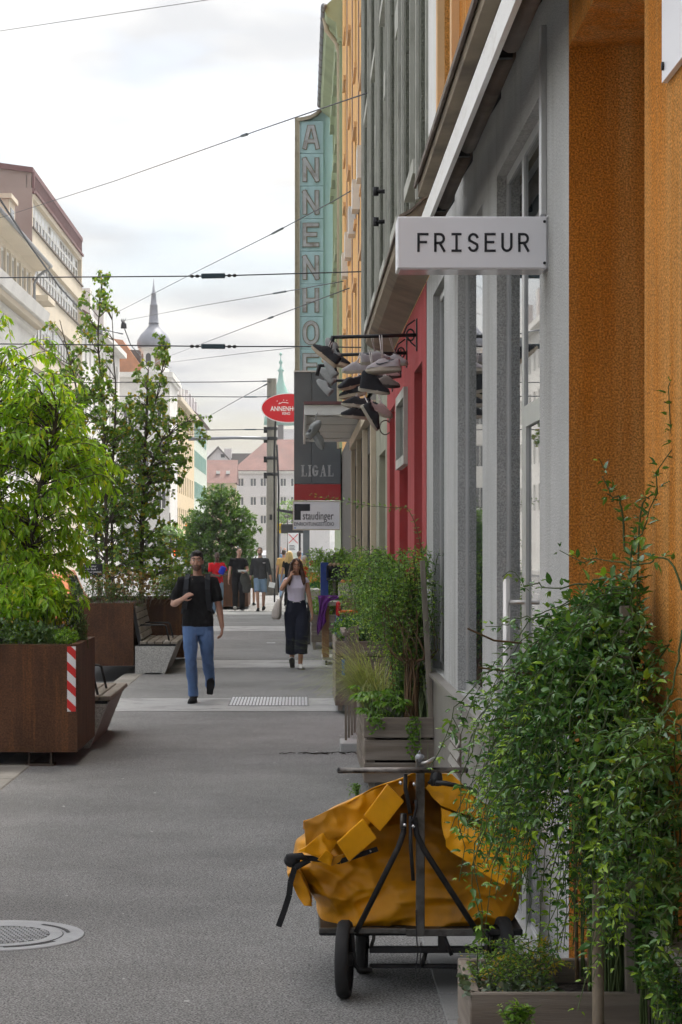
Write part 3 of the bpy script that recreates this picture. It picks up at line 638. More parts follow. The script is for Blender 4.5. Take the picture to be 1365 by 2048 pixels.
# ---- green house with eaves
gh = thing('eaves_house', 'pale green house with a wide overhanging eaves cornice and gutter', 'building')
holes = []
for a in (52.6, 55.2, 57.8, 60.4):
    for c, d_ in ((4.6, 6.2), (7.3, 8.9), (10.0, 11.6), (12.3, 13.6)): holes.append((a, a + 1.2, c, d_))
wall_mesh('wall', 'stucco_mint', rf, 51.6, 62.7, 0, 14.6, holes, .12, gh)
for (a, b_, c, d_) in holes:
    window(gh, rf, a, b_, c, d_, 'frame_white', 'glass_dark', .08, .1, 1, 0)
    slab(gh, 'window_hood', rf, a - .15, b_ + .15, d_ + .05, d_ + .28, 0, .16, 'stucco_mint'); slab(gh, 'window_sill', rf, a - .1, b_ + .1, c - .1, c, 0, .08, 'stucco_mint')
for a in (52.0, 54.6, 57.2, 59.8, 62.4): slab(gh, 'pilaster', rf, a - .2, a + .2, 4.2, 14.2, 0, .06, 'stucco_mint')
mb = MB(); mb.prism([(XW + .1, 13.9), (XW - .12, 14.05), (XW - .15, 14.35), (.66, 14.5), (.60, 14.62), (.60, 14.75), (XW + .1, 15.2)], 51.4, 62.8, lambda u, v, w: (u, w, v)); mb.build('eaves', 'stucco_mint', gh)
mb = MB(); mb.tube([(.58, 51.3, 14.72), (.58, 62.9, 14.72)], .075, 8); gt = mb.build('gutter', 'zinc', gh)
for i in range(14):
    mb = MB(); mb.tube([(.58, 51.6 + i * .85, 14.72), (.58, 51.64 + i * .85, 14.72)], .082, 8); mb.build('gutter_bracket', 'sheet_brown', gt)
mb = MB(); mb.tube([(.60, 52.2, 14.66), (.66, 52.2, 14.35), (.9, 52.2, 14.05), (.96, 52.2, 13.8), (.96, 52.2, 4.2)], .06, 8); mb.build('drain_pipe', 'frame_beige', gh)
mb = MB(); mb.b2((XW + .02, 51.6, 14.6), (XW + 8, 62.7, 14.7)); mb.b2((XW + .001, 62.69, 0), (XW + 8, 62.7, 14.6)); mb.build('back_walls', 'stucco_mint', gh)
rebase(gh, (XW + 3, 57, 0))
# vertical cinema blade sign
AY = 62.9; s = AY / F; af = lambda u, v, w: (u, AY - w, v)
an = thing('cinema_blade_sign', 'tall aqua vertical blade sign with bronze letters ANNENHOF', 'sign')
ax = lambda p: (p - CX) * s; az = lambda p: EYE - (p - CY) * s
mb = MB(); mb.prism([(ax(600), az(790)), (ax(668), az(790)), (ax(668), az(222)), (ax(645), az(222)), (ax(634), az(232)), (ax(622), az(238)), (ax(600), az(241))], -.5, -.12, af); mb.build('back_board', 'aqua', an)
for i in range(8):
    y0 = 242 + i * 65.2; mb = MB(); mb.b2((ax(600), AY - .0, az(y0 + 64.6)), (ax(647), AY + .12, az(y0)), .01); pn = mb.build('letter_panel', 'aqua', an)
    ch = 'ANNENHOF'[i]; zb = az(y0 + 57)
    letter(ch, af, ax(605.5), zb, 33.5 * s, 49 * s, 9.6 * s, .0, .03).build('letter_rim', 'letter_rim', pn)
    letter(ch, af, ax(606.8), zb + 1.3 * s, 30.9 * s, 46.4 * s, 6.2 * s, .031, .036).build('letter_face', 'letter_fill', pn)
mb = MB(); mb.b2((ax(590), AY - .06, az(790)), (ax(599.8), AY + .5, az(236))); mb.b2((ax(590.8), AY - .075, az(790)), (ax(593), AY - .061, az(237))); mb.build('side_frame', 'bronze_trim', an)
top = [(590, 235), (600, 236), (610, 234), (621, 231), (632, 225), (641, 217), (648, 213), (670, 213)]
b = MB()
for (p, q) in zip(top[:-1], top[1:]): b.prism([(ax(p[0]), az(p[1])), (ax(q[0]), az(q[1])), (ax(q[0]), az(q[1] + 7)), (ax(p[0]), az(p[1] + 7))], -.5, .08, af)
b.build('top_frame', 'bronze_trim', an)
rebase(an, (.9, AY, 6.3))
# slate blade panel + white shop sign below
LY = 53.0; s = LY / F; lf = lambda u, v, w: (u, LY - w, v)
lx = lambda p: (p - CX) * s; lz = lambda p: EYE - (p - CY) * s
lp = thing('slate_blade_panel', 'slate grey panel lettered LIGAL with a red stripe jutting from the facade', 'sign')
for (a, b_) in ((588.5, 623.6), (624.2, 682)):
    mb = MB(); mb.b2((lx(a), LY, lz(968)), (lx(b_), LY + .5, lz(744)), .01); mb.build('panel', 'slate_panel', lp)
mb = MB(); mb.b2((lx(589), LY + .03, lz(967)), (lx(681), LY + .45, lz(746))); mb.build('core', 'slate_panel', lp)
mb = MB(); mb.b2((lx(588), LY - .02, lz(744)), (lx(682.4), LY + .52, lz(741))); mb.build('top_trim', 'alu', lp)
mb = MB(); mb.b2((lx(588.5), LY + .005, lz(1000)), (lx(682), LY + .5, lz(968.4))); mb.build('red_stripe', 'panel_red', lp)
gx = 602.5
for ch, w in (('L', 13), ('I', 8), ('G', 14), ('A', 15), ('L', 13)):
    mb = MB(); zb, zt = lz(953), lz(930); h = zt - zb; x0 = lx(gx); wd = w * s * .92; st = wd * .30 if ch != 'I' else wd * .5; sf = .022
    def bar(a, b_, c, d_): mb.b2((x0 + a * wd, LY - .008, zb + c * h), (x0 + b_ * wd, LY - .001, zb + d_ * h))
    if ch == 'L': bar(.12, .45, 0, 1); bar(0, .6, .93, 1.0); bar(.45, .98, 0, .09); bar(.86, .98, .09, .3); bar(0, .12, 0, .07)
    elif ch == 'I': bar(.25, .75, 0, 1); bar(0, .25, 0, .08); bar(.75, 1, 0, .08); bar(0, .25, .92, 1); bar(.75, 1, .92, 1)
    elif ch == 'A':
        mb.prism([(x0 + .12 * wd, zb), (x0 + .24 * wd, zb), (x0 + .60 * wd, zt), (x0 + .46 * wd, zt)], .001, .008, lf); mb.prism([(x0 + .60 * wd, zb), (x0 + .92 * wd, zb), (x0 + .60 * wd, zt), (x0 + .44 * wd, zt)], .001, .0085, lf); bar(.25, .66, .3, .38); bar(0, .36, 0, .05); bar(.54, 1, 0, .05)
    else:
        letter('G', lf, x0, zb, wd * .92, h, st, .001, .008).build('letter', 'faded_letter', lp); bar(.62, 1, .44, .50)
    mb.build('letter', 'faded_letter', lp); gx += w + .8
rebase(lp, (.9, LY, 3))
ws = thing('furnishing_shop_sign', 'white box sign lettered staudinger EINRICHTUNGSSTUDIO below the red stripe', 'sign')
mb = MB(); mb.b2((lx(586.5), LY - .05, lz(1059)), (lx(680), LY + .35, lz(1003)), .01); mb.build('case', 'sign_white', ws)
mb = MB(); mb.b2((lx(586), LY - .06, lz(1060.4)), (lx(680.6), LY - .03, lz(1058.8))); mb.b2((lx(586), LY - .06, lz(1003.2)), (lx(680.6), LY - .03, lz(1001.8))); mb.b2((lx(679.6), LY - .058, lz(1058.8)), (lx(680.6), LY - .03, lz(1003.2))); mb.b2((lx(586), LY - .058, lz(1058.8)), (lx(587), LY - .03, lz(1003.2))); mb.build('rim', 'frame_beige', ws)
mb = MB(); mb.b2((lx(589), LY - .056, lz(1040)), (lx(602), LY - .0505, lz(1008))); mb.b2((lx(602), LY - .0555, lz(1022)), (lx(620.5), LY - .0505, lz(1008))); mb.build('emblem', 'black_ink', ws)
text('brand_lettering', 'staudinger', 22.5 * s, 'black_ink', ws, (lx(605.5), LY - .054, lz(1039)), sx=.66, bold=.001)
text('trade_lettering', 'EINRICHTUNGSSTUDIO', 10.2 * s, 'black_ink', ws, (lx(588.5), LY - .054, lz(1051.5)), sx=.735, bold=.0005)
mb = MB(); mb.b2((lx(588.5), LY - .054, lz(1057)), (lx(592.5), LY - .051, lz(1055))); mb.build('mark', 'print_blue', ws)
rebase(ws, (.9, LY, 2.2))
KY = 70.0; s = KY / F; kx = lambda p: (p - CX) * s; kz = lambda p: EYE - (p - CY) * s
ks = thing('cinema_oval_sign', 'red oval cinema sign lettered ANNENHOF KINO half behind the slate panel', 'sign')
cxk, czk = 577.5, 816
mb = MB(); mb.prism([(kx(cxk + 54.5 * math.cos(a * math.pi / 24)), kz(czk + 29.5 * math.sin(a * math.pi / 24))) for a in range(48)], 0, .2, lambda u, v, w: (u, KY + w, v)); mb.build('rim', 'sign_white', ks)
mb = MB(); mb.prism([(kx(cxk + 53 * math.cos(a * math.pi / 24)), kz(czk + 28 * math.sin(a * math.pi / 24))) for a in range(48)], -.012, -.002, lambda u, v, w: (u, KY + w, v)); mb.build('face', 'kino_red', ks)
text('name_lettering', 'ANNENHOF', 13.5 * s, 'print_white', ks, (kx(541.5), KY - .016, kz(822)), sx=.80, bold=.003)
text('kind_lettering', 'KINO', 7.5 * s, 'print_white', ks, (kx(565), KY - .016, kz(829.5)), sx=.85, bold=.002)
b = MB()
for (x, z) in ((555, 802), (568, 800), (574, 801), (560, 806)): b.ell((kx(x), KY - .014, kz(z)), (.016, .004, .016), 8, 4)
ribbon(b, [(kx(558), kz(808)), (kx(566), kz(804.5)), (kx(577), kz(806))], .02, lambda u, v, w: (u, KY - w, v), .013, .016); b.build('emblem', 'print_white', ks)
mb = MB(); mb.tube([(kx(560), KY + .1, kz(815)), (XW + .3, KY + .1, kz(815))], .04, 8); mb.tube([(kx(552), KY + .15, kz(830)), (kx(551), KY + .15, kz(850)), (kx(549), KY + .15, kz(905)), (kx(549.5), KY + .15, 0)], .03, 8); mb.build('bracket', 'dark_metal', ks)
rebase(ks, (.9, KY, 4))
# ================================================================ houses across the street
def lfn(u, v, w): return (XL + w, u, v)
def block(parent, name, m, x0, x1, y0, y1, z0, z1):
    mb = MB(); mb.b2((x0, y0, z0), (x1, y1, z1)); return mb.build(name, m, parent)
# cornice house
ch_ = thing('cornice_house', 'white house with a heavy dentil cornice and an attic storey under wide eaves', 'building')
holes = [(98 + i * 2.0, 98.8 + i * 2.0, 15.35, 16.75) for i in range(11)] + [(96.5 + i * 3.4, 98.2 + i * 3.4, c, c + 2.2) for i in range(7) for c in (1.2, 5.2, 9.0)]
wall_mesh('wall', 'stucco_white', lfn, 92, 120.4, 0, 17.4, holes, .25, ch_)
for i, h in enumerate(holes): window(ch_, lfn, h[0], h[1], h[2], h[3], 'frame_brown' if h[2] > 15 else 'frame_white', 'glass_far', .1, .22, 0 if h[2] > 15 else 1, 0 if h[2] > 15 else .7)
for i in range(12): slab(ch_, 'attic_pilaster', lfn, 97.0 + i * 2.0 - .18, 97.0 + i * 2.0 + .18, 15.0, 17.0, 0, .12, 'stucco_cream')
block(ch_, 'gable_wall', 'stucco_white', XL - 10, XL - .5, 92, 120.39, 0, 17.3)
mb = MB(); mb.prism([(XL, 13.6), (XL + .25, 13.7), (XL + .3, 14.1), (XL + .85, 14.25), (XL + 1.0, 14.85), (XL, 15.0)], 92, 120.6, lambda u, v, w: (u, w, v)); mb.build('main_cornice', 'stucco_white', ch_)
b = MB(); b.box((0, 0, 0), (.42, .16, .30)); me = b.mesh('dentil', 'stucco_cream')
for i in range(64): inst('dentil', me, ch_, (XL + .52, 97.2 + i * .36, 14.02))
mb = MB(); mb.prism([(XL, 16.9), (XL + .15, 16.95), (XL + .2, 17.2), (XL + .95, 17.28), (XL + 1.0, 17.5), (XL, 17.55)], 92, 120.5, lambda u, v, w: (u, w, v)); mb.build('eaves', 'stucco_cream', ch_)
mb = MB(); mb.tube([(XL + 1.05, 92, 17.5), (XL + 1.05, 120.6, 17.5)], .1, 8); mb.tube([(XL + 1.0, 120.2, 17.4), (XL + .35, 120.3, 16.9), (XL + .15, 120.3, 16.5), (XL + .15, 120.3, 14.9)], .08, 6); mb.build('gutter', 'zinc', ch_)
mb = MB(); mb.prism([(XL + 1.05, 17.55), (XL - 5, 20.8), (XL - 10, 17.55)], 92, 120.5, lambda u, v, w: (u, w, v)); mb.build('roof', 'roof_red', ch_)
for i in range(3):
    mb = MB(); y0 = 98 + i * 7.2; mb.b2((XL - 3, y0, 17.8), (XL - .2, y0 + 2.4, 20.0)); mb.b2((XL - 3.2, y0 - .15, 20.0), (XL - .05, y0 + 2.55, 20.25)); d = mb.build('dormer', 'stucco_cream', ch_)
    mb = MB(); mb.b2((XL - .2, y0 + .5, 18.2), (XL - .17, y0 + 1.9, 19.6)); mb.build('pane', 'glass_far', d)
rebase(ch_, (XL - 5, 106, 0))
# modern beige block
bb = thing('beige_office_block', 'tall beige office block with long ribbon windows and maroon parapet railing', 'building')
H = 22.8; YA, YB = 120.6, 148.2
rows = [(19.75, 21.45), (16.85, 18.6), (13.4, 15.3), (10.0, 12.0), (6.6, 8.6)]
holes = []
for r, (c, d_) in enumerate(rows): holes.append((YA + .3, YB - .4, c, d_))
wall_mesh('wall', 'stucco_cream', lfn, YA, YB, 0, 21.9, holes, .35, bb)
n = 17; wdt = (YB - YA - .7) / n
for r, (c, d_) in enumerate(rows):
    for i in range(n):
        a = YA + .3 + i * wdt
        window(bb, lfn, a, a + wdt, c, d_, 'frame_white', 'glass_far' if (i * 7 + r * 3) % 5 else 'glass_dark', .16, .33, 0, .6 if r < 2 else 0, 'window', blind=random.choice((0, 0, .35, .45)) or None)
    slab(bb, 'window_sill', lfn, YA, YB, c - .10, c, 0, .10, 'sheet_brown')
block(bb, 'core_wall', 'stucco_mauve', XL - 14, XL - .6, YA + .1, YB, 0, 21.9); block(bb, 'gable_wall', 'stucco_mauve', XL - 14, XL - .002, YA - .1, YA, 0, 21.9)  # gable turned from the light: its shade is in the darker wall colour
mb = MB(); mb.prism([(XL - 14, 21.9), (XL - .05, 21.9), (XL - .05, 22.8), (XL - 14, 24.6)], YA, YA + .3, lambda u, v, w: (u, w, v)); mb.build('gable_parapet', 'stucco_mauve', bb)
mb = MB(); mb.prism([(XL - 14, 24.6), (XL + .05, 22.75), (XL + .05, 23.05), (XL - 14, 24.95)], YA - .15, YB, lambda u, v, w: (u, w, v)); mb.build('roof', 'maroon', bb)
b = MB(); b.box((0, 0, 0), (.05, .14, .95)); me = b.mesh('railing_bar', 'maroon')
for i in range(72): inst('railing_bar', me, bb, (XL + .0, YA + .25 + i * .38, 22.3))
slab(bb, 'parapet_band', lfn, YA, YB, 21.75, 21.9, 0, .12, 'maroon'); slab(bb, 'corner_pipe', lfn, YA - .1, YA + .3, 21.6, 22.8, 0, .12, 'maroon')
slab(bb, 'parapet_back', lfn, YA, YB, 21.9, 22.9, -.35, -.3, 'frame_beige')
slab(bb, 'balcony_slab', lfn, YA, YA + 3.4, 15.6, 15.9, 0, .9, 'stucco_cream')
rebase(bb, (XL - 6, 134, 0))
# low white house
lw = thing('white_terrace_house', 'white terrace house with a red tiled roof and chimneys behind the beige block', 'building')
holes = [(150 + i * 3.2, 151.4 + i * 3.2, c, c + 1.9) for i in range(9) for c in (4.4, 7.8, 11.2, 14.6)]
wall_mesh('wall', 'stucco_white', lfn, 148.3, 179, 0, 17.8, holes, .2, lw)
for h in holes: window(lw, lfn, *h[:4], 'frame_white', 'glass_far', .1, .18, 1)
mb = MB(); mb.prism([(XL + .6, 17.8), (XL - 4, 20.6), (XL - 9, 17.8)], 148.3, 179, lambda u, v, w: (u, w, v)); rf_ = mb.build('roof', 'roof_red', lw)
for y0 in (151, 160, 171): mb = MB(); mb.b2((XL - 1.4, y0, 18.5), (XL - .6, y0 + 1.6, 21.0)); mb.build('chimney', 'stucco_white', rf_)
slab(lw, 'cornice', lfn, 148.3, 179, 17.4, 17.8, 0, .6, 'stucco_white'); block(lw, 'gable_wall', 'stucco_white', XL - 9, XL - .3, 148.31, 179, 0, 17.7)
rebase(lw, (XL - 4, 163, 0))
# turret house, facing up the street
TY = 185.0
def tfn(u, v, w): return (u, TY - w, v)
th = thing('turret_house', 'white corner house with an orange roof and onion domed turret with spire', 'building')
holes = [(-15.2 + i * 1.45, -14.4 + i * 1.45, c, c + 1.9) for i in range(3) for c in (1.5, 5.0, 8.6, 12.2)]
wall_mesh('wall', 'stucco_white', tfn, -16.2, -11.2, 0, 16.6, holes, .25, th)
for h in holes: window(th, tfn, *h[:4], 'frame_white', 'glass_far', .08, .2, 1)
block(th, 'side_wall', 'stucco_white', -16.19, -11.21, TY + .3, TY + 12, 0, 16.5)
mb = MB(); mb.b2((-16.4, TY - .5, 16.3), (-10.9, TY + 12, 16.75)); mb.b2((-16.3, TY - .3, 16.0), (-11.0, TY + 12, 16.3)); mb.build('cornice', 'stucco_white', th)
mb = MB(); mb.prism([(-20, 16.75), (-13.6, 16.75), (-13.6, 17.2), (-15.3, 19.6), (-20, 20.2)], TY + .6, TY + 11, lambda u, v, w: (u, w, v)); mb.build('roof', 'roof_orange', th)
mb = MB(); mb.prism([(-15.6, 19.3), (-13.9, 17.4), (-13.6, 18.9), (-15.3, 19.0)], TY + 3, TY + 5, lambda u, v, w: (u, w, v)); mb.build('roof_hip', 'roof_dark', th)
tx, ty = -12.65, TY + 1.2
mb = MB(); mb.lathe([(1.35, 16.7), (1.35, 17.1), (1.12, 17.2), (1.10, 18.6), (1.22, 18.75), (1.35, 18.85), (1.30, 19.0)], (tx, ty, 0), 8, smooth=False); tw = mb.build('turret', 'stucco_white', th)
for k in range(8):
    a = R(22.5 + 45 * k); c = Vector((tx + math.cos(a) * 1.03, ty + math.sin(a) * 1.03, 0))
    b = MB(); poly = [(-.24, 17.3), (.24, 17.3), (.24, 18.15)] + [(.24 * math.cos(R(q)), 18.15 + .28 * math.sin(R(q))) for q in range(20, 180, 20)] + [(-.24, 18.15)]
    tv = Vector((-math.sin(a), math.cos(a), 0)); nv = Vector((math.cos(a), math.sin(a), 0))
    b.prism(poly, -.02, .03, lambda u, v, w: c + tv * u + nv * w + Vector((0, 0, v))); b.build('arched_window', 'glass_far' if k % 2 else 'frame_brown', tw)
mb = MB(); mb.lathe([(1.35, 18.95), (1.45, 19.2), (1.42, 19.6), (1.15, 20.1), (.75, 20.5), (.45, 20.85), (.40, 21.1)], (tx, ty, 0), 16); mb.build('dome', 'spire_lead', tw)
mb = MB(); mb.lathe([(.50, 21.05), (.42, 21.15), (.33, 22.6), (.36, 22.65), (.28, 22.75), (.20, 23.6), (.23, 23.65), (.14, 23.75), (.02, 25.0)], (tx, ty, 0), 8); mb.build('spire', 'spire_lead', tw)
rebase(th, (-13.5, TY + 5, 0))
# further row on the left
XF = -11.4
def ffn(u, v, w): return (XF + w, u, v)
yh = thing('buff_house', 'buff yellow house beyond the turret with roof terrace', 'building')
holes = [(200 + i * 3.4, 201.6 + i * 3.4, c, c + 1.9) for i in range(9) for c in (3.5, 6.8, 10.2, 13.2)]
wall_mesh('wall', 'stucco_buff', ffn, 197.5, 232, 0, 15.6, holes, .2, yh)
for h in holes: window(yh, ffn, *h[:4], 'frame_white', 'glass_far', .1, .18, 1)
block(yh, 'gable_wall', 'stucco_buff', XF - 8, XF - .3, 197.5, 232, 0, 15.5)
mb = MB(); mb.prism([(XF + .4, 15.6), (XF - 3, 17.6), (XF - 8, 15.6)], 197.5, 232, lambda u, v, w: (u, w, v)); mb.build('roof', 'roof_red', yh); slab(yh, 'cornice', ffn, 197.5, 232, 15.2, 15.65, 0, .5, 'stucco_cream')
for i in range(5): mb = MB(); mb.b2((XF - 2.2, 204 + i * 5.5, 16.0), (XF - .5, 205.8 + i * 5.5, 17.9)); mb.build('dormer', 'frame_white', yh)
rebase(yh, (XF - 4, 214, 0))
sh_ = thing('shuttered_house', 'pale seaglass house with green window shutters far down the street', 'building')
holes = [(233.5 + i * 4.2, 235 + i * 4.2, c, c + 1.8) for i in range(7) for c in (3.5, 7.0, 10.4, 13.4)]
wall_mesh('wall', 'stucco_seaglass', ffn, 232, 264, 0, 16.0, holes, .2, sh_)
b = MB(); b.b2((0, 0, 0), (.05, .75, 1.8)); sme = b.mesh('shutter', 'copper_green')
for h in holes:
    window(sh_, ffn, *h[:4], 'frame_white', 'glass_far', .1, .18, 1)
    inst('shutter', sme, sh_, (XF + .002, h[0] - .8, h[2])); inst('shutter', sme, sh_, (XF + .002, h[1] + .05, h[2]))
mb = MB(); mb.b2((XF - 9, 232.2, 0), (XF - .3, 264, 15.9)); mb.b2((XF - .3, 263.8, 0), (XF, 264, 15.9)); mb.build('gable_wall', 'stucco_seaglass', sh_)
mb = MB(); mb.prism([(XF + .5, 16.0), (XF - 3.5, 19), (XF - 9, 16.0)], 232, 264, lambda u, v, w: (u, w, v)); mb.build('roof', 'roof_red', sh_)
for i in range(4): mb = MB(); mb.b2((XF - 1.9, 237 + i * 6.5, 16.9), (XF - .9, 238.6 + i * 6.5, 19.0)); mb.build('chimney', 'stucco_pale', sh_)
rebase(sh_, (XF - 4, 248, 0))
# closing the view
EY = 300.0
def efn(u, v, w): return (u, EY - w, v)
eh = thing('hipped_white_house', 'large white house with a broad dull red hipped roof closing the street', 'building')
ex = lambda p: (p - CX) * EY / F; ez = lambda p: EYE - (p - CY) * EY / F
holes = [(ex(p) - .45, ex(p) + .45, ez(y1), ez(y0)) for p in (482, 507, 527, 548, 567, 588, 610) for (y0, y1) in ((956, 973), (993, 1011), (1030, 1048))]
wall_mesh('wall', 'stucco_pale', efn, ex(468), ex(660), -.2, ez(942), holes, .25, eh)
for h in holes: window(eh, efn, *h[:4], 'frame_white', 'glass_far', .09, .2, 1)
block(eh, 'side_wall', 'stucco_pale', ex(468) + .01, ex(660) - .01, EY + .3, EY + 14, -.2, ez(943))
mb = MB(); A = [Vector((ex(464), EY - .6, ez(941))), Vector((ex(664), EY - .6, ez(941))), Vector((ex(664), EY + 15, ez(941))), Vector((ex(464), EY + 15, ez(941))), Vector((ex(534), EY + 7, ez(874))), Vector((ex(600), EY + 7, ez(874)))]
mb.add(A, [(0, 1, 5, 4), (1, 2, 5), (2, 3, 4, 5), (3, 0, 4), (3, 2, 1, 0)]); mb.build('roof', 'roof_red', eh); slab(eh, 'cornice', efn, ex(466), ex(662), ez(947), ez(942), 0, .35, 'frame_white')
rebase(eh, (-3, EY + 7, 0))
ry = thing('red_roofed_cottage', 'low yellow house with a long red roof between the shuttered house and hipped house', 'building')
Y2 = 285.0; x2 = lambda p: (p - CX) * Y2 / F; z2 = lambda p: EYE - (p - CY) * Y2 / F
block(ry, 'wall', 'stucco_buff', x2(405), x2(470), Y2, Y2 + 9, -.2, z2(962))
mb = MB(); mb.prism([(Y2 - .5, z2(966)), (Y2 + 5, z2(917)), (Y2 + 9.5, z2(966))], x2(402), x2(474), lambda u, v, w: (w, u, v)); rr = mb.build('roof', 'roof_red', ry)
for p in (432, 452): mb = MB(); mb.b2((x2(p), Y2 + 1.2, z2(947)), (x2(p) + .5, Y2 + 1.8, z2(941))); mb.build('skylight', 'frame_white', rr)
for p in (447, 463): mb = MB(); mb.b2((x2(p), Y2 - .05, z2(990)), (x2(p) + .6, Y2 + .01, z2(976))); mb.build('window', 'glass_far', ry)
rebase(ry, (-11, Y2 + 4, 0))
gw = thing('gabled_white_house', 'white gable with a dark roof peeping over the red roofs', 'building')
Y3 = 318.0; x3 = lambda p: (p - CX) * Y3 / F; z3 = lambda p: EYE - (p - CY) * Y3 / F
mb = MB(); mb.prism([(x3(405), 0), (x3(463), 0), (x3(463), z3(925)), (x3(437), z3(897)), (x3(405), z3(928))], Y3, Y3 + 8, lambda u, v, w: (u, w, v)); mb.build('wall', 'stucco_pale', gw)
mb = MB(); mb.prism([(x3(400), z3(930)), (x3(437), z3(892)), (x3(468), z3(928)), (x3(468), z3(931)), (x3(437), z3(897)), (x3(400), z3(935))], Y3 - .4, Y3 + 8.4, lambda u, v, w: (u, w, v)); mb.build('roof', 'roof_dark', gw)
mb = MB(); mb.b2((x3(442), Y3 - .03, z3(915)), (x3(450), Y3, z3(908))); mb.build('window', 'glass_far', gw); mb = MB(); mb.b2((x3(461), Y3 + 3, 5), (x3(510), Y3 + 9, z3(905))); mb.build('rear_wing', 'roof_dark', gw)
mb = MB(); mb.b2((x3(448), Y3 + 2, z3(915)), (x3(463), Y3 + 4, z3(896))); mb.build('chimney', 'stucco_pale', gw)
rebase(gw, (x3(437), Y3 + 4, 0))
cs = thing('church_tower', 'distant church tower with a green copper spire and ball finials', 'church tower', ((562 - CX) * 340 / F, 340, 0))
z4 = lambda p: EYE - (p - CY) * 340 / F
mb = MB(); mb.box((0, 0, z4(870) / 2 - 2), (4.2, 4.2, z4(850) + 4)); mb.build('tower', 'stucco_pale', cs)
mb = MB(); mb.box((0, -2.12, z4(868)), (.9, .06, 2.6)); mb.build('belfry_window', 'roof_dark', cs)
mb = MB(); mb.lathe([(2.7, z4(850)), (2.6, z4(835)), (1.9, z4(810)), (1.2, z4(785)), (.75, z4(772)), (.45, z4(760)), (.3, z4(745)), (.55, z4(741)), (.25, z4(737)), (.12, z4(730)), (.35, z4(725)), (.1, z4(720)), (.05, z4(712)), (.28, z4(709)), (.03, z4(704))], n=12); mb.build('spire', 'copper_green', cs)
# ================================================================ mast, wires
ms = thing('tram_mast', 'tall tapered grey concrete tram mast with cable brackets', 'mast', ((544 - CX) * 80 / F, 80, 0))
mb = MB(); mb.lathe([(.25, 0), (.21, 1.0), (.175, 8.06)], n=8, smooth=False); mb.build('pole', 'mast_grey', ms)
mb = MB(); mb.lathe([(.255, .0), (.255, .9), (.225, 1.0)], n=8, smooth=False); mb.build('base', 'plaster_dirty', ms)
mb = MB(); mb.tube([(0, -.1, 5.83), (-1.3, -.1, 5.86), (-3.1, -.1, 5.80)], .06, 8); mb.build('bracket_arm', 'zinc', ms)
for z in (5.83, 5.1, 6.2, 4.5):
    mb = MB(); mb.lathe([(.215, -.06), (.225, 0), (.215, .06)], (0, 0, z), 8); mb.box((-.22, 0, z - .05), (.16, .1, .22)); mb.build('clamp', 'dark_metal', ms)
mb = MB(); mb.tube([(.20, -.1, 5.6), (.26, -.12, 4.0), (.24, -.1, 2.0), (.26, -.1, .1)], .035, 6); mb.build('cable_pipe', 'dark_metal', ms)
mb = MB(); mb.box((-.03, -.235, 2.9), (.10, .03, .2)); mb.build('plate', 'black_plastic', ms)
WIRES = [  # label, points (px,py,Y), radius, insulators (from px, to px)
 ('thin wire crossing the top corner of the sky', [(-60, 71, 70), (300, 17, 56), (640, -34, 45)], .009, []),
 ('wire anchored high on the sage house, slanting down to the beige block', [(744, 183, 30.3), (600, 232, 36), (490, 270, 44), (230, 362, 62), (-60, 455, 100)], .011, [(484, 495)]),
 ('upper horizontal span wire with a dark insulator bar', [(736, 543, 32.4), (600, 547, 32.4), (427, 552, 32.4), (-100, 556, 32.4), (-1380, 545, 32.4)], .010, [(403, 451)]),
 ('lower horizontal span wire with a dark insulator bar', [(735, 695, 32.4), (600, 693, 32.4), (427, 693, 32.4), (130, 689, 32.4), (-1380, 675, 32.4)], .010, [(403, 451)]),
 ('wire anchored on the peach house, slanting across the turret spire', [(702, 382, 43.5), (668, 402, 46), (550, 465, 60), (400, 540, 85), (228, 628, 145)], .013, [(545, 566)]),
 ('faint wire running from the aqua sign towards the roofs', [(690, 562, 48), (560, 585, 65), (400, 612, 95), (245, 642, 165)], .012, [(548, 572)]),
 ('faint wire falling from the aqua letters to the trees', [(700, 576, 44), (540, 636, 62), (340, 712, 185)], .012, [(538, 546)]),
 ('distant wire passing the blade sign letter O', [(640, 690, 62), (500, 705, 90), (330, 726, 180)], .012, []),
 ('mast wire leading level across the street from the mast top', [(542, 762, 79.8), (440, 764, 79.8), (-60, 766, 79.8), (-200, 764, 79.8)], .018, [(525, 533)]),
 ('mast wire with a short insulator and a hanging dropper', [(560, 793, 79.8), (500, 794, 79.8), (340, 793, 79.8), (-190, 790, 79.8)], .018, [(489, 515)]),
 ('lowest mast wire with two short insulators', [(548, 859, 79.8), (500, 859, 79.8), (420, 860, 79.8), (-190, 856, 79.8)], .018, [(489, 513)]),
 ('slanting mast wire falling to the shuttered house', [(540, 765, 79.8), (475, 800, 110), (412, 836, 200)], .018, [(528, 534)]),
 ('thick black cable hanging in front of the beige block', [(-60, 300, 62), (0, 398, 68), (60, 490, 75), (120, 575, 85), (190, 650, 104)], .035, []),
 ('thin cable sagging past the turret window', [(243, 640, 120), (262, 690, 125), (290, 722, 132), (310, 726, 140), (330, 715, 150)], .03, []),
]
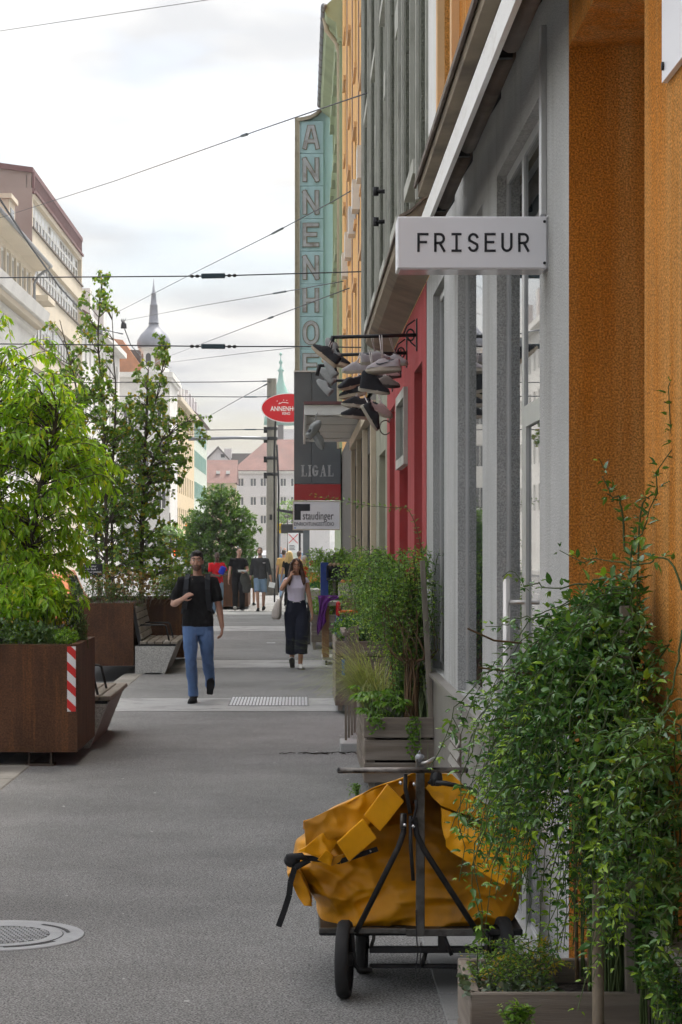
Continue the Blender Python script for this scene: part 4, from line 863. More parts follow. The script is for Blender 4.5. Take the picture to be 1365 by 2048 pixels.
for lab, pts, rad, ins in WIRES:
    P = [at(*p) for p in pts]; t = thing('overhead_wire', lab, 'wire', P[0], group='overhead wires')
    S = []
    for a, b_ in zip(P[:-1], P[1:]):
        for k in range(6): S.append(a.lerp(b_, k / 6))
    S.append(P[-1]); mb = MB(); mb.tube([p - P[0] for p in S], rad, 5); mb.build('strand', 'cable', t)
    for (a, b_) in ins:
        def onw(px):
            for p, q in zip(pts[:-1], pts[1:]):
                if min(p[0], q[0]) <= px <= max(p[0], q[0]):
                    f = (px - p[0]) / (q[0] - p[0]); A_, B_ = at(*p), at(*q); 
                    # solve along segment for the px
                    lo, hi = 0., 1.
                    for _ in range(30):
                        m_ = (lo + hi) / 2; c_ = A_.lerp(B_, m_); x_ = CX + c_.x * F / c_.y
                        if (x_ - px) * (q[0] - p[0]) < 0: lo = m_
                        else: hi = m_
                    return A_.lerp(B_, lo)
        A_, B_ = onw(a), onw(b_); big = b_ - a > 40
        mb = MB(); mb.beam(A_ - P[0], B_ - P[0], .09 if big else .06, .07 if big else .05, bev=.01); mb.build('insulator', 'insulator', t)
        if big:
            mb = MB(); d = (B_ - A_).normalized()
            for e, sg_ in ((A_, -1), (B_, 1)):
                for q in (.06, .14): mb.ell(e - P[0] + d * sg_ * q, (.035, .035, .025), 8, 6)
            mb.build('coupling', 'dark_metal', t)
sl_ = thing('street_lamp', 'grey street lamp head hung on cables above the trees', 'street lamp', at(183, 664, 108))
mb = MB(); mb.loftz([(0, 0, -.22, .40, .2), (0, 0, -.05, .58, .27), (.02, 0, .10, .55, .26), (.06, 0, .2, .40, .18)], 14); mb.build('lamp_head', 'zinc', sl_); mb = MB(); mb.loftz([(-.02, 0, -.29, .30, .14), (0, 0, -.215, .42, .2)], 14); mb.build('lens', 'frame_white', sl_)
mb = MB(); mb.tube([(.5, 0, .1), (1.0, 0, .05), (1.6, 0, -.1)], .04, 6); mb.build('arm', 'zinc', sl_)
sl2 = thing('cable_fitting', 'small dark cable fitting hanging on a wire beside the turret', 'fitting', at(248, 648, 120))
mb = MB(); mb.loftz([(0, 0, -.25, .17, .1), (0, 0, .0, .15, .1), (-.03, 0, .15, .06, .06)], 8); mb.build('body', 'dark_metal', sl2); mb = MB()
for q in (-.12, 0, .12): mb.tube([(0, 0, .1), (q, 0, .3)], .02, 5)
mb.build('prong', 'dark_metal', sl2)
# ================================================================ street signs, tram stop
def sign_post(name, label, px, pyt, Y, w, h, face, col):
    p = at(px, pyt, Y); t = thing(name, label, 'sign', (p.x, Y, 0)); mb = MB(); mb.tube([(0, 0.03, 0), (0, .03, p.z)], .035, 8); mb.build('post', 'zinc', t)
    mb = MB(); mb.b2((-w / 2, -.02, p.z - h), (w / 2, .01, p.z), .004); mb.build('panel', col, t); return t, p
t, p = sign_post('no_parking_sign', 'white no-parking board with a blue and red disc on the far pavement', 304, 1070, 195, .80, 1.25, None, 'warn_white')
mb = MB(); mb.lathe([(.30, -.034), (.30, -.022)], (0, 0, p.z - .42), 20, 'Y'); mb.build('disc', 'warn_red', t); mb = MB(); mb.lathe([(.22, -.04), (.22, -.033)], (0, 0, p.z - .42), 20, 'Y'); mb.build('disc_centre', 'print_blue', t)
mb = MB(); mb.beam((-.16, -.044, p.z - .26), (.16, -.044, p.z - .58), .006, .06); mb.build('bar', 'warn_red', t)
mat('sign_yellow', (.75, .50, .02), .5, .03, 2)
mat('light_red', (.8, .02, .01), .4, 0, emit=(1, .08, .02, 3.0)); mat('light_amber', (.8, .2, .02), .4, 0, emit=(1, .25, .02, 2.0))
t, p = sign_post('stop_sign_yellow', 'yellow tram stop sign with green H beside the dark display', 560, 1047, 98, .24, .44, None, 'sign_yellow')
mb = MB(); mb.lathe([(.085, -.028), (.085, -.022)], (0, 0, p.z - .2), 16, 'Y'); mb.build('ring', 'twig_green', t); mb = MB(); mb.lathe([(.065, -.03), (.065, -.0275)], (0, 0, p.z - .2), 16, 'Y'); mb.build('ring_centre', 'sign_yellow', t)
for x in (-.03, .03): mb = MB(); mb.b2((x - .012, -.034, p.z - .25), (x + .012, -.031, p.z - .15)); mb.build('letter_stroke', 'twig_green', t)
mb = MB(); mb.b2((-.018, -.034, p.z - .21), (.018, -.031, p.z - .19)); mb.build('letter_stroke', 'twig_green', t)
t, p = sign_post('timetable_board', 'white timetable board crossed out with red tape at the tram stop', 587, 1066, 94, .46, 1.45, None, 'warn_white')
for a, b_ in (((-.2, -.05), (.2, -.45)), ((.2, -.05), (-.2, -.45))): mb = MB(); mb.beam((a[0], -.026 - (a[0] < 0) * .003, p.z + a[1]), (b_[0], -.026 - (a[0] < 0) * .003, p.z + b_[1]), .004, .03); mb.build('red_tape', 'warn_red', t)
for i in range(4): mb = MB(); mb.b2((-.17, -.025, p.z - .56 - i * .06), (.05 + .03 * (i % 2), -.021, p.z - .535 - i * .06)); mb.build('print_line', 'black_ink', t)
mb = MB(); mb.b2((-.19, -.026, p.z - 1.4), (.19, -.021, p.z - .86)); mb.build('timetable', 'stucco_seaglass', t)
dd = thing('stop_display', 'black electronic display box and roof of the tram stop shelter', 'display', ((580 - CX) * 97 / F, 97.5, 0))
mb = MB(); mb.b2((-.4, 0, 2.40), (.6, .2, 2.82), .01); mb.build('case', 'black_plastic', dd); mb = MB(); mb.tube([(.45, .1, 0), (.45, .1, 2.42)], .05, 8); mb.build('post', 'dark_metal', dd)
mb = MB(); mb.prism([(-.75, 3.45), (.9, 3.15), (.9, 3.30), (-.75, 3.55)], .3, 1.6, lambda u, v, w: (u, w, v)); mb.build('roof', 'dark_metal', dd); mb = MB(); mb.b2((.6, .6, 0), (.9, .9, 3.2)); mb.build('column', 'slate_panel', dd)
tl = thing('traffic_light', 'traffic light showing red above a yellow box beside the round bush', 'traffic light', ((376 - CX) * 150 / F, 150, -.11))
mb = MB(); mb.tube([(0, 0, 0), (0, 0, 2.6)], .06, 8); mb.build('post', 'zinc', tl); mb = MB(); mb.b2((-.16, -.1, 2.5), (.16, .1, 3.5), .03); mb.build('housing', 'sign_yellow', tl)
mb = MB(); mb.lathe([(.12, -.13), (.12, -.1)], (0, 0, 3.3), 14, 'Y'); mb.build('red_lens', 'light_red', tl); mb = MB(); mb.lathe([(.12, -.13), (.12, -.1)], (0, 0, 2.98), 14, 'Y'); mb.lathe([(.12, -.13), (.12, -.1)], (0, 0, 2.68), 14, 'Y'); mb.build('dark_lens', 'black_plastic', tl)
# ================================================================ vehicles
mat('paint_orange', (.62, .16, .02), .3, .02, 2, coat=.6); mat('paint_white', (.75, .75, .75), .3, .02, 2, coat=.5); mat('lens_red', (.45, .01, .01), .2, 0); mat('paint_silver', (.45, .46, .48), .3, .02, 2, metal=.4)
def car(label, name, loc, paint, prof, wdt, glassz, wheel_r, axles, cat, rz=0., lit=False, lights=(.95, 1.15)):
    """prof: side outline (y,z) from rear bottom round; seen from behind"""
    t = thing(name, label, cat, loc, rz)
    mb = MB(); n = len(prof); zt = max(z for _, z in prof); V = []; zs = glassz[0]
    cols = [(-1.0, .0), (-.97, .05), (-.8, .06), (.8, .06), (.97, .05), (1.0, .0)]
    for (k, up) in cols:
        for (y_, z_) in prof:
            f = 1 - .16 * max(0, (z_ - zs) / (zt - zs)) if z_ > zs else 1.
            V.append((k * wdt / 2 * f, y_ + (.05 if abs(k) == 1 else 0) * (1 if y_ < 0 else -1), z_ - (.05 if abs(k) == 1 and z_ > zs else 0)))
    Fc = [(i * n + j, i * n + (j + 1) % n, (i + 1) * n + (j + 1) % n, (i + 1) * n + j) for i in range(5) for j in range(n)] + [tuple(reversed(range(n))), tuple(range(5 * n, 6 * n))]
    mb.add(V, Fc, False); mb.build('body', paint, t)
    rear = prof[0][0]; z0, z1 = glassz
    ry0 = [p for p in prof if p[1] >= z1 - .02][0][0] if True else rear
    b = MB(); b.add([(-wdt * .40, rear - .012 + .0, z0 + .04), (wdt * .40, rear - .012, z0 + .04), (wdt * .36, ry0 - .03, z1 - .08), (-wdt * .36, ry0 - .03, z1 - .08)], [(0, 1, 2, 3)]); b.build('rear_window', 'glass_dark', t)
    for s_ in (-1, 1):
        b = MB(); b.b2((s_ * wdt * .40 - .10, rear - .03, lights[0]), (s_ * wdt * .40 + .10, rear + .06, lights[1]), .02); b.build('tail_light', 'light_red' if lit else 'lens_red', t)
        b = MB(); L = max(y_ for y_, _ in prof); b.add([(s_ * (wdt / 2 * .985), rear + .5, z0 + .02), (s_ * (wdt / 2 * .985), rear + 2.6, z0 + .02), (s_ * (wdt / 2 * .87), rear + 2.1, z1 - .07), (s_ * (wdt / 2 * .87), rear + .75, z1 - .07)], [(0, 1, 2, 3)]); b.build('side_window', 'glass_dark', t)
        for a in axles:
            b = MB(); x0 = s_ * (wdt / 2 - .2); x1 = s_ * (wdt / 2 + .01); b.lathe([(wheel_r * .6, 0), (wheel_r, .02), (wheel_r, .19), (wheel_r * .62, .2)], (min(x0, x1), rear + a, wheel_r), 20, 'X'); w = b.build('wheel', 'rubber', t)
            b = MB(); b.lathe([(.001, 0), (wheel_r * .6, .0), (wheel_r * .6, .015), (.001, .03)], (x1 if s_ > 0 else x1 - .02, rear + a, wheel_r), 16, 'X'); b.build('rim', 'alu', w)
    b = MB(); b.b2((-wdt * .45, rear - .06, .32), (wdt * .45, rear + .02, .5), .02); b.build('bumper', 'black_plastic', t)
    b = MB(); b.b2((-.26, rear - .03, .72), (.26, rear - .012, .83)); b.build('number_plate', 'warn_white', t)
    return t
hatch = [(0, .28), (0, .85), (.06, 1.0), (.45, 1.42), (.9, 1.50), (2.2, 1.48), (3.0, 1.02), (4.0, .86), (4.15, .6), (4.15, .28)]
car('orange hatchback parked behind the leafy planters', 'parked_car', (-5.15, 40, -.11), 'paint_orange', hatch, 1.78, (.98, 1.45), .31, (.75, 3.3), 'car', lights=(.85, 1.12))
vanp = [(0, .3), (0, 1.2), (.04, 2.3), (.2, 2.45), (3.6, 2.42), (4.4, 1.5), (5.2, 1.2), (5.3, .8), (5.3, .3)]
car('white van with glowing tail light beyond the round bush', 'delivery_van', (-8.75, 165, -.11), 'paint_white', vanp, 2.0, (1.3, 2.25), .34, (1.0, 4.3), 'van', lit=True, lights=(1.15, 1.55))
car('small white car far down the street behind the bush', 'distant_car', (-5.2, 215, -.11), 'paint_white', hatch, 1.8, (.98, 1.45), .31, (.75, 3.3), 'car')
car('silver car far off near the mast', 'distant_car', (-3.6, 195, -.11), 'paint_silver', hatch, 1.8, (.98, 1.45), .31, (.75, 3.3), 'car')
bk = thing('bicycle', 'bicycle leaning by the no-parking sign', 'bicycle', (at(306, 1100, 196).x, 196.5, .01), R(15))
for x in (-.52, .52):
    b = MB(); b.tube([(x + .34 * math.cos(a), 0, .34 + .34 * math.sin(a)) for a in [i * math.pi / 10 for i in range(21)]], .025, 5); b.build('wheel', 'rubber', bk)
b = MB(); b.tube([(-.52, 0, .34), (-.1, 0, .34), (.42, 0, .85), (.52, 0, .34)], .02, 5); b.tube([(-.1, 0, .34), (-.25, 0, .85), (.4, 0, .83)], .02, 5); b.tube([(-.52, 0, .34), (-.25, 0, .85)], .018, 5); b.build('frame', 'dark_metal', bk)
b = MB(); b.box((-.27, 0, .93), (.26, .13, .06), bev=.02); b.build('saddle', 'black_plastic', bk); b = MB(); b.tube([(.40, -.28, 1.02), (.42, 0, 1.0), (.40, .28, 1.02)], .015, 5); b.tube([(.42, 0, .85), (.42, 0, 1.0)], .015, 5); b.build('handlebar', 'dark_metal', bk)
# ================================================================ corten planters with benches
def warn_tape(parent, x0, x1, z0, z1, y, n=3):
    """red and white slanted warning strips, each strip a piece"""
    b = MB(); b.b2((x0, y - .002, z0), (x1, y + .001, z1)); p = b.build('warning_plate', 'warn_white', parent)
    w = x1 - x0; ph = (z1 - z0) / (n + .5); sl = w * .95
    for k in range(n + 2):
        zb = z0 + k * ph - sl * .5
        poly = [(x0, zb + sl), (x1, zb), (x1, zb + ph * .48), (x0, zb + ph * .48 + sl)]
        # clip to the plate
        out = []
        def clip(poly, f):
            r = []
            for i in range(len(poly)):
                a, c = poly[i], poly[(i + 1) % len(poly)]; fa, fc = f(a), f(c)
                if fa >= 0: r.append(a)
                if fa * fc < 0: t = fa / (fa - fc); r.append((a[0] + (c[0] - a[0]) * t, a[1] + (c[1] - a[1]) * t))
            return r
        poly = clip(clip(poly, lambda q: q[1] - z0), lambda q: z1 - q[1])
        if len(poly) >= 3: b = MB(); b.prism(poly, y - .0055, y - .0025, lambda u, v, w_: (u, w_, v)); b.build('red_stripe', 'warn_red', p)
def steel_tub(parent, name, poly, z0, z1, th=.012):
    """open box following a plan outline (x,y), with a rim and soil"""
    n = len(poly); b = MB(); c = Vector((sum(p[0] for p in poly) / n, sum(p[1] for p in poly) / n))
    for i in range(n):
        p, q = Vector(poly[i]), Vector(poly[(i + 1) % n]); d = (q - p).normalized(); nrm = Vector((d.y, -d.x))
        a0, a1 = p, q; b0, b1 = p - nrm * th + d * th, q - nrm * th - d * th
        V = [(a0.x, a0.y, z0), (a1.x, a1.y, z0), (a1.x, a1.y, z1), (a0.x, a0.y, z1), (b0.x, b0.y, z0), (b1.x, b1.y, z0), (b1.x, b1.y, z1), (b0.x, b0.y, z1)]
        b.add(V, [(0, 1, 2, 3), (5, 4, 7, 6), (3, 2, 6, 7)])
    o = b.build(name, 'corten', parent)
    b = MB(); V = [(p[0], p[1], z1 - .07) for p in poly]; b.add(V, [tuple(range(n))]); b.add([(p[0], p[1], z0 + .005) for p in poly], [tuple(reversed(range(n)))]); b.build('soil', 'soil', parent)
    b = MB()
    for i in range(n):     # inward lip
        p, q = Vector(poly[i]), Vector(poly[(i + 1) % n]); d = (q - p).normalized(); nrm = Vector((d.y, -d.x))
        V = [(p.x, p.y, z1 + .002), (q.x, q.y, z1 + .002), (q.x - nrm.x * .055 - d.x * .055, q.y - nrm.y * .055 - d.y * .055, z1 + .002), (p.x - nrm.x * .055 + d.x * .055, p.y - nrm.y * .055 + d.y * .055, z1 + .002)]
        b.add(V, [(0, 1, 2, 3)])
    b.build('rim', 'corten', parent); return o
def bench(name, label, loc, length, arms=True):
    """faces +X; origin at its near inner corner on the ground; runs along +Y"""
    t = thing(name, label, 'bench', loc, group='planter benches')
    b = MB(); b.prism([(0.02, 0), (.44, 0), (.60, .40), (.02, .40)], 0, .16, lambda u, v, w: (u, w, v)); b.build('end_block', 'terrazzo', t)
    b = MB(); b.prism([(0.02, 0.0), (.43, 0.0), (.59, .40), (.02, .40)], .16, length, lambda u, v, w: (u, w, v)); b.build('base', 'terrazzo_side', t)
    b = MB(); b.box((0, 0, 0), (.098, length - .02, .045), bev=.008); me = b.mesh('seat_slat', 'bench_wood')
    for i in range(5): inst('seat_slat', me, t, (.135 + i * .112, length / 2, .452))
    b = MB(); b.b2((.06, .05, .402), (.60, .10, .428)); b.b2((.06, length - .1, .402), (.60, length - .05, .428)); b.build('seat_bearer', 'dark_metal', t)
    b = MB(); b.box((0, 0, 0), (.03, length - .06, .085), bev=.006); me = b.mesh('back_slat', 'bench_wood')
    for i in range(5): inst('back_slat', me, t, (.105 - i * .022, length / 2, .54 + i * .096), (0, R(-13), 0))
    for yv in (.03, length - .03):
        b = MB(); b.beam((.09, yv, .43), (-.02, yv, .99), .05, .02); b.build('back_stay', 'dark_metal', t)
    if arms:
        for yv in (.18, length * .55):
            b = MB(); b.tube([(.07, yv, .70), (.42, yv, .70), (.45, yv, .685), (.50, yv, .475)], .012, 6); b.build('armrest', 'dark_metal', t)
    return t
def planter(name, label, loc, poly, z0, z1):
    t = thing(name, label, 'planter', loc, group='rust brown steel planters'); steel_tub(t, 'tub', poly, z0, z1)
    xs = [p[0] for p in poly]; ys = [p[1] for p in poly]
    for (x, y_) in ((max(xs) - .32, min(ys) + .12), (min(xs) + .2, min(ys) + .12), (min(xs) + .2, max(ys) - .2), (max(xs) - .8, max(ys) - .2)):
        b = MB(); b.b2((x - .12, y_ - .1, 0.0), (x + .12, y_ + .1, .018)); b.b2((x - .10, y_ - .06, .018), (x - .085, y_ + .06, z0)); b.b2((x + .085, y_ - .06, .018), (x + .10, y_ + .06, z0)); b.b2((x - .1, y_ - .06, z0 - .012), (x + .1, y_ + .06, z0 + .004)); b.build('foot', 'corten_dark', t)
    return t
p1 = planter('corten_planter', 'rust brown steel planter with red and white warning strip, nearest the camera', (-1.863, 18.0, 0), [(-2.2, 0), (0, 0), (0, 1.55), (-.62, 1.56), (-.62, 3.6), (-2.2, 3.6)], .12, 1.02)
warn_tape(p1, -.084, -.012, .46, 1.005, -.004, 3)
bench('planter_bench', 'slatted bench half hidden behind the nearest rust planter', (-2.36, 19.62, 0), 1.95)
p2 = planter('corten_planter', 'second rust brown planter with a slatted bench set in its corner', (-2.39, 30.9, 0), [(-.97, 0), (0, 0), (0, 2.2), (.60, 2.21), (.60, 4.4), (-.97, 4.4)], .12, 1.02)
warn_tape(p2, -.965, -.865, .46, 1.005, -.004, 3)
# its warning strip stands at the outer corner
bench('planter_bench', 'slatted bench with pale stone end beside the second rust planter', (-2.388, 30.92, 0), 2.1)
p3 = planter('corten_planter', 'far planter below the round bush beside the red polo man', (-1.72, 62.3, 0), [(-1.9, 0), (.22, 0), (.22, 3.2), (-1.9, 3.2)], .08, 1.02)
# notice board standing in the second planter
nb = thing('notice_board', 'small black notice with white handwriting standing among the planter stems', 'sign', (at(186, 1140, 31.6).x, 31.6, .95))
zt = at(186, 1128, 31.6).z - .95; b = MB(); b.tube([(0, .012, 0), (0, .012, zt)], .012, 6); b.build('stake', 'wood_post', nb)
b = MB(); b.b2((-.145, -.01, zt - .19), (.145, .0, zt), .003); b.build('board', 'black_ink', nb)
for i, tx in enumerate(('Mehr Natur', 'in der Stadt !', 'Pflegen wir gemeinsam', 'darauf !')): text('handwriting', tx, .04, 'print_white', nb, (-.13, -.012, zt - .045 - i * .042), sx=.7 if i == 2 else .95, ext=.001)
# ================================================================ wooden boxes
def wood_box(name, label, loc, w, l, ztop, boards, bh, gap, th=.028, legs=.1, slats=True, group='grey wooden plant boxes'):
    """near left corner at loc; w along +X, l along +Y; boards stacked down from ztop"""
    t = thing(name, label, 'planter', loc, group=group)
    b = MB(); b.box((0, 0, 0), (w, th, bh), bev=.004); mf = b.mesh('board', 'wood_grey')
    b = MB(); b.box((0, 0, 0), (th, l - 2 * th - .004, bh), bev=.004); msd = b.mesh('board', 'wood_grey_y')
    for i in range(boards):
        z = ztop - bh / 2 - i * (bh + gap)
        for yv in (th / 2, l - th / 2): inst('board', mf, t, (w / 2 + random.uniform(-.003, .003), yv, z), (0, R(random.uniform(-.3, .3)), 0))
        for x in (th / 2, w - th / 2): inst('board', msd, t, (x, l / 2, z), (R(random.uniform(-.2, .2)), 0, 0))
    zb = ztop - boards * (bh + gap) + gap
    b = MB(); b.box((0, 0, 0), (.05, .05, ztop - .02 - (zb - legs)), bev=.004); ml = b.mesh('leg', 'wood_post')
    for x in (th + .027, w - th - .027):
        for yv in (th + .027, l - th - .027): inst('leg', ml, t, (x, yv, (ztop - .02 + zb - legs) / 2))
    b = MB(); b.b2((th, th, ztop - .10), (w - th, l - th, ztop - .07)); b.b2((th, th, zb + .0), (w - th, l - th, zb + .02)); b.build('soil', 'soil', t)
    return t
wb1 = wood_box('plant_box', 'grey wooden plant box in front holding the arching jasmine', (.478, 6.0, 0), .505, .52, .60, 3, .17, .012, legs=.02)
wb2 = wood_box('plant_box', 'grey plank plant box with grasses and a stake behind the yellow cart', (.474, 15.8, 0), .515, 2.1, .585, 3, .148, .018, legs=.085)
wb3 = wood_box('plant_box', 'grey plant box half hidden behind the feathery grass', (.39, 23.6, 0), .60, 1.9, .80, 4, .165, .015, legs=.06)
wb4 = wood_box('plant_box', 'grey plant box by the woman\'s hand, three boards on short legs', (.205, 38.2, 0), .75, 1.6, .62, 3, .15, .02, legs=.14)
def stake(name, label, loc, h, w, tilt=(0, 0), m='wood_post', cat='stake'):
    t = thing(name, label, cat, loc, group='plant stakes'); b = MB(); b.box((0, 0, h / 2), (w, w * .8, h), bev=.003)
    o = b.build('post', m, t); t.rotation_euler = (tilt[0], tilt[1], 0)
    b = MB(); b.lathe([(.004, -.003), (.004, 0)], (0, -w * .4, h - .07), 6, 'Y'); b.build('screw', 'zinc', t); return t
stake('support_post', 'grey grooved post rising through the front jasmine', (at(1264, 1970, 6.06).x, 6.06, .50), 1.18, .034, (0, R(-.8)))
stake('support_post', 'second grey post behind the front jasmine, mostly covered', (at(1212, 1970, 6.48).x, 6.485, .50), 1.10, .030)
stake('support_post', 'reddish leaning stake in the plank box behind the cart', (at(864, 1420, 15.87).x, 15.87, .50), 1.24, .040, (0, R(-3.2)))
stake('support_post', 'thin grey post among the jasmine above the grass', (at(741, 1270, 24.0).x, 24.0, .72), .95, .030)
stake('support_post', 'brown post among the dark bush by the fruit', (at(669, 1150, 38.6).x, 38.6, .55), 1.15, .055)
bs = thing('bamboo_stake', 'thick weathered bamboo cane standing in front of the box', 'stake', (at(1197, 2048, 5.86).x, 5.86, .0))
b = MB(); prof = [(.0165, 0)]
for z in (.28, .52, .545, .93): prof += [(.0165, z - .006), (.019, z), (.0165, z + .006)]
prof = [(r, z) for r, z in prof if z < .94]; prof += [(.0170, .935), (.012, .937), (.011, .88)]
b.lathe(prof, n=14); b.build('cane', 'bamboo', bs)
# slatted rack beside the plank box
rk = thing('slatted_rack', 'narrow upright slatted rack with a concrete foot beside the plank box', 'rack', (.385, 19.2, 0))
b = MB(); b.box((0, 0, 0), (.022, .028, 1.0)); me = b.mesh('slat', 'wood_post')
for i in range(5): inst('slat', me, rk, (.03 + i * .033, .12 + i * .26, .60))
b = MB(); b.b2((-.02, 0, 0), (.15, .5, .085), .008); b.build('foot_block', 'concrete_strip', rk); b = MB(); b.b2((.0, .1, 1.04), (.05, 1.3, 1.07)); b.build('top_rail', 'wood_grey_y', rk)
b = MB(); b.b2((-.006, .18, .68), (.02, .22, .82)); b.build('blue_tag', 'print_blue', rk)
# ================================================================ post cart
mat('tarp', (.72, .325, .002), .40, .10, 4, .15, 26, spec=.28, col2=(.34, .135, .005), c2scale=3.2, c2lo=.50, c2hi=.80, bdist=.006, rough2=.55)
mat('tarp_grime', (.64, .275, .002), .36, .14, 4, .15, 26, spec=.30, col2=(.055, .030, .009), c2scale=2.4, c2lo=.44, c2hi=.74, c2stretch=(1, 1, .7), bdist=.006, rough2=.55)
mat('tarp_red', (.55, .06, .015), .5, .1, 4)
CYF = 8.86
ct = thing('post_cart', 'yellow tarpaulin bag trolley with a T-handle and dark steel frame', 'cart', (.45, 9.1, 0))
def cz(zx, zy, Y=CYF):
    p = at(540 + zx * .4249, 1480 + zy * .4249, Y); return p - Vector((.45, 9.1, 0))
CK = .4249 * CYF / F      # metres for one unit of the traced outline
# bag body: rings from bottom to top following the outline, pulled by folds
Lx = [(880, 228), (850, 226), (815, 222), (770, 185), (740, 165), (700, 132), (660, 100), (630, 88), (600, 100), (560, 112), (500, 130), (460, 165), (420, 190), (360, 240), (300, 330), (250, 430), (200, 540), (165, 640)]
Rx = [(900, 1188), (850, 1205), (800, 1212), (700, 1228), (600, 1240), (520, 1235), (450, 1200), (400, 1130), (350, 1050), (300, 990), (250, 930), (200, 890), (165, 850)]
def interp(tab, v):
    tab = sorted(tab)
    for (a, x), (c, y_) in zip(tab[:-1], tab[1:]):
        if a <= v <= c: return x + (y_ - x) * (v - a) / (c - a)
    return tab[0][1] if v < tab[0][0] else tab[-1][1]
NR, NS = 84, 220; V = []; Fc = []
folds = [((180, 565), (430, 610), 16, 34), ((170, 575), (400, 700), 15, 40), ((165, 590), (330, 830), 14, 34), ((215, 745), (365, 765), 18, 52), ((232, 862), (420, 720), 14, 30), ((420, 720), (640, 690), 16, 26), ((430, 640), (560, 560), 18, 28),
         ((660, 520), (692, 880), 12, -46), ((520, 590), (668, 650), 20, -34), ((560, 850), (660, 740), 16, 30), ((735, 420), (805, 500), 16, 44), ((805, 500), (735, 800), 20, 40), ((742, 610), (900, 560), 14, -30), ((770, 700), (1010, 820), 18, 34), ((860, 640), (980, 760), 14, -24), ((1010, 620), (1110, 860), 16, 30), ((1090, 880), (1205, 700), 18, 40), ((900, 860), (1040, 700), 14, 26), ((330, 880), (560, 860), 12, 20), ((740, 870), (900, 850), 12, 22)]
def segd(p, a, c):
    ax_, ay = c[0] - a[0], c[1] - a[1]; t = max(0, min(1, ((p[0] - a[0]) * ax_ + (p[1] - a[1]) * ay) / (ax_ * ax_ + ay * ay)))
    return math.hypot(p[0] - a[0] - ax_ * t, p[1] - a[1] - ay * t)
for i in range(NR + 1):
    v = 893 - (893 - 168) * i / NR; l, r = interp(Lx, v), interp(Rx, v); cx_ = (l + r) / 2; hw = (r - l) / 2; f = i / NR
    dep = .40 * (1 - .65 * f ** 2.2); yc = .46 + .02 * f
    for j in range(NS):
        a = 2 * math.pi * j / NS; ca, sa = math.cos(a), math.sin(a); e = .55
        x = cx_ + hw * math.copysign(abs(ca) ** e, ca); yy = yc + dep * math.copysign(abs(sa) ** e, sa)
        p = cz(x, v)
        if sa < 0:
            pull = sum(h * math.exp(-(segd((x, v), A_, B_) / (w_ * 1.5))) for A_, B_, w_, h in folds) * CK * .62
            nz = mnoise.noise(Vector((x * .006, v * .010, 3.1))) * .040 + (1 - abs(mnoise.noise(Vector((x * .005 + v * .004, v * .007 - x * .003, 8.2))))) ** 6 * .030 - .02
            # crease round the centre post
            pull += -26 * math.exp(-((x - 700) / 60) ** 2) * CK * (.4 + f)
            yy -= (pull + nz) * min(1, -sa * 1.6) * (1 - max(0, f - .8) * 4)
        else: yy += mnoise.noise(Vector((x * .008, v * .01, 9))) * .04
        edge = abs(ca) ** 6
        x += edge * 16 * mnoise.noise(Vector((v * .02, a, 1.7)))
        q = cz(x, v); V.append((q.x, q.y + yy - .0, q.z - max(0, yy - .05) * .17 * f + (.012 * mnoise.noise(Vector((x * .02, 4, yy * 6))) if f > .9 else 0)))
for i in range(NR):
    for j in range(NS): Fc.append((i * NS + j, i * NS + (j + 1) % NS, (i + 1) * NS + (j + 1) % NS, (i + 1) * NS + j))
Fc.append(tuple(reversed(range(NS)))); Fc.append(tuple(NR * NS + j for j in range(NS)))
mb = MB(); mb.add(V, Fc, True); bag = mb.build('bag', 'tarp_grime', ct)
def flap(name, poly, yf, yb, m='tarp', wav=.006, parent=bag, n=4, th=None, tilt=None, bev=.0028):
    """tarpaulin piece: outline in traced units, from depth yf back to yb, edges softened"""
    bm = bmesh.new(); c = Vector((sum(p[0] for p in poly) / len(poly), sum(p[1] for p in poly) / len(poly)))
    def dy(p): return (tilt[0] * (p[0] - c.x) + tilt[1] * (p[1] - c.y)) * CK if tilt else 0
    vf = [bm.verts.new(cz(*p) + Vector((0, yf + dy(p), 0))) for p in poly]; vb = [bm.verts.new(cz(*p) + Vector((0, yb + dy(p), 0))) for p in poly]
    k = len(poly); bm.faces.new(vf); bm.faces.new(list(reversed(vb)))
    for i in range(k): bm.faces.new((vf[i], vb[i], vb[(i + 1) % k], vf[(i + 1) % k]))
    bmesh.ops.recalc_face_normals(bm, faces=bm.faces)
    bmesh.ops.bevel(bm, geom=bm.edges[:], offset=bev, segments=2, affect='EDGES', profile=.5)
    bmesh.ops.triangulate(bm, faces=bm.faces[:]); 
    for _ in range(n): bmesh.ops.subdivide_edges(bm, edges=[e for e in bm.edges if e.calc_length() > .014], cuts=1, use_grid_fill=False); bmesh.ops.triangulate(bm, faces=bm.faces[:])
    for v in bm.verts:
        q = v.co; d = ((1 - abs(mnoise.noise(Vector((q.x * 9 + q.z * 5, q.y * 9, q.z * 8 - q.x * 4))))) ** 3 * 1.2 - .5) * wav + mnoise.noise(Vector((q.x * 26, q.y * 20, q.z * 26 + 4))) * wav * .3; v.co = q + Vector((d * .3, -d, d * .3))
    me = bpy.data.meshes.new(name); bm.to_mesh(me); bm.free(); me.materials.append(MATS[m]); me.polygons.foreach_set('use_smooth', [False] * len(me.polygons))
    me.polygons.foreach_set('use_smooth', [True] * len(me.polygons)); o = inst(name, me, parent); return o
def crumple(q): return sum((1 - abs(mnoise.noise(Vector((q.x * f_ + o_, q.y * f_ * .8, q.z * f_ - o_))))) ** 4 * a_ for f_, a_, o_ in ((6, .016, 0), (11, .010, 5), (21, .005, 9)))
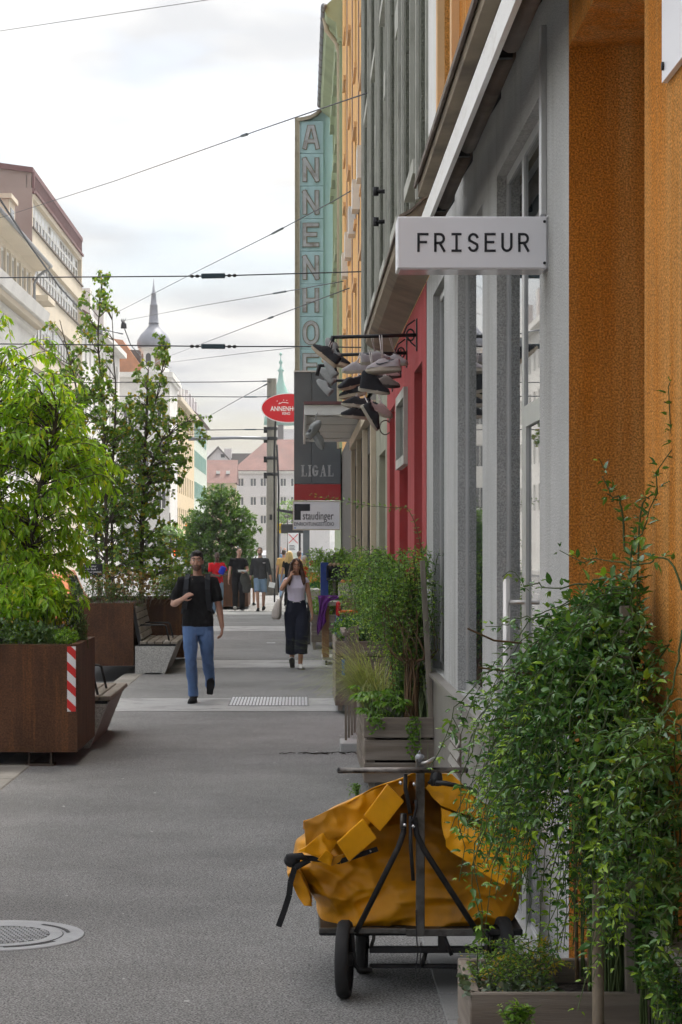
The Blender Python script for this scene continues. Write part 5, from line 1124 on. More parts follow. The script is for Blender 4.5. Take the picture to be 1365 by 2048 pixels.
def sheet_top(name, line, y0, y1, m='tarp', th=.005, sag=.02):
    """lid sheet running back from an outline on the front, sagging and creased"""
    n, k = 22, 16; V = []; P = []
    for i_ in range(n + 1):
        t_ = i_ / n * (len(line) - 1); a_ = min(int(t_), len(line) - 2); f_ = t_ - a_; P.append((line[a_][0] + (line[a_ + 1][0] - line[a_][0]) * f_, line[a_][1] + (line[a_ + 1][1] - line[a_][1]) * f_))
    for s_ in (0, -th):
        for p in P:
            for j_ in range(k + 1):
                v_ = j_ / k; q = cz(*p) + Vector((0, y0 + (y1 - y0) * v_, -sag * math.sin(math.pi * v_) - .10 * v_)); q.z += crumple(q) * .7 - .008 + s_; V.append(q)
    N_ = (n + 1) * (k + 1); Fc = []
    for i_ in range(n):
        for j_ in range(k): a_ = i_ * (k + 1) + j_; Fc += [(a_, a_ + 1, a_ + k + 2, a_ + k + 1), (N_ + a_, N_ + a_ + k + 1, N_ + a_ + k + 2, N_ + a_ + 1)]
    for i_ in range(n): a_ = i_ * (k + 1); Fc.append((a_, a_ + k + 1, N_ + a_ + k + 1, N_ + a_)); a_ += k; Fc.append((a_, N_ + a_, N_ + a_ + k + 1, a_ + k + 1))
    b_ = MB(); b_.add(V, Fc, True); return b_.build(name, m, bag)
# left lid: creased top sheet, front valance, crumpled corner, two stiff strap pads
sheet_top('left_lid', [(158, 378), (250, 333), (400, 266), (560, 194), (668, 150), (700, 150)], -.055, .62)
flap('lid_valance', [(160, 380), (250, 335), (400, 268), (560, 196), (668, 152), (640, 235), (560, 318), (450, 398), (330, 445), (240, 470), (166, 488)], -.055, -.045, 'tarp_grime', .016, tilt=(0, -.10), bev=.0015)
flap('lid_fold', [(126, 505), (165, 488), (262, 414), (300, 452), (318, 470), (276, 536), (200, 522)], -.085, -.070, 'tarp', .016, tilt=(.35, -.4), bev=.0015)
flap('lid_fold', [(130, 510), (205, 524), (282, 542), (350, 520), (330, 560), (290, 582), (245, 552)], -.07, -.055, 'tarp_grime', .014, tilt=(-.3, .3), bev=.0015)
flap('lid_fold', [(225, 545), (262, 500), (300, 530), (285, 580)], -.10, -.088, 'tarp', .010, tilt=(.5, .2), bev=.0015)
flap('strap_pad', [(548, 192), (626, 272), (516, 416), (440, 342)], -.115, -.092, 'tarp', .003, tilt=(-.12, .12), bev=.003)
flap('strap_pad', [(434, 352), (498, 444), (371, 554), (312, 463)], -.125, -.102, 'tarp', .003, tilt=(.08, .10), bev=.003)
# right lid and the pouch below it
sheet_top('right_lid', [(715, 160), (770, 150), (858, 150), (905, 208), (958, 268), (1060, 330), (1152, 392)], -.05, .60, sag=.035)
flap('lid_valance', [(728, 222), (770, 168), (812, 152), (856, 154), (905, 212), (958, 272), (1060, 334), (1150, 394), (1128, 420), (1000, 372), (900, 335), (798, 302), (760, 262)], -.065, -.055, 'tarp', .014, tilt=(0, -.15), bev=.0015)
flap('pouch_flap', [(800, 312), (880, 352), (960, 405), (1060, 480), (1100, 520), (1128, 588), (1090, 668), (1010, 622), (920, 565), (822, 488), (806, 400)], -.075, -.062, 'tarp', .022, tilt=(.15, -.25), bev=.0015)
flap('pouch_side', [(955, 396), (1020, 392), (1130, 428), (1140, 470), (1120, 530), (1090, 508), (1040, 460)], -.02, .0, 'tarp_grime', .012, bev=.0015)
flap('lid_edge', [(1000, 380), (1060, 388), (1132, 412), (1128, 424), (1050, 404), (998, 388)], -.085, -.072, 'tarp_red', .002, bev=.0015)
flap('pouch_corner', [(1140, 404), (1200, 425), (1235, 450), (1238, 520), (1190, 620), (1150, 640), (1128, 560)], -.05, -.03, 'tarp', .020, tilt=(.4, 0), bev=.0015)
flap('side_bulge', [(80, 630), (130, 600), (175, 700), (200, 780), (160, 778), (110, 690)], -.02, .25, 'tarp_grime', .014)
mb = MB(); mb.beam(cz(505, 500) + Vector((0, -.075, 0)), cz(330, 560) + Vector((0, -.07, 0)), .006, .020, up=(0, 0, 1)); mb.beam(cz(330, 560) + Vector((0, -.07, 0)), cz(110, 545) + Vector((0, -.02, 0)), .006, .022); mb.build('strap', 'black_web', ct)
mb = MB(); mb.lathe([(.004, -.004), (.004, 0)], cz(472, 512) + Vector((0, -.078, 0)), 8, 'Y'); mb.build('rivet', 'chrome', ct)
mb = MB(); mb.ell(cz(105, 560) + Vector((0, -.04, 0)), (.034, .03, .030), 10, 8); mb.tube([cz(80, 545) + Vector((0, -.05, 0)), cz(150, 535) + Vector((0, -.06, 0)), cz(180, 560) + Vector((0, -.05, 0)), cz(120, 590) + Vector((0, -.06, 0))], .014, 8); mb.build('strap_knot', 'black_web', ct)
mb = MB(); P = [cz(118, 590), cz(98, 660), cz(92, 720), cz(70, 790), cz(42, 868)]
for a, c in zip(P[:-1], P[1:]): mb.beam(a + Vector((0, -.05, 0)), c + Vector((0, -.05, 0)), .024, .004, up=(0, 1, 0))
mb.build('strap_tail', 'black_web', ct)
# frame
def ctube(pts, r, name, m, Yo=-.10, n=10):
    mb = MB(); mb.tube([cz(p[0], p[1]) + Vector((0, Yo + (p[2] if len(p) > 2 else 0), 0)) for p in pts], r, n); return mb.build(name, m, ct)
ctube([(318, 128), (918, 126)], 13.5 * CK, 'handle_bar', 'worn_metal', -.13, 14)
for x in (322, 914): mb = MB(); mb.ell(cz(x, 127) + Vector((0, -.13, 0)), (.008, .0125, .0125), 10, 8); mb.build('handle_cap', 'black_plastic', ct)
mb = MB(); p = cz(703, 70); q = cz(703, 905); mb.b2((p.x - 20 * CK, -.10 + p.y, q.z), (p.x + 20 * CK, -.065 + p.y, p.z - .005), .004); mb.build('centre_post', 'grey_metal', ct)
mb = MB(); mb.lathe([(.0001, .018), (.012, .018), (.019, .010), (.019, -.012)], cz(701, 78) + Vector((0, -.083, 0)), 12); mb.tube([cz(690, 66) + Vector((0, -.083, 0)), cz(700, 40) + Vector((0, -.083, 0)), cz(708, 66) + Vector((0, -.083, 0))], .003, 6); mb.build('post_cap', 'zinc', ct)
ctube([(626, 330, .0), (624, 420, .0), (600, 490, .0), (405, 890, .03)], 14 * CK, 'brace', 'dark_metal')
ctube([(676, 350, .0), (686, 430, .0), (720, 500, .0), (1000, 935, .03)], 14 * CK, 'brace', 'dark_metal')
ctube([(632, 145), (632, 215), (640, 250), (655, 330)], 10 * CK, 'lever_link', 'dark_metal', -.115)
ctube([(655, 340), (656, 480), (668, 640)], 9 * CK, 'lever_rod', 'dark_metal', -.12)
ctube([(680, 265), (683, 300), (672, 345), (655, 375)], 7 * CK, 'release_lever', 'dark_metal', -.125)
ctube([(617, 330), (617, 400)], 11 * CK, 'brace_stub', 'grey_metal', -.115)
for x, y_ in ((609, 185), (672, 190), (628, 380), (668, 386)):
    mb = MB(); mb.lathe([(.0075, -.012), (.0075, .01)], cz(x, y_) + Vector((0, -.13, 0)), 6, 'Y'); mb.build('bolt', 'chrome', ct)
ctube([(700, 100, .0), (730, 95, -.02), (770, 80, .03)], 9 * CK, 'cable_guide', 'steel', -.09)
mb = MB(); mb.loftz([(0, 0, -.03, .022, .016), (0, 0, 0, .026, .018), (0, 0, .03, .020, .016)], 10); mb.build('brake_clamp', 'black_plastic', ct, tuple(cz(775, 165) + Vector((0, -.125, 0))))
ctube([(770, 180), (820, 186), (880, 198), (920, 206), (945, 214), (952, 222)], [11 * CK, 12 * CK, 9 * CK, 7.5 * CK, 8 * CK, 9 * CK], 'brake_lever', 'black_plastic', -.15)
ctube([(740, 190), (765, 160), (800, 120)], 9 * CK, 'brake_arm', 'black_plastic', -.13)
# deck and running gear
def cbeam(a, c, w, h, name, m, Yo): mb = MB(); mb.beam(cz(*a) + Vector((0, Yo, 0)), cz(*c) + Vector((0, Yo, 0)), w, h, bev=.003); return mb.build(name, m, ct)
mb = MB(); a, c = cz(232, 890), cz(1192, 905); mb.b2((a.x, a.y + .0, a.z - .028), (c.x, a.y + .88, a.z + .0), .006); mb.build('deck', 'dark_metal', ct)
cbeam((232, 889), (640, 893), .02, .022, 'deck_rail', 'grey_metal', -.03); cbeam((640, 900), (1010, 897), .02, .03, 'deck_rail', 'grey_metal', -.03)
cbeam((470, 990), (1015, 990), .03, .026, 'cross_bar', 'dark_metal', .02); cbeam((470, 1077), (1015, 1077), .02, .018, 'cross_bar', 'dark_metal', .06)
ctube([(387, 890), (390, 960), (398, 1050), (420, 1078), (480, 1077)], 12 * CK, 'fork', 'dark_metal', -.02); ctube([(492, 890), (490, 940), (475, 985)], 9 * CK, 'fork', 'grey_metal', .02); ctube([(1018, 900), (1022, 1075)], 12 * CK, 'fork', 'dark_metal', -.02)
ctube([(815, 910), (835, 960), (855, 1010)], 10 * CK, 'brake_strut', 'dark_metal', -.01); mb = MB(); mb.box(cz(812, 950) + Vector((0, 0, 0)), (.035, .03, .06)); mb.build('brake_block', 'black_plastic', ct); ctube([(740, 1000), (720, 1075)], 11 * CK, 'brake_strut', 'dark_metal', .05)
ctube([(682, 780), (684, 900), (690, 980), (680, 1050), (685, 1090), (700, 1060), (705, 930)], 3 * CK, 'brake_cable', 'black_web', -.11, 6)
def cwheel(zx, Y, r, w, rz):
    p = cz(zx, 1000, Y); t_ = bpy.data.objects.new('wheel', None); link(t_, ct); t_.location = (p.x, Y - 9.1, r); t_.rotation_euler = (0, 0, rz)
    b = MB(); b.lathe([(r * .80, -w / 2), (r * .95, -w / 2), (r, -w * .3), (r, w * .3), (r * .95, w / 2), (r * .80, w / 2)], (0, 0, 0), 36, 'X', caps=False); b.build('tyre', 'rubber', t_)
    b = MB(); b.lathe([(r * .80, -w * .4), (r * .72, -w * .15), (.03, -w * .2), (.028, -w * .65), (.0001, -w * .65)], (0, 0, 0), 28, 'X', caps=False); b.lathe([(.0001, w * .65), (.028, w * .65), (.03, w * .2), (r * .72, w * .15), (r * .80, w * .4)], (0, 0, 0), 28, 'X', caps=False); b.build('rim', 'dark_metal', t_)
cwheel(352, 8.80, .158, .052, R(-7)); cwheel(436, 9.30, .135, .045, R(-4)); cwheel(1100, 8.88, .158, .052, R(4)); cwheel(1068, 9.32, .135, .045, R(3))
# ================================================================ shoes hung on bars
mat('shoe_white', (.36, .335, .345), .7, .08, 20, .2, 200); mat('shoe_black', (.016, .017, .021), .8, .2, 20, .3, 200); mat('shoe_grey', (.20, .18, .16), .85, .15, 20, .3, 200); mat('sole_white', (.38, .345, .28), .6, .08, 20); mat('sole_dark', (.05, .045, .04), .7, .1, 20); mat('sole_tan', (.40, .33, .24), .7, .15, 20); mat('shoe_pink', (.42, .30, .29), .8, .1, 20); mat('lace', (.55, .52, .50), .8, .1, 30); mat('shoe_paint', (.27, .28, .28), .75, .15, 12); mat('lace_yellow', (.5, .35, .05), .8, .1, 30)
def shoe_meshes(high=False):
    """toe to +X, 0.30 m long, sole bottom at z=0"""
    s = MB(); n = 18; V = []; out = []
    for j in range(n):
        a = 2 * math.pi * j / n; x = .15 * math.cos(a); w = (.048 if x > 0 else .036) * (1 - .15 * max(0, -x / .15)); y_ = w * math.copysign(abs(math.sin(a)) ** .8, math.sin(a)); out.append((x, y_))
    rows = [(.0, .96), (.006, 1.0), (.032, 1.02), (.040, .97)]
    for (z, k) in rows:
        for (x, y_) in out: V.append((x * k, y_ * k, z + (.012 * max(0, (x - .08) / .07) if z < .02 else 0) + (.006 if x < -.05 else 0) * (z > .02)))
    F_ = [(i * n + j, i * n + (j + 1) % n, (i + 1) * n + (j + 1) % n, (i + 1) * n + j) for i in range(3) for j in range(n)] + [tuple(reversed(range(n))), tuple(3 * n + j for j in range(n))]
    s.add(V, F_, True); sole = s
    u = MB(); V = []; m = 16; xs = [-.142, -.125, -.09, -.05, -.01, .03, .07, .11, .135, .145]
    top = [.105, .118, .104, .096, .122, .118, .092, .072, .060, .044] if not high else [.185, .205, .205, .205, .195, .135, .096, .074, .060, .044]
    wd = [.022, .036, .040, .041, .043, .046, .048, .046, .034, .014]
    for x, t_, w in zip(xs, top, wd):
        for j in range(m):
            a = math.pi * j / (m - 1); V.append((x, w * math.copysign(abs(math.cos(a)) ** .6, math.cos(a)), .034 + (t_ - .034) * math.sin(a) ** .6))
    F_ = [(i * m + j, (i + 1) * m + j, (i + 1) * m + j + 1, i * m + j + 1) for i in range(len(xs) - 1) for j in range(m - 1)] + [tuple(range(m)), tuple((len(xs) - 1) * m + j for j in reversed(range(m)))]
    u.add(V, F_, True)
    o = MB(); zz = .104 if not high else .206; o.ell((-.078, 0, zz - .004), (.045, .027, .010), 14, 6)
    l = MB()
    for k in range(5): x = -.02 + k * .018; zt = .124 - k * .008 if not high else .200 - k * .026; l.tube([(x - .004, -.02, zt - .006), (x, 0, zt + .004), (x - .004, .02, zt - .006)], .0035, 5)
    return sole, u, o, l
SHOE = {}
def shoe(label, p, yaw, pitch, roll, up, sole, lace='lace', high=False, hang=None, swoosh=False, size=1.0):
    key = (high, up, sole, lace)
    if key not in SHOE:
        a, b_, c, d = shoe_meshes(high); SHOE[key] = (a.mesh('sole', sole), b_.mesh('upper', up), c.mesh('opening', 'black_ink'), d.mesh('laces', lace))
    t = thing('hanging_shoe', label, 'shoe', p, group='old shoes hung over the red shop'); size *= .92; t.rotation_euler = (roll, pitch, yaw); t.scale = (size,) * 3
    for nm, me in zip(('sole', 'upper', 'opening', 'laces'), SHOE[key]): inst(nm, me, t)
    if swoosh:
        for sd in (1,):
            b = MB(); pts = [(.06, .078), (.052, .062), (.03, .055), (0, .061), (-.05, .076), (-.10, .092)]; w_ = [.004, .013, .016, .012, .007, .001]; V = []
            for (x, z), w in zip(pts, w_): V += [(x, sd * (.0500 - .10 * abs(x) * (x < -.04) * .5), z - w / 2), (x, sd * (.0490 - .10 * abs(x) * (x < -.04) * .5), z + w / 2)]
            b.add(V, [(2 * i, 2 * i + 2, 2 * i + 3, 2 * i + 1) for i in range(5)]); b.build('side_mark', 'black_ink', t)
    if hang is not None:
        Mx = (Matrix.Translation(p) @ t.rotation_euler.to_matrix().to_4x4() @ Matrix.Scale(size, 4)).inverted(); h = Mx @ Vector(hang)
        b = MB(); b.tube([(.0, 0, .11), tuple(h * .5 + Vector((.0, .0, .04))), tuple(h)], .004, 5); b.tube([(.01, .01, .11), tuple(h * .5 + Vector((.012, .01, .03))), tuple(h + Vector((0.02, 0, 0)))], .004, 5); b.build('hanging_lace', lace, t)
    return t
BZ = 1.85 + 2.15 * .85
for k, (Yb, xl, lab) in enumerate(((18.66, 667, 'first iron shoe bar jutting from the red wall, nearest the camera'), (20.4, 671, 'second iron shoe bar on the red wall'), (21.6, 640, 'third iron shoe bar on the red wall'), (23.6, 660, 'fourth iron shoe bar, farthest along the red wall'))):
    x0 = (xl - CX) * Yb / F; t = thing('shoe_bar', lab, 'bracket', (XW, Yb, BZ), group='iron bars on the red wall')
    b = MB(); b.tube([(0, 0, 0), (x0 - XW, 0, -.02)], .016, 8); b.build('bar', 'dark_metal', t)
    b = MB(); b.b2((-.012, -.03, -.14), (.0, .03, .14)); b.build('plate', 'dark_metal', t)
    b = MB(); b.tube([(-.02, 0, .13), (-.09, 0, .08), (-.12, 0, 0)], .007, 6); b.tube([(-.06 + .035 * math.cos(R(a)), 0, -.0 + .05 * math.sin(R(a))) for a in range(0, 361, 30)], .008, 6); b.tube([(-.10, 0, -.0), (-.05, 0, -.07), (-.015, 0, -.10)], .007, 6); b.build('scroll', 'dark_metal', t)
    b = MB(); b.tube([(x0 - XW, 0, -.01), (x0 - XW - .03, 0, -.12)], .02, 6); b.build('hook_end', 'dark_metal', t)
def sp(px, py, Y): return at(px, py, Y)
shoe('white trainer with a black side mark, largest of the hung shoes', sp(768, 745, 18.5), R(176), R(4), R(18), 'shoe_white', 'sole_white', hang=sp(764, 670, 18.6), swoosh=True, size=1.12)
shoe('white trainer behind the marked white one', sp(752, 728, 18.8), R(12), R(-6), R(10), 'shoe_white', 'sole_white', hang=sp(742, 672, 18.7))
shoe('pale trainer toe peeping out at the far side of the white trainer', sp(790, 731, 19.0), R(-20), R(5), 0, 'shoe_white', 'sole_white', hang=sp(778, 672, 18.7), size=.9)
shoe('black canvas high-top with a cream sole', sp(748, 787, 18.6), R(0), R(9), R(8), 'shoe_black', 'sole_white', high=True, hang=sp(738, 700, 18.7))
shoe('grey brown suede shoe beside the high-top', sp(770, 776, 19.4), R(4), R(4), R(4), 'shoe_grey', 'sole_dark', hang=sp(755, 704, 20.4))
shoe('grey lavender low trainer left of the white trainers', sp(712, 747, 19.6), R(170), R(2), R(-6), 'shoe_white', 'sole_white', hang=sp(725, 704, 20.4), size=.95)
shoe('dark trainer with yellow lace', sp(703, 777, 20.4), R(200), R(14), R(-10), 'shoe_black', 'sole_tan', 'lace_yellow', hang=sp(707, 732, 21.6))
shoe('dark trainer hanging under the yellow laced one', sp(706, 795, 20.4), R(160), R(10), R(10), 'shoe_black', 'sole_tan', 'lace')
shoe('upper black skate shoe with white sole', sp(712, 816, 20.2), R(175), R(-6), R(6), 'shoe_black', 'sole_white', hang=sp(722, 732, 21.5))
shoe('lower black skate shoe with white sole', sp(709, 838, 20.2), R(185), R(-4), R(-4), 'shoe_black', 'sole_white', hang=sp(700, 805, 20.2))
shoe('black shoe hanging steeply on its own, toe down', sp(736, 838, 19.8), R(10), R(58), R(20), 'shoe_black', 'sole_white', hang=sp(728, 790, 20.0))
shoe('dusty pink trainer at the bottom of the bunch', sp(757, 829, 20.5), R(-10), R(22), R(12), 'shoe_pink', 'sole_white', hang=sp(748, 760, 21.0))
shoe('maroon shoe half hidden behind the white trainer', sp(775, 757, 20.2), R(0), R(2), R(5), 'shoe_pink', 'sole_dark', hang=sp(780, 732, 21.6), size=.9)
shoe('black shoe hung at the outer end of the first bar, toe up', sp(645, 717, 18.6), R(160), R(-38), R(10), 'shoe_black', 'sole_tan', hang=sp(668, 678, 18.66), size=1.05)
shoe('dark shoe below the outer end of the second bar', sp(672, 731, 19.8), R(8), R(12), R(-10), 'shoe_black', 'sole_tan', hang=sp(672, 703, 20.4))
shoe('grey painted shoe in the middle of the outer bunch', sp(660, 700, 18.7), R(140), R(-62), R(0), 'shoe_paint', 'shoe_paint', 'shoe_paint', size=.8)
shoe('grey painted shoe at the bottom of the outer bunch', sp(655, 738, 19.0), R(130), R(-60), R(20), 'shoe_paint', 'shoe_paint', 'shoe_paint', size=.8)
shoe('small grey painted shoe on the fourth bar', sp(650, 755, 23.5), R(150), R(-50), R(0), 'shoe_paint', 'shoe_paint', 'shoe_paint', size=.9)
shoe('small grey painted shoe lowest on the fourth bar', sp(645, 778, 23.5), R(140), R(-45), R(10), 'shoe_paint', 'shoe_paint', 'shoe_paint', hang=sp(652, 750, 23.5), size=.9)
shoe('upper pale shoe hanging under the canopy corner', sp(632, 862, 32.4), R(30), R(-55), R(20), 'shoe_paint', 'shoe_paint', 'shoe_paint', hang=sp(634, 828, 32.55), size=1.25)
shoe('lower pale shoe hanging under the canopy corner', sp(633, 882, 32.4), R(20), R(60), R(-20), 'shoe_paint', 'shoe_paint', 'shoe_paint', size=1.2)
hk = thing('wire_ring', 'thin rusty wire ring hanging below the shoes by the red wall', 'wire ring', at(771, 855, 21))
b = MB(); b.tube([(.055 * math.cos(R(a)), 0, .07 * math.sin(R(a))) for a in range(40, 330, 20)], .006, 6); b.build('ring', 'sheet_brown', hk); b = MB(); b.tube([(.04, 0, .06), (.05, 0, .15)], .008, 5); b.build('hook', 'alu', hk)
# ================================================================ grocer's goods
mat('cloth_purple', (.13, .02, .20), .85, .2, 8, .2, 60); mat('crate_blue', (.02, .05, .22), .6, .1, 4); mat('crate_black', (.015, .016, .02), .6, .1, 4); mat('crate_green', (.01, .14, .045), .6, .1, 4); mat('plastic_red', (.5, .01, .012), .5, .1, 4); mat('plastic_orange', (.7, .15, .01), .5, .1, 4); mat('fruit_orange', (.75, .24, .01), .5, .15, 10); mat('fruit_red', (.45, .02, .015), .4, .2, 10); mat('cardboard', (.32, .22, .13), .9, .12, 5); mat('cardboard_pale', (.48, .44, .38), .9, .1, 5); mat('bag_blue', (.03, .15, .42), .5, .2, 12, col2=(.4, .5, .55), c2scale=9); mat('fruit_brown', (.28, .19, .11), .8, .25, 20)
gsY = 33.2
st = thing('wooden_stand', 'brown wooden stand on castors at the grocer\'s corner', 'stand', (.35, gsY, 0))
b = MB(); b.b2((0, 0, .12), (.105, .05, .92), .004); b.build('leg', 'wood_stand', st); b = MB(); b.b2((0, 1.0, .12), (.105, 1.05, .92), .004); b.build('leg', 'wood_stand', st)
b = MB(); b.b2((-.01, -.02, .92), (.55, 1.08, .98), .005); b.build('top', 'cardboard_pale', st); b = MB(); b.b2((0, .06, .08), (.5, 1.0, .12)); b.build('shelf', 'frame_white', st); b = MB(); b.b2((.42, 0, .12), (.50, .05, .92)); b.build('leg', 'wood_stand', st)
for x in (.06, .4):
    b = MB(); b.lathe([(.035, -.015), (.035, .015)], (x, .03, .036), 12, 'X'); b.build('castor', 'rubber', st)
cl = thing('purple_cloth', 'purple cloth hanging over the corner of the wooden stand', 'cloth', (.28, gsY - .05, .60))
V = []; nx, nz = 16, 14
for i in range(nz + 1):
    for j in range(nx + 1):
        u, v = j / nx, i / nz; V.append((u * .13 + .02 * math.sin(v * 6) - .0 * v + (.30 * (1 - v / .25) * u if v < .25 else 0), -.015 * math.sin(u * 14 + v * 3) - .01 * v, .48 - v * .62 * (1 - .35 * u)))
b = MB(); b.add(V, [(i * (nx + 1) + j, i * (nx + 1) + j + 1, (i + 1) * (nx + 1) + j + 1, (i + 1) * (nx + 1) + j) for i in range(nz) for j in range(nx)], True); o = b.build('drape', 'cloth_purple', cl); sd = o.modifiers.new('s', 'SOLIDIFY'); sd.thickness = .008
def crate(name, label, p, d, m, fill=None, nfill=0, fr=.035, rot=0., slots=True, cat='crate'):
    t = thing(name, label, cat, p, rot, group='grocer\'s crates'); x, y_, z = d; th = .012
    b = MB(); b.b2((0, 0, 0), (x, y_, th)); b.b2((0, 0, z * .72), (x, th, z)); b.b2((0, 0, th), (x, th, z * .22)); b.b2((0, y_ - th, th), (x, y_, z)); b.b2((0, th, th), (th, y_ - th, z)); b.b2((x - th, th, th), (x, y_ - th, z)); b.build('shell', m, t)
    if slots:
        b = MB(); b.b2((0, 0.001, z * .2), (.012, th - .001, z * .74)); me = b.mesh('bar', m)
        for k in range(8): inst('bar', me, t, (x * k / 7 - (.012 if k == 7 else 0), 0, 0))
    else: b = MB(); b.b2((.0, .001, z * .2), (x, th - .001, z * .74)); b.build('panel', m, t)
    for k in range(nfill):
        pass
    return t
def fruit_heap(label, name, p, w, l, n, r, mats, tilt=.0):
    t = thing(name, label, 'fruit', p, group='fruit heaps'); mm = []
    for m in mats: b = MB(); b.ell((0, 0, 0), (r, r, r * .92), 10, 7); mm.append(b.mesh('fruit', m))
    k = 0; cols = max(1, int(w / (2 * r))); 
    for i in range(n):
        cx_ = (i % cols) * 2 * r + r; ry_ = (i // cols) * 1.9 * r; inst('fruit', random.choice(mm), t, (cx_ + random.uniform(-.2, .2) * r, ry_, tilt * ry_ + r + random.uniform(0, .6) * r), (random.random(), random.random(), 0))
crate('black_crate', 'black slotted crate on top of the grocer\'s pile', (.42, gsY + .5, 1.30), (.52, .36, .24), 'crate_black'); crate('blue_crate', 'blue crate standing behind the purple cloth', (.33, gsY + .62, 1.06), (.12, .4, .52), 'crate_blue', slots=False)
crate('pale_box', 'pale carton with tomatoes beneath the jasmine twigs', (.60, gsY - .2, 1.08), (.46, .36, .20), 'cardboard_pale', slots=False, cat='box'); crate('brown_carton', 'brown carton under the pale carton', (.66, gsY - .15, .80), (.34, .4, .22), 'cardboard', slots=False, cat='box'); crate('green_crate', 'dark green crate tilted to show oranges', (.16, 40.5, 1.05), (.60, .5, .16), 'crate_green', slots=False)
fruit_heap('small brown potatoes heaped in the black crate', 'potato_heap', (.45, gsY + .52, 1.50), .46, .3, 16, .032, ['fruit_brown'])
fruit_heap('reddish tomatoes heaped in the pale carton', 'tomato_heap', (.63, gsY - .17, 1.25), .40, .3, 14, .032, ['fruit_red', 'fruit_brown'])
fruit_heap('row of bright oranges in the green crate', 'orange_heap', (.18, 40.3, 1.14), .55, .5, 21, .042, ['fruit_orange'], .5)
fruit_heap('red fruit behind the oranges', 'apple_heap', (.18, 41.1, 1.42), .30, .3, 8, .042, ['fruit_red'], .3)
ft = thing('fruit_table', 'white draped table under the fruit crates', 'table', (.12, 40.2, 0)); b = MB(); b.b2((0, 0, .78), (.85, 1.3, 1.0), .01); b.build('tabletop', 'cardboard_pale', ft)
for x in (.05, .8):
    for y_ in (.05, 1.25): b = MB(); b.b2((x - .03, y_ - .03, 0), (x + .03, y_ + .03, .78)); b.build('leg', 'dark_metal', ft)
tr = thing('shopping_trolley', 'orange railed trolley with blue printed bags beside the brown stand', 'trolley', (.56, gsY - .9, 0))
b = MB(); b.tube([(0, 0, .86), (.62, 0, .86)], .02, 8); b.build('orange_rail', 'plastic_orange', tr); b = MB(); b.box((.02, .0, .90), (.07, .06, .22), bev=.02); b.build('red_holder', 'plastic_red', tr)
b = MB(); b.b2((.22, .02, .50), (.62, .3, .80), .02); b.build('printed_bag', 'bag_blue', tr); b = MB(); b.prism([(-.06, .12), (.16, .12), (.2, .5), (.05, .82), (-.02, .8)], .02, .2, lambda u, v, w: (u, w, v)); b.build('blue_bag', 'crate_blue', tr)
for x in (.0, .6):
    b = MB(); b.tube([(x, .02, .86), (x, .02, .05)], .014, 6); b.build('leg', 'zinc', tr); b = MB(); b.lathe([(.05, -.012), (.05, .012)], (x, .02, .05), 12, 'X'); b.build('castor', 'rubber', tr)
# ================================================================ people
def clothmat(name, c, rough=.9, var=.15, bump=.3, sc=6): return mat(name, c, rough, var, sc, bump, 90, spec=.25, bdist=.004)
mat('skin_light', (.44, .25, .18), .55, .08, 12, spec=.35); mat('skin_tan', (.40, .20, .12), .55, .08, 12, spec=.35); mat('skin_dark', (.075, .040, .026), .5, .1, 12, spec=.35)
mat('hair_black', (.010, .008, .007), .5, .3, 40, .5, 200, stretch=(1, 1, .2)); mat('hair_brown', (.075, .032, .018), .5, .3, 40, .5, 200, stretch=(1, 1, .15)); mat('hair_blonde', (.58, .40, .17), .5, .2, 40, .5, 200, stretch=(1, 1, .15)); mat('hair_grey', (.40, .38, .35), .6, .2, 40, .4, 200); mat('hair_short', (.05, .035, .025), .7, .2, 60)
mat('beard', (.13, .075, .055), .8, .3, 60); mat('lip', (.30, .10, .085), .5, .05, 5); mat('eye_white', (.7, .68, .66), .3, 0); mat('eye_dark', (.015, .01, .008), .2, 0)
clothmat('tee_black', (.0065, .0065, .0075), .95, .2, .2); clothmat('sweat_grey', (.040, .040, .043)); clothmat('jeans', (.085, .15, .30), sc=3, var=.28); clothmat('jeans_light', (.19, .27, .38), sc=4); clothmat('navy', (.010, .012, .024)); clothmat('top_white', (.66, .60, .72), var=.05); clothmat('polo_red', (.55, .010, .018)); clothmat('shorts_olive', (.16, .17, .06)); clothmat('shirt_white', (.6, .62, .65)); clothmat('shirt_blue', (.16, .25, .36)); clothmat('shirt_tan', (.40, .25, .09)); clothmat('jacket_grey', (.07, .07, .065)); clothmat('strap_grey', (.022, .025, .030)); clothmat('shirt_skyblue', (.35, .48, .62)); clothmat('red_orange', (.55, .05, .02)); clothmat('cloth_blue', (.02, .04, .45))
mat('bag_taupe', (.42, .37, .33), .6, .1, 6); mat('suede_black', (.008, .008, .009), .9, .2, 20); mat('trainer', (.66, .64, .60), .7, .15, 20)
def ik(a, c, l1, l2, pole):
    a, c, pole = Vector(a), Vector(c), Vector(pole); d = c - a; L = min(d.length, (l1 + l2) * .999); u = d.normalized(); c = a + u * L
    x = (l1 * l1 - l2 * l2 + L * L) / (2 * L); h = math.sqrt(max(0, l1 * l1 - x * x)); p = pole - u * pole.dot(u); p.normalize(); return a + u * x + p * h, c
def limb(mb, a, b_, c, ra, rb, rc, n=12, bul=1.08):
    a, b_, c = Vector(a), Vector(b_), Vector(c); P = []; Rr = []
    for k in range(7): t = k / 7; P.append(a.lerp(b_, t)); Rr.append((ra + (rb - ra) * t) * (1 + (bul - 1) * math.sin(math.pi * t)))
    for k in range(8): t = k / 7; P.append(b_.lerp(c, t)); Rr.append((rb + (rc - rb) * t) * (1 + (bul - 1) * 1.6 * math.sin(math.pi * min(1, t * 1.3)) * (1 - t)))
    # soften the joint
    mb.tube(P, Rr, n)
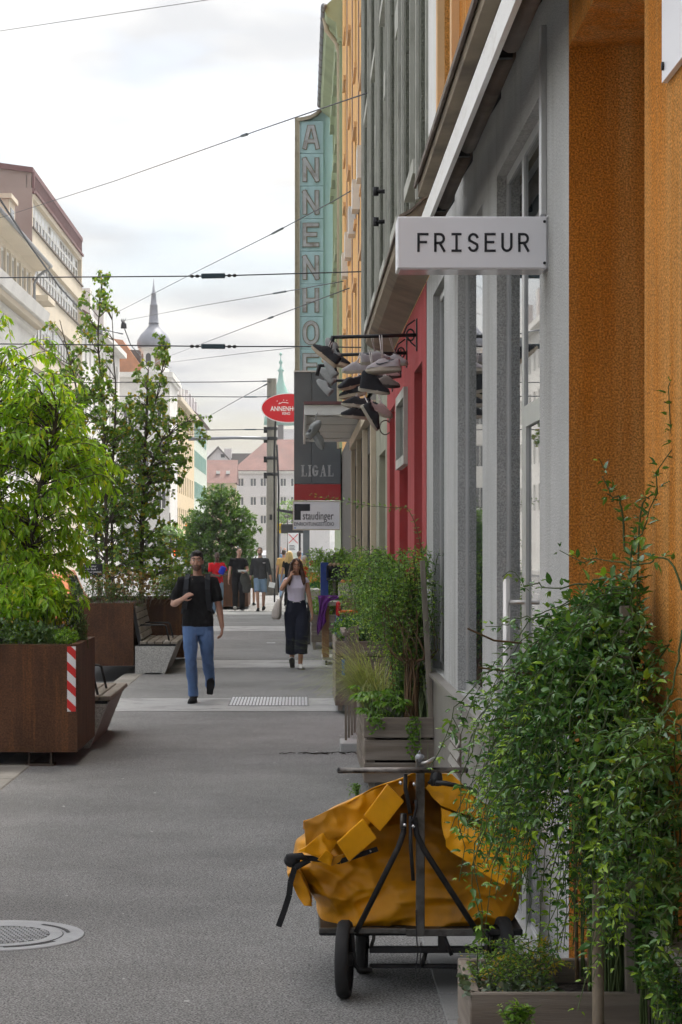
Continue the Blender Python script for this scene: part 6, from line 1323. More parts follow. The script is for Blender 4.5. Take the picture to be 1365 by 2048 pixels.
def hand(mb, w, d, nrm, s=1., curl=.5, side=1, spread=1.0):
    """palm from wrist w along d; nrm = palm facing; five separate fingers"""
    w, d, nrm = Vector(w), Vector(d).normalized(), Vector(nrm); nrm = (nrm - d * nrm.dot(d)).normalized(); sx = d.cross(nrm).normalized() * side
    pe = w + d * .085 * s
    for k in (-1.2, -.4, .4, 1.2): mb.tube([w - d * .02 + sx * k * .008 * s, w + d * .03 * s + sx * k * .014 * s, pe + sx * k * .017 * s], [.017 * s, .016 * s, .0125 * s], 8)
    for k, (off, ln) in enumerate(((-1.5, .078), (-.5, .086), (.5, .080), (1.5, .062))):
        b0 = pe + sx * off * .0175 * s * spread; c1 = curl * (1 + .12 * k); p = [b0 - d * .015 * s, b0]; dd = d.copy(); seg = ln * s / 3
        for q in range(3):
            dd = (dd * math.cos(c1 * .75) + nrm * math.sin(c1 * .75)); nrm2 = nrm; p.append(p[-1] + dd.normalized() * seg)
            nx = (nrm * math.cos(c1 * .75) - d * math.sin(c1 * .75)) if q == 0 else nrm
        mb.tube(p, [.0095 * s, .0095 * s, .009 * s, .0085 * s, .0065 * s], 7)
    t0 = w + d * .02 * s - sx * .022 * s; t1 = t0 + (d * .6 - sx * .6 + nrm * .35).normalized() * .045 * s; t2 = t1 + (d * .85 - sx * .1 + nrm * .5 * curl).normalized() * .032 * s; t3 = t2 + (d * .9 + sx * .1 + nrm * .5 * curl).normalized() * .026 * s
    mb.tube([t0, t1, t2, t3], [.014 * s, .0115 * s, .0105 * s, .0075 * s], 7)
def person(label, loc, face, H, skin, cfg, vox=.011):
    """figure built facing -Y at the origin, turned by face about Z; cfg carries pose and clothing"""
    t = thing('person', label, 'person', loc, face, group=cfg.get('group')); k = H / 1.78; g = cfg.get
    fem = g('fem', False); lean = g('lean', 0.); hx = .088 * k
    def S(*p): return Vector(p) * k
    hipz = .93
    feet = g('feet', ((-.10, -.02, 0), (.10, .02, 0)))      # ankle ground points (x,y,lift) for the figure's image-left and image-right leg
    toe = g('toe', (0, 0))
    legs = []
    for i, s in enumerate((-1, 1)):
        hp = S(s * .088, 0, hipz); fx, fy, fl = feet[i]; an = S(fx, fy + .03, .085 + fl); kn, an = ik(hp, an, .44 * k, .43 * k, (s * .04, -1, 0)); legs.append((hp, kn, an))
    sw = .185 if not fem else .160; arms = []
    for i, s in enumerate((-1, 1)):
        sh = S(s * sw, .0 + lean, 1.435); tg = g('hands', ((-.27, -.05, .80), (.27, .02, .80)))[i]; pole = g('poles', ((-.3, 1, -.3), (.3, 1, -.3)))[i]
        el, wr = ik(sh, S(*tg), .295 * k, .265 * k, pole); arms.append((sh, el, wr))
    ht = g('head', (0, 0, 0)); hd = S(ht[0], lean - .01 + ht[1], 0)
    # ---- body: one continuous surface
    b = MB(); fat = g('fat', 1.0); hipw = .162 if not fem else .172
    b.loftz([(0, 0, .86 * k, .15 * k * fat, .095 * k), (0, 0, .95 * k, hipw * k * fat, .105 * k), (0, 0, 1.08 * k, (.140 if not fem else .122) * k * fat, .095 * k * fat), (0, lean * .5 * k, 1.22 * k, (.150 if not fem else .128) * k * fat, .102 * k), (0, lean * k, 1.36 * k, (.170 if not fem else .150) * k, .108 * k), (0, lean * k, 1.44 * k, .165 * k * (.9 if fem else 1), .085 * k), (0, lean * k, 1.49 * k, .09 * k, .06 * k)], 16)
    for hp, kn, an in legs: limb(b, hp, kn, an, .078 * k, .050 * k, .036 * k)
    for sh, el, wr in arms: limb(b, sh, el, wr, (.050 if not fem else .042) * k, (.040 if not fem else .035) * k, (.028 if not fem else .024) * k, bul=1.12)
    hs = g('hand_dir', (None, None)); hn = g('hand_nrm', ((1, 0, 0), (-1, 0, 0))); hc = g('curl', (.45, .45))
    for i in range(2):
        sh, el, wr = arms[i]; d = (wr - el).normalized() if hs[i] is None else Vector(hs[i]); hand(b, wr, d, hn[i], k * (.95 if not fem else .86), hc[i], side=(1 if i == 0 else -1))
    nk = S(0, lean + .005, 1.47); hc_ = S(0, 0, 1.675) + hd
    b.tube([nk, S(0, lean * .8, 1.53) + hd * .3, hc_ + S(0, .015, -.06)], [.062 * k, .052 * k, .052 * k], 12)
    b.ell(hc_ + S(0, .012, .015), (.073 * k, .092 * k, .098 * k), 16, 12)                     # cranium
    b.ell(hc_ + S(0, -.022, -.052), (.056 * k, .066 * k, .066 * k), 14, 10)                   # face and jaw
    b.ell(hc_ + S(0, -.060, -.098), (.026 * k, .022 * k, .020 * k), 10, 8)                    # chin
    b.tube([hc_ + S(0, -.076, .012), hc_ + S(0, -.097, -.025), hc_ + S(0, -.088, -.034)], [.009 * k, .014 * k, .011 * k], 8)
    b.tube([hc_ + S(-.04, -.070, .028), hc_ + S(0, -.082, .030), hc_ + S(.04, -.070, .028)], .012 * k, 8)   # brow
    for s in (-1, 1): b.ell(hc_ + S(s * .074, .015, -.015), (.010 * k, .020 * k, .031 * k), 8, 8); b.ell(hc_ + S(s * .038, -.062, -.03), (.022 * k, .02 * k, .02 * k), 8, 6)
    bare = g('barefoot', False)
    b.remesh('body', skin, t, vox, 3)
    if vox < .014:
        for s in (-1, 1):
            m = MB(); m.ell(hc_ + S(s * .031, -.0795, .004), (.012 * k, .006 * k, .006 * k), 10, 6); e = m.build('eye', 'eye_white', t); m = MB(); m.ell(hc_ + S(s * .031, -.0842, .004), (.0055 * k, .003 * k, .0055 * k), 8, 6); m.build('iris', 'eye_dark', e)
            m = MB(); m.tube([hc_ + S(s * .012, -.091, .028), hc_ + S(s * .034, -.090, .033), hc_ + S(s * .052, -.078, .026)], .0045 * k, 6); m.build('eyebrow', g('hairm', 'hair_black'), t)
        m = MB(); m.tube([hc_ + S(-.022, -.079, -.066), hc_ + S(0, -.0885, -.065), hc_ + S(.022, -.079, -.066)], [.003 * k, .0065 * k, .003 * k], 6); m.build('mouth', 'lip', t)
    if g('beard'):
        m = MB(); m.ell(hc_ + S(0, -.024, -.066), (.0585 * k, .068 * k, .056 * k), 14, 10); m.ell(hc_ + S(0, -.060, -.100), (.029 * k, .025 * k, .021 * k), 10, 8); m.ell(hc_ + S(0, -.083, -.052), (.026 * k, .008 * k, .006 * k), 10, 6); m.remesh('beard', 'beard', t, vox, 2)
    # ---- hair
    hm = g('hairm', 'hair_black'); hk = g('hair', 'short'); m = MB()
    if hk in ('short', 'crew'):
        gq = 1.0 if hk == 'short' else .94
        m.ell(hc_ + S(0, .022, .040), (.080 * k * gq, .095 * k * gq, .086 * k * gq), 14, 10); m.ell(hc_ + S(0, .055, -.005), (.070 * k, .058 * k * gq, .075 * k), 12, 8)
        if hk == 'short': m.ell(hc_ + S(0, -.042, .088), (.062 * k, .045 * k, .032 * k), 12, 8); m.ell(hc_ + S(.02, -.052, .092), (.05 * k, .035 * k, .026 * k), 10, 8)
        for s in (-1, 1): m.ell(hc_ + S(s * .066, .012, .022), (.013 * k, .030 * k, .040 * k), 8, 6)
    elif hk == 'bald': m.ell(hc_ + S(0, .055, -.015), (.074 * k, .050 * k, .055 * k), 12, 8)
    elif hk == 'long':
        m.ell(hc_ + S(0, .025, .036), (.084 * k, .094 * k, .086 * k), 14, 10)
        for s in (-1, 1):
            m.tube([hc_ + S(s * .03, -.045, .10), hc_ + S(s * .076, -.030, .03), hc_ + S(s * .085, -.012, -.08), hc_ + S(s * .105, -.03, -.17), hc_ + S(s * .118, -.052, -.26), hc_ + S(s * .11, -.06, -.33)], [.022 * k, .030 * k, .034 * k, .040 * k, .034 * k, .010 * k], 10)
            m.tube([hc_ + S(s * .05, .04, .05), hc_ + S(s * .085, .05, -.1), hc_ + S(s * .10, .05, -.22), hc_ + S(s * .09, .05, -.30)], [.04 * k, .045 * k, .045 * k, .02 * k], 10)
        m.tube([hc_ + S(0, .06, .03), hc_ + S(0, .085, -.1), hc_ + S(0, .085, -.28)], [.06 * k, .07 * k, .04 * k], 12)
    m.remesh('hair', hm, t, vox, 2, disp=.006, dscale=45)
    # ---- trousers
    tr = g('trousers', 'jeans'); st = g('legs', 'slim'); m = MB()
    wz = g('waist', 1.0); fw = 1.0 if not fem else 1.06
    m.loftz([(0, 0, .80 * k, .13 * k * fat, .09 * k), (0, 0, .86 * k, .162 * k * fat * fw, .112 * k), (0, 0, .95 * k, .172 * k * fat * fw, .116 * k), (0, 0, wz * k, (.160 if not fem else .148) * k * fat, .110 * k), (0, 0, (wz + .03) * k, (.155 if not fem else .138) * k * fat, .105 * k)], 16)
    for hp, kn, an in legs:
        if st == 'slim': limb(m, hp + S(0, 0, -.02), kn, an + S(0, 0, .02), .098 * k, .068 * k, .056 * k); m.tube([an + (kn - an) * .16, an + (kn - an) * .05, an + S(0, 0, .0)], [.056 * k, .062 * k, .060 * k], 12)
        elif st == 'wide': cu = an + (kn - an) * .42; m.tube([hp, hp.lerp(kn, .5), kn, kn.lerp(cu, .5), cu], [.112 * k, .108 * k, .098 * k, .104 * k, .110 * k], 16)
        elif st == 'loose': limb(m, hp, kn, an + S(0, 0, -.03), .105 * k, .080 * k, .075 * k)
        elif st == 'shorts': ke = hp.lerp(kn, .92); m.tube([hp, hp.lerp(ke, .5), ke], [.106 * k, .098 * k, .094 * k], 14)
    m.remesh('trousers', tr, t, vox, 2, disp=.007 if st != 'wide' else .005, dscale=22)
    # ---- top
    tp = g('top', 'tee_black'); hem = g('hem', .90); sl = g('sleeve', .55); m = MB(); fl = 1.07 if not g('fitted') else 1.03
    rows = [(0, 0, hem * k, (.176 if not fem else .140) * k * fat * fl, .122 * k), (0, 0, 1.0 * k, (.172 if not fem else .140) * k * fat * fl, .120 * k)] if hem < .99 else [(0, 0, hem * k, .132 * k * fat, .102 * k)]
    rows += [(0, lean * .3 * k, 1.10 * k, (.162 if not fem else .130) * k * fat * fl, .112 * k * fat), (0, lean * .5 * k, 1.22 * k, (.165 if not fem else .138) * k * fat * fl, (.116 if not fem else .120) * k), (0, (lean - (.012 if fem else 0)) * k, 1.32 * k, (.178 if not fem else .150) * k * fl, (.120 if not fem else .132) * k), (0, lean * k, 1.42 * k, (.176 if not fem else .150) * k * fl, .100 * k), (0, lean * k, 1.475 * k, .105 * k, .072 * k), (0, lean * k, (1.50 if not fem else 1.52) * k, .066 * k, .062 * k)]
    m.loftz(rows, 18)
    for sh, el, wr in arms:
        a0 = sh + S(0, 0, .0); inn = Vector((sh.x * .6, sh.y, sh.z + .005))
        if sl <= 1: e = sh.lerp(el, sl); m.tube([inn, a0, sh.lerp(e, .5), e], [.062 * k, .068 * k, .068 * k, .072 * k] if not fem else [.05 * k, .053 * k, .05 * k, .05 * k], 12)
        else: e = el.lerp(wr, sl - 1); m.tube([inn, a0, sh.lerp(el, .5), el, e], [.064 * k, .070 * k, .066 * k, .060 * k, .052 * k], 12)
    m.remesh('top', tp, t, vox, 2, disp=.007 if not fem else .003, dscale=18)
    # ---- shoes
    sm, so_ = g('shoes', ('suede_black', 'suede_black'))
    for i, (hp, kn, an) in enumerate(legs):
        tp_ = toe[i]; rot = Matrix.Rotation(R(-tp_), 3, 'X') @ Matrix.Rotation(R((-6, 6)[i]), 3, 'Z'); c = an
        def Q(x, y, z): return c + rot @ S(x, y, z)
        m = MB(); V = []; rows = [(.075, .030, .075), (.05, .037, .085), (.0, .038, .082), (-.05, .041, .062), (-.10, .046, .046), (-.14, .042, .036), (-.168, .026, .028), (-.178, .008, .02)]
        n = 10
        for (y_, w, h) in rows:
            for j in range(n):
                a = 2 * math.pi * j / n; cz_ = math.sin(a); V.append(Q(w * math.cos(a), y_, -.058 + (h * cz_ if cz_ > 0 else .016 * cz_)))
        m.add(V, [(q * n + j, q * n + (j + 1) % n, (q + 1) * n + (j + 1) % n, (q + 1) * n + j) for q in range(len(rows) - 1) for j in range(n)] + [tuple(range(n)), tuple(reversed([(len(rows) - 1) * n + j for j in range(n)]))], True)
        if g('boots'): m.tube([Q(0, .02, -.02), Q(0, .015, .05)], [.05 * k, .054 * k], 12)
        sh_ = m.build('shoe', sm, t)
        m = MB(); V = []
        for (y_, w, h) in rows:
            for (xx, zz) in ((-w * 1.04, -.062), (w * 1.04, -.062), (w * 1.05, -.080), (-w * 1.05, -.080)): V.append(Q(xx, y_ * 1.03, zz))
        m.add(V, [(q * 4 + j, q * 4 + (j + 1) % 4, (q + 1) * 4 + (j + 1) % 4, (q + 1) * 4 + j) for q in range(len(rows) - 1) for j in range(4)] + [(0, 1, 2, 3), tuple((len(rows) - 1) * 4 + j for j in (3, 2, 1, 0))]); m.build('sole', so_, sh_)
    t['_'] = 1; del t['_']
    return t, dict(legs=legs, arms=arms, hc=hc_, S=S, k=k)
GP = 'passers-by on the pavement'
# man in black
man, I = person('man in black T-shirt, blue jeans and grey backpack straps walking towards us', (at(396, 1405, 25.3).x, 25.3, 0), R(-2), 1.775, 'skin_light', dict(group=GP,
    feet=((-.045, -.10, 0), (.125, .30, .10)), toe=(0, 48), hands=((-.165, -.21, 1.225), (.30, .03, .82)), poles=((-.55, .45, -1.0), (.6, .9, -.2)), hand_dir=((.75, -.15, .55), (-.06, -.12, -1)), hand_nrm=((.25, .9, -.4), (-1, .1, 0)), curl=(.55, .62),
    hair='short', hairm='hair_black', beard=True, trousers='jeans', legs='slim', top='tee_black', hem=.90, sleeve=.82, shoes=('suede_black', 'suede_black'), boots=True, head=(-.01, -.012, 0)), .0085)
S = I['S']
for s in (-1, 1):
    m = MB(); P = [S(s * .105, .10, 1.43), S(s * .118, .02, 1.512), S(s * .122, -.085, 1.455), S(s * .128, -.138, 1.34), S(s * .135, -.136, 1.22), S(s * .15, -.115, 1.12), S(s * .17, .0, 1.05)]
    for a, c in zip(P[:-1], P[1:]): m.beam(a, c + (c - a).normalized() * .008, .062, .012, up=(s * .25, -1, .35), bev=.003)
    m.build('backpack_strap', 'strap_grey', man)
m = MB(); m.box(S(0, .19, 1.25), (.27, .13, .42), bev=.04); m.build('backpack', 'strap_grey', man)
# woman with phone
wom, I = person('woman in white sleeveless top and navy culottes holding a phone to her ear', (at(593, 1338, 32.2).x, 32.2, 0), R(4), 1.645, 'skin_tan', dict(group=GP, fem=True,
    feet=((-.055, .16, .035), (.06, -.10, 0)), toe=(38, 0), hands=((-.105, -.165, 1.50), (.26, -.07, .86)), poles=((-.75, -.35, -1), (.4, 1, -.2)), hand_dir=((.25, .05, .95), (.0, -.25, -1)), hand_nrm=((.85, .45, -.1), (-1, 0, 0)), curl=(.55, .5),
    hair='long', hairm='hair_brown', trousers='navy', legs='wide', waist=1.10, top='top_white', hem=1.07, sleeve=.14, fitted=True, shoes=('trainer', 'sole_dark'), head=(.0, -.02, 0)), .0085)
S = I['S']
m = MB(); m.box(S(-.085, -.10, 1.645), (.012, .07, .14), Matrix.Rotation(R(-12), 3, 'Y') @ Matrix.Rotation(R(14), 3, 'X'), bev=.004); o = m.build('mobile_phone', 'black_plastic', None); o.location = wom.location; o.rotation_euler = wom.rotation_euler; tag(o, 'dark phone in the raised hand of the woman in white', 'phone')
m = MB()
for s in (-1, 1): m.ell(S(s * .055, -.118, 1.085), (.010, .006, .010), 8, 6)
m.build('button', 'steel', wom)
tb = thing('shoulder_bag', 'taupe tote bag hanging at the side of the woman in white', 'bag', wom.location, wom.rotation_euler.z); m = MB(); V = []
rows = [(.80, .16, .055, -.30), (.84, .175, .075, -.295), (.95, .165, .07, -.285), (1.06, .13, .05, -.265), (1.13, .10, .03, -.245)]
m.loftz([(x, .05, z * .93, ry, rx) for (z, rx, ry, x) in rows], 18); m.remesh('pouch', 'bag_taupe', tb, .012, 2)
m = MB(); m.tube([S(-.25, -.02, 1.10), S(-.20, -.065, 1.30), S(-.145, -.03, 1.475), S(-.155, .07, 1.42), S(-.25, .12, 1.10)], .011, 6); m.build('strap', 'bag_taupe', tb)
# group further back
mid = .013
pm, I = person('man in black T-shirt and black trousers with a grey jacket over his arm', (at(477, 1221, 60.8).x, 60.8, 0), R(6), 1.78, 'skin_light', dict(group=GP, feet=((-.08, .12, .03), (.10, -.14, 0)), toe=(25, 0), hands=((-.28, .0, .84), (.16, -.25, 1.10)), poles=((-.3, 1, -.2), (.6, .9, -.4)), hand_dir=(None, (-.5, -.7, 0)), hair='crew', hairm='hair_short', trousers='tee_black', legs='loose', top='tee_black', sleeve=.6, shoes=('suede_black', 'trainer'), head=(.03, -.02, 0)), mid)
m = MB(); m.loftz([(.20, -.19, .52, .09, .05), (.23, -.19, .70, .14, .07), (.19, -.20, .92, .15, .08), (.17, -.2, 1.06, .10, .07), (.17, -.2, 1.12, .05, .04)], 12); o = MB(); jk = m.remesh('draped_jacket', 'jacket_grey', None, .016, 2, disp=.025, dscale=9); jk.location = pm.location; jk.rotation_euler = pm.rotation_euler; tag(jk, 'grey jacket draped over the forearm of the man in black trousers', 'jacket')
m = MB(); m.box((.12, -.33, 1.13), (.24, .16, .012), Matrix.Rotation(R(-20), 3, 'X')); o = m.build('paper_sheet', 'print_white', None); o.location = pm.location; tag(o, 'white papers in the hand of the man carrying a jacket', 'paper')
pg, I = person('man in charcoal sweatshirt and denim shorts walking towards us', (at(521, 1222, 60.6).x, 60.6, 0), R(2), 1.79, 'skin_light', dict(group=GP, feet=((-.06, -.12, 0), (.09, .13, .03)), toe=(0, 20), hands=((-.29, .03, .86), (.30, -.10, .88)), hair='crew', hairm='hair_short', beard=True, trousers='jeans_light', legs='shorts', top='sweat_grey', sleeve=1.55, fat=1.05, shoes=('suede_black', 'sole_dark'), head=(-.01, 0, 0)), mid)
m = MB(); m.box((.33, -.14, .74), (.17, .01, .15), Matrix.Rotation(R(12), 3, 'Y')); o = m.build('paper_sheet', 'print_white', None); o.location = pg.location; tag(o, 'folded white paper held by the man in denim shorts', 'paper')
m = MB(); m.box((.105, -.135, 1.36), (.07, .01, .014)); m.build('chest_print', 'print_white', pg)
pw, I = person('man in olive shorts and white collar seen from behind, between the two walking men', (at(502, 1212, 66).x, 66, 0), R(176), 1.80, 'skin_light', dict(group=GP, feet=((-.09, -.05, 0), (.12, .12, .0)), hair='crew', hairm='hair_grey', trousers='shorts_olive', legs='shorts', top='shirt_white', sleeve=.6, fat=1.1, shoes=('suede_black', 'sole_white')), .016)
m = MB(); m.box((0, .19, 1.24), (.34, .16, .46), bev=.04); m.build('backpack', 'sweat_grey', pw)
pr, I = person('man in a red polo shirt looking down at something blue', (at(434, 1225, 57.5).x, 57.5, 0), R(12), 1.66, 'skin_dark', dict(group=GP, feet=((-.10, .0, 0), (.10, .02, 0)), hands=((-.02, -.26, 1.12), (.14, -.28, 1.16)), poles=((-.6, .6, -.6), (.6, .6, -.6)), hand_dir=((.7, -.5, .1), (-.3, -.6, .3)), hair='crew', hairm='hair_short', trousers='jeans_light', legs='loose', top='polo_red', sleeve=.7, shoes=('trainer', 'sole_white'), head=(0, -.05, -.03)), mid)
m = MB(); m.box((.16, -.34, 1.19), (.16, .12, .22), Matrix.Rotation(R(25), 3, 'Y'), bev=.03); o = m.build('blue_pouch', 'cloth_blue', None); o.location = pr.location; tag(o, 'bright blue pouch in the hands of the man in red', 'pouch')
far = .018
FAR = [('blonde long-haired woman in black seen from behind', 579, 63, 1.68, 'skin_light', dict(fem=True, hair='long', hairm='hair_blonde', trousers='tee_black', legs='slim', top='tee_black', hem=.95, shoes=('trainer', 'sole_white')), 172),
 ('person in a tan shirt left of the blonde woman', 568, 74, 1.70, 'skin_tan', dict(hair='crew', hairm='hair_short', trousers='jeans_light', legs='slim', top='shirt_tan', sleeve=.7, shoes=('suede_black', 'sole_dark')), 175),
 ('man with navy backpack and dark shorts walking away', 561, 102, 1.80, 'skin_light', dict(hair='bald', hairm='hair_grey', trousers='navy', legs='shorts', top='shirt_blue', sleeve=.7, feet=((-.11, -.08, 0), (.10, .12, 0)), shoes=('suede_black', 'sole_dark')), 178),
 ('white-haired person in a red jacket bending by the fruit', 605, 57, 1.58, 'skin_light', dict(hair='crew', hairm='hair_grey', trousers='jeans_light', legs='slim', top='red_orange', sleeve=1.6, fat=1.1, head=(.0, -.05, -.03), lean=-.04, shoes=('trainer', 'sole_white')), 60),
 ('dark-haired person behind the white-haired one', 599, 68, 1.66, 'skin_tan', dict(hair='short', hairm='hair_brown', trousers='navy', legs='slim', top='shirt_tan', shoes=('suede_black', 'sole_dark')), 150),
 ('balding man in a blue shirt beside the navy backpack', 570, 96, 1.74, 'skin_light', dict(hair='bald', hairm='hair_grey', trousers='jeans', legs='slim', top='shirt_blue', shoes=('suede_black', 'sole_dark')), 170),
 ('dark-haired person in pale blue beyond the backpack man', 558, 125, 1.83, 'skin_dark', dict(hair='crew', hairm='hair_black', trousers='navy', legs='slim', top='shirt_skyblue', shoes=('suede_black', 'sole_dark')), 165),
 ('person in violet standing beyond the timetable board', 600, 118, 1.72, 'skin_tan', dict(hair='short', hairm='hair_brown', trousers='navy', legs='slim', top='shirt_blue', shoes=('suede_black', 'sole_dark')), 20)]
for lab, px, Y, H, sk, cf, an in FAR:
    cf['group'] = 'people in the distance'; pp, I = person(lab, ((px - CX) * Y / F, Y, 0), R(an), H, sk, cf, far)
    if 'backpack' in lab and 'with navy' in lab: m = MB(); m.box((0, .20, 1.25), (.34, .18, .50), bev=.05); m.build('backpack', 'navy', pp)
# ================================================================ plants
leafmat('leaf_lime', (.15, .31, .016), (.33, .53, .035), (.46, .48, .05), trans=.55, gloss=.40, tr=(1.6, 1.5, .5))
leafmat('leaf_pear', (.085, .19, .025), (.21, .35, .05), (.40, .30, .03), trans=.42, gloss=.38)
leafmat('leaf_dark', (.055, .13, .026), (.13, .25, .05), (.14, .24, .03), trans=.30, gloss=.38)
leafmat('leaf_jas', (.048, .135, .036), (.13, .26, .062), (.25, .40, .04), trans=.22, gloss=.20)
leafmat('leaf_jas_light', (.075, .18, .03), (.18, .33, .055), (.32, .46, .05), trans=.35, gloss=.28)
leafmat('leaf_fresh', (.09, .20, .02), (.17, .33, .04), (.30, .44, .06), trans=.45, gloss=.35)
leafmat('leaf_shrub', (.045, .10, .028), (.10, .19, .045), (.12, .16, .04), trans=.25, gloss=.5)
leafmat('grass_pale', (.22, .28, .08), (.42, .46, .20), (.45, .42, .20), trans=.35, gloss=.5)
leafmat('leaf_sedum', (.07, .11, .06), (.15, .20, .13), (.22, .12, .08), trans=.15, gloss=.5)
leafmat('leaf_dry', (.12, .075, .03), (.25, .17, .07), (.35, .25, .05), trans=.3, gloss=.7)
T4 = (np.array([(0, 0, 0), (.42, .5, .10), (1, 0, -.12), (.42, -.5, .10)]), [(0, 2, 1), (0, 3, 2)])
T8 = (np.array([(0, 0, 0), (.28, .46, .09), (.68, .36, .03), (1, 0, -.16), (.68, -.36, .03), (.28, -.46, .09), (.33, 0, .0), (.70, 0, -.05)]), [(0, 6, 1), (1, 6, 7), (1, 7, 2), (2, 7, 3), (0, 5, 6), (5, 4, 7), (5, 7, 6), (4, 3, 7)])
TH = (np.array([(0, 0, 0), (.10, .48, .06), (.50, .46, .05), (1, 0, -.10), (.50, -.46, .05), (.10, -.48, .06), (.4, 0, -.02)]), [(0, 6, 1), (1, 6, 2), (2, 6, 3), (0, 5, 6), (5, 4, 6), (4, 3, 6)])
def leaves(name, m, parent, P, D, L, W, tmpl, up=(0, 0, 1), jitter=.5, tint=None, loc=(0, 0, 0), stuff=True):
    P = np.asarray(P, float); D = np.asarray(D, float); n = len(P); L = np.broadcast_to(L, n).astype(float); W = np.broadcast_to(W, n).astype(float)
    D = D / np.maximum(1e-9, np.linalg.norm(D, axis=1))[:, None]
    U = np.asarray(up, float)[None, :] + RNG.normal(0, jitter, (n, 3)); Sx = np.cross(D, U); Sx /= np.maximum(1e-9, np.linalg.norm(Sx, axis=1))[:, None]; N = np.cross(Sx, D)
    tv, tf = tmpl; k = len(tv)
    V = P[:, None, :] + D[:, None, :] * (tv[None, :, 0:1] * L[:, None, None]) + Sx[:, None, :] * (tv[None, :, 1:2] * W[:, None, None]) + N[:, None, :] * (tv[None, :, 2:3] * L[:, None, None])
    Fc = (np.array(tf)[None] + (np.arange(n) * k)[:, None, None]).reshape(-1, 3)
    me = bpy.data.meshes.new(name); nv = n * k; nf = len(Fc)
    me.vertices.add(nv); me.vertices.foreach_set('co', V.reshape(-1).astype(np.float32)); me.loops.add(nf * 3); me.loops.foreach_set('vertex_index', Fc.reshape(-1).astype(np.int32))
    me.polygons.add(nf); me.polygons.foreach_set('loop_start', (np.arange(nf) * 3).astype(np.int32)); me.polygons.foreach_set('use_smooth', [True] * nf)
    at_ = me.attributes.new('tint', 'FLOAT', 'POINT'); tt = RNG.random(n) if tint is None else np.asarray(tint); at_.data.foreach_set('value', np.repeat(tt, k).astype(np.float32))
    me.update(calc_edges=True); me.materials.append(MATS[m]); o = inst(name, me, parent, loc)
    if stuff: o['kind'] = 'stuff'
    return o
def stems(name, m, parent, lines, n=5, loc=(0, 0, 0), stuff=True):
    mb = MB()
    for pts, r0, r1 in lines: k = len(pts); mb.tube(pts, [r0 + (r1 - r0) * i / (k - 1) for i in range(k)], n, caps=False)
    o = mb.build(name, m, parent, loc)
    if stuff: o['kind'] = 'stuff'
    return o
def rv(s=1.0): return Vector((random.gauss(0, s), random.gauss(0, s), random.gauss(0, s)))
def curve(p0, p1, p2, n): return bez(p0, p1, p2, n)
def in_ell(c, r):
    while True:
        v = Vector((random.uniform(-1, 1), random.uniform(-1, 1), random.uniform(-1, 1)))
        if v.length < 1: return Vector((c[0] + v.x * r[0], c[1] + v.y * r[1], c[2] + v.z * r[2]))
def tree(name, label, base, trunks, vols, ntw, lpt, leaf, L, W, tmpl, bark, droop=.3, tlen=(.35, .7), cat='tree', vines=(), up=(0, 0, 1), jit=.5, spread=.5, dz=-.35, parts=('trunk', 'crown')):
    """trunks: polylines with radii; vols: (centre, radii, weight); twigs grow from the nearest trunk point into the volume, leaves along them"""
    base = Vector(base); t = thing(name, label, cat, base); TP = []
    for pts, r0, r1 in trunks:
        mb = MB(); k = len(pts); P = [Vector(p) - base for p in pts]
        Q = []; Rr = []
        for i in range(k - 1):
            for q in range(4): Q.append(P[i].lerp(P[i + 1], q / 4) + rv(.006)); Rr.append(r0 + (r1 - r0) * (i + q / 4) / (k - 1))
        Q.append(P[-1]); Rr.append(r1); mb.tube(Q, Rr, 8); mb.build(parts[0], bark, t); TP += Q
    lines = []; LP = []; LD = []; w = [v[2] for v in vols]
    for i in range(ntw):
        c, r, _ = random.choices(vols, w)[0]; tip = in_ell(c, r) - base
        # nearest trunk point that lies lower than the tip
        best = min(TP, key=lambda q: (q - tip).length + max(0, q.z - tip.z + .15) * 2.5); d = tip - best; ln = d.length
        mid = best.lerp(tip, .5) + Vector((0, 0, .12 * ln)) + rv(.04); pts = curve(best, mid, tip, 8)
        end = tip + Vector((d.x, d.y, 0)).normalized() * random.uniform(*tlen) * .45 + Vector((0, 0, -droop * random.uniform(.1, .5))) if ln > .05 else tip
        pts2 = curve(tip, tip + (tip - pts[-2]).normalized() * .15, end, 5); full = pts + pts2[1:]; lines.append((full, .006 + .004 * random.random(), .0018))
        seg = full[3:]; 
        for q in range(lpt):
            u = random.random() ** .7 * (len(seg) - 1.001); a = int(u); p = seg[a].lerp(seg[a + 1], u - a); tg = (seg[a + 1] - seg[a]).normalized(); sd = rv(1); sd = (sd - tg * sd.dot(tg)).normalized()
            LP.append(p + sd * .01); LD.append(tg * .45 + sd * spread + Vector((0, 0, dz)))
    stems('twigs', bark, t, lines, 4)
    n = len(LP); Ls = RNG.uniform(L[0], L[1], n); leaves(parts[1], leaf, t, LP, LD, Ls, Ls * W, tmpl, up, jit); return t
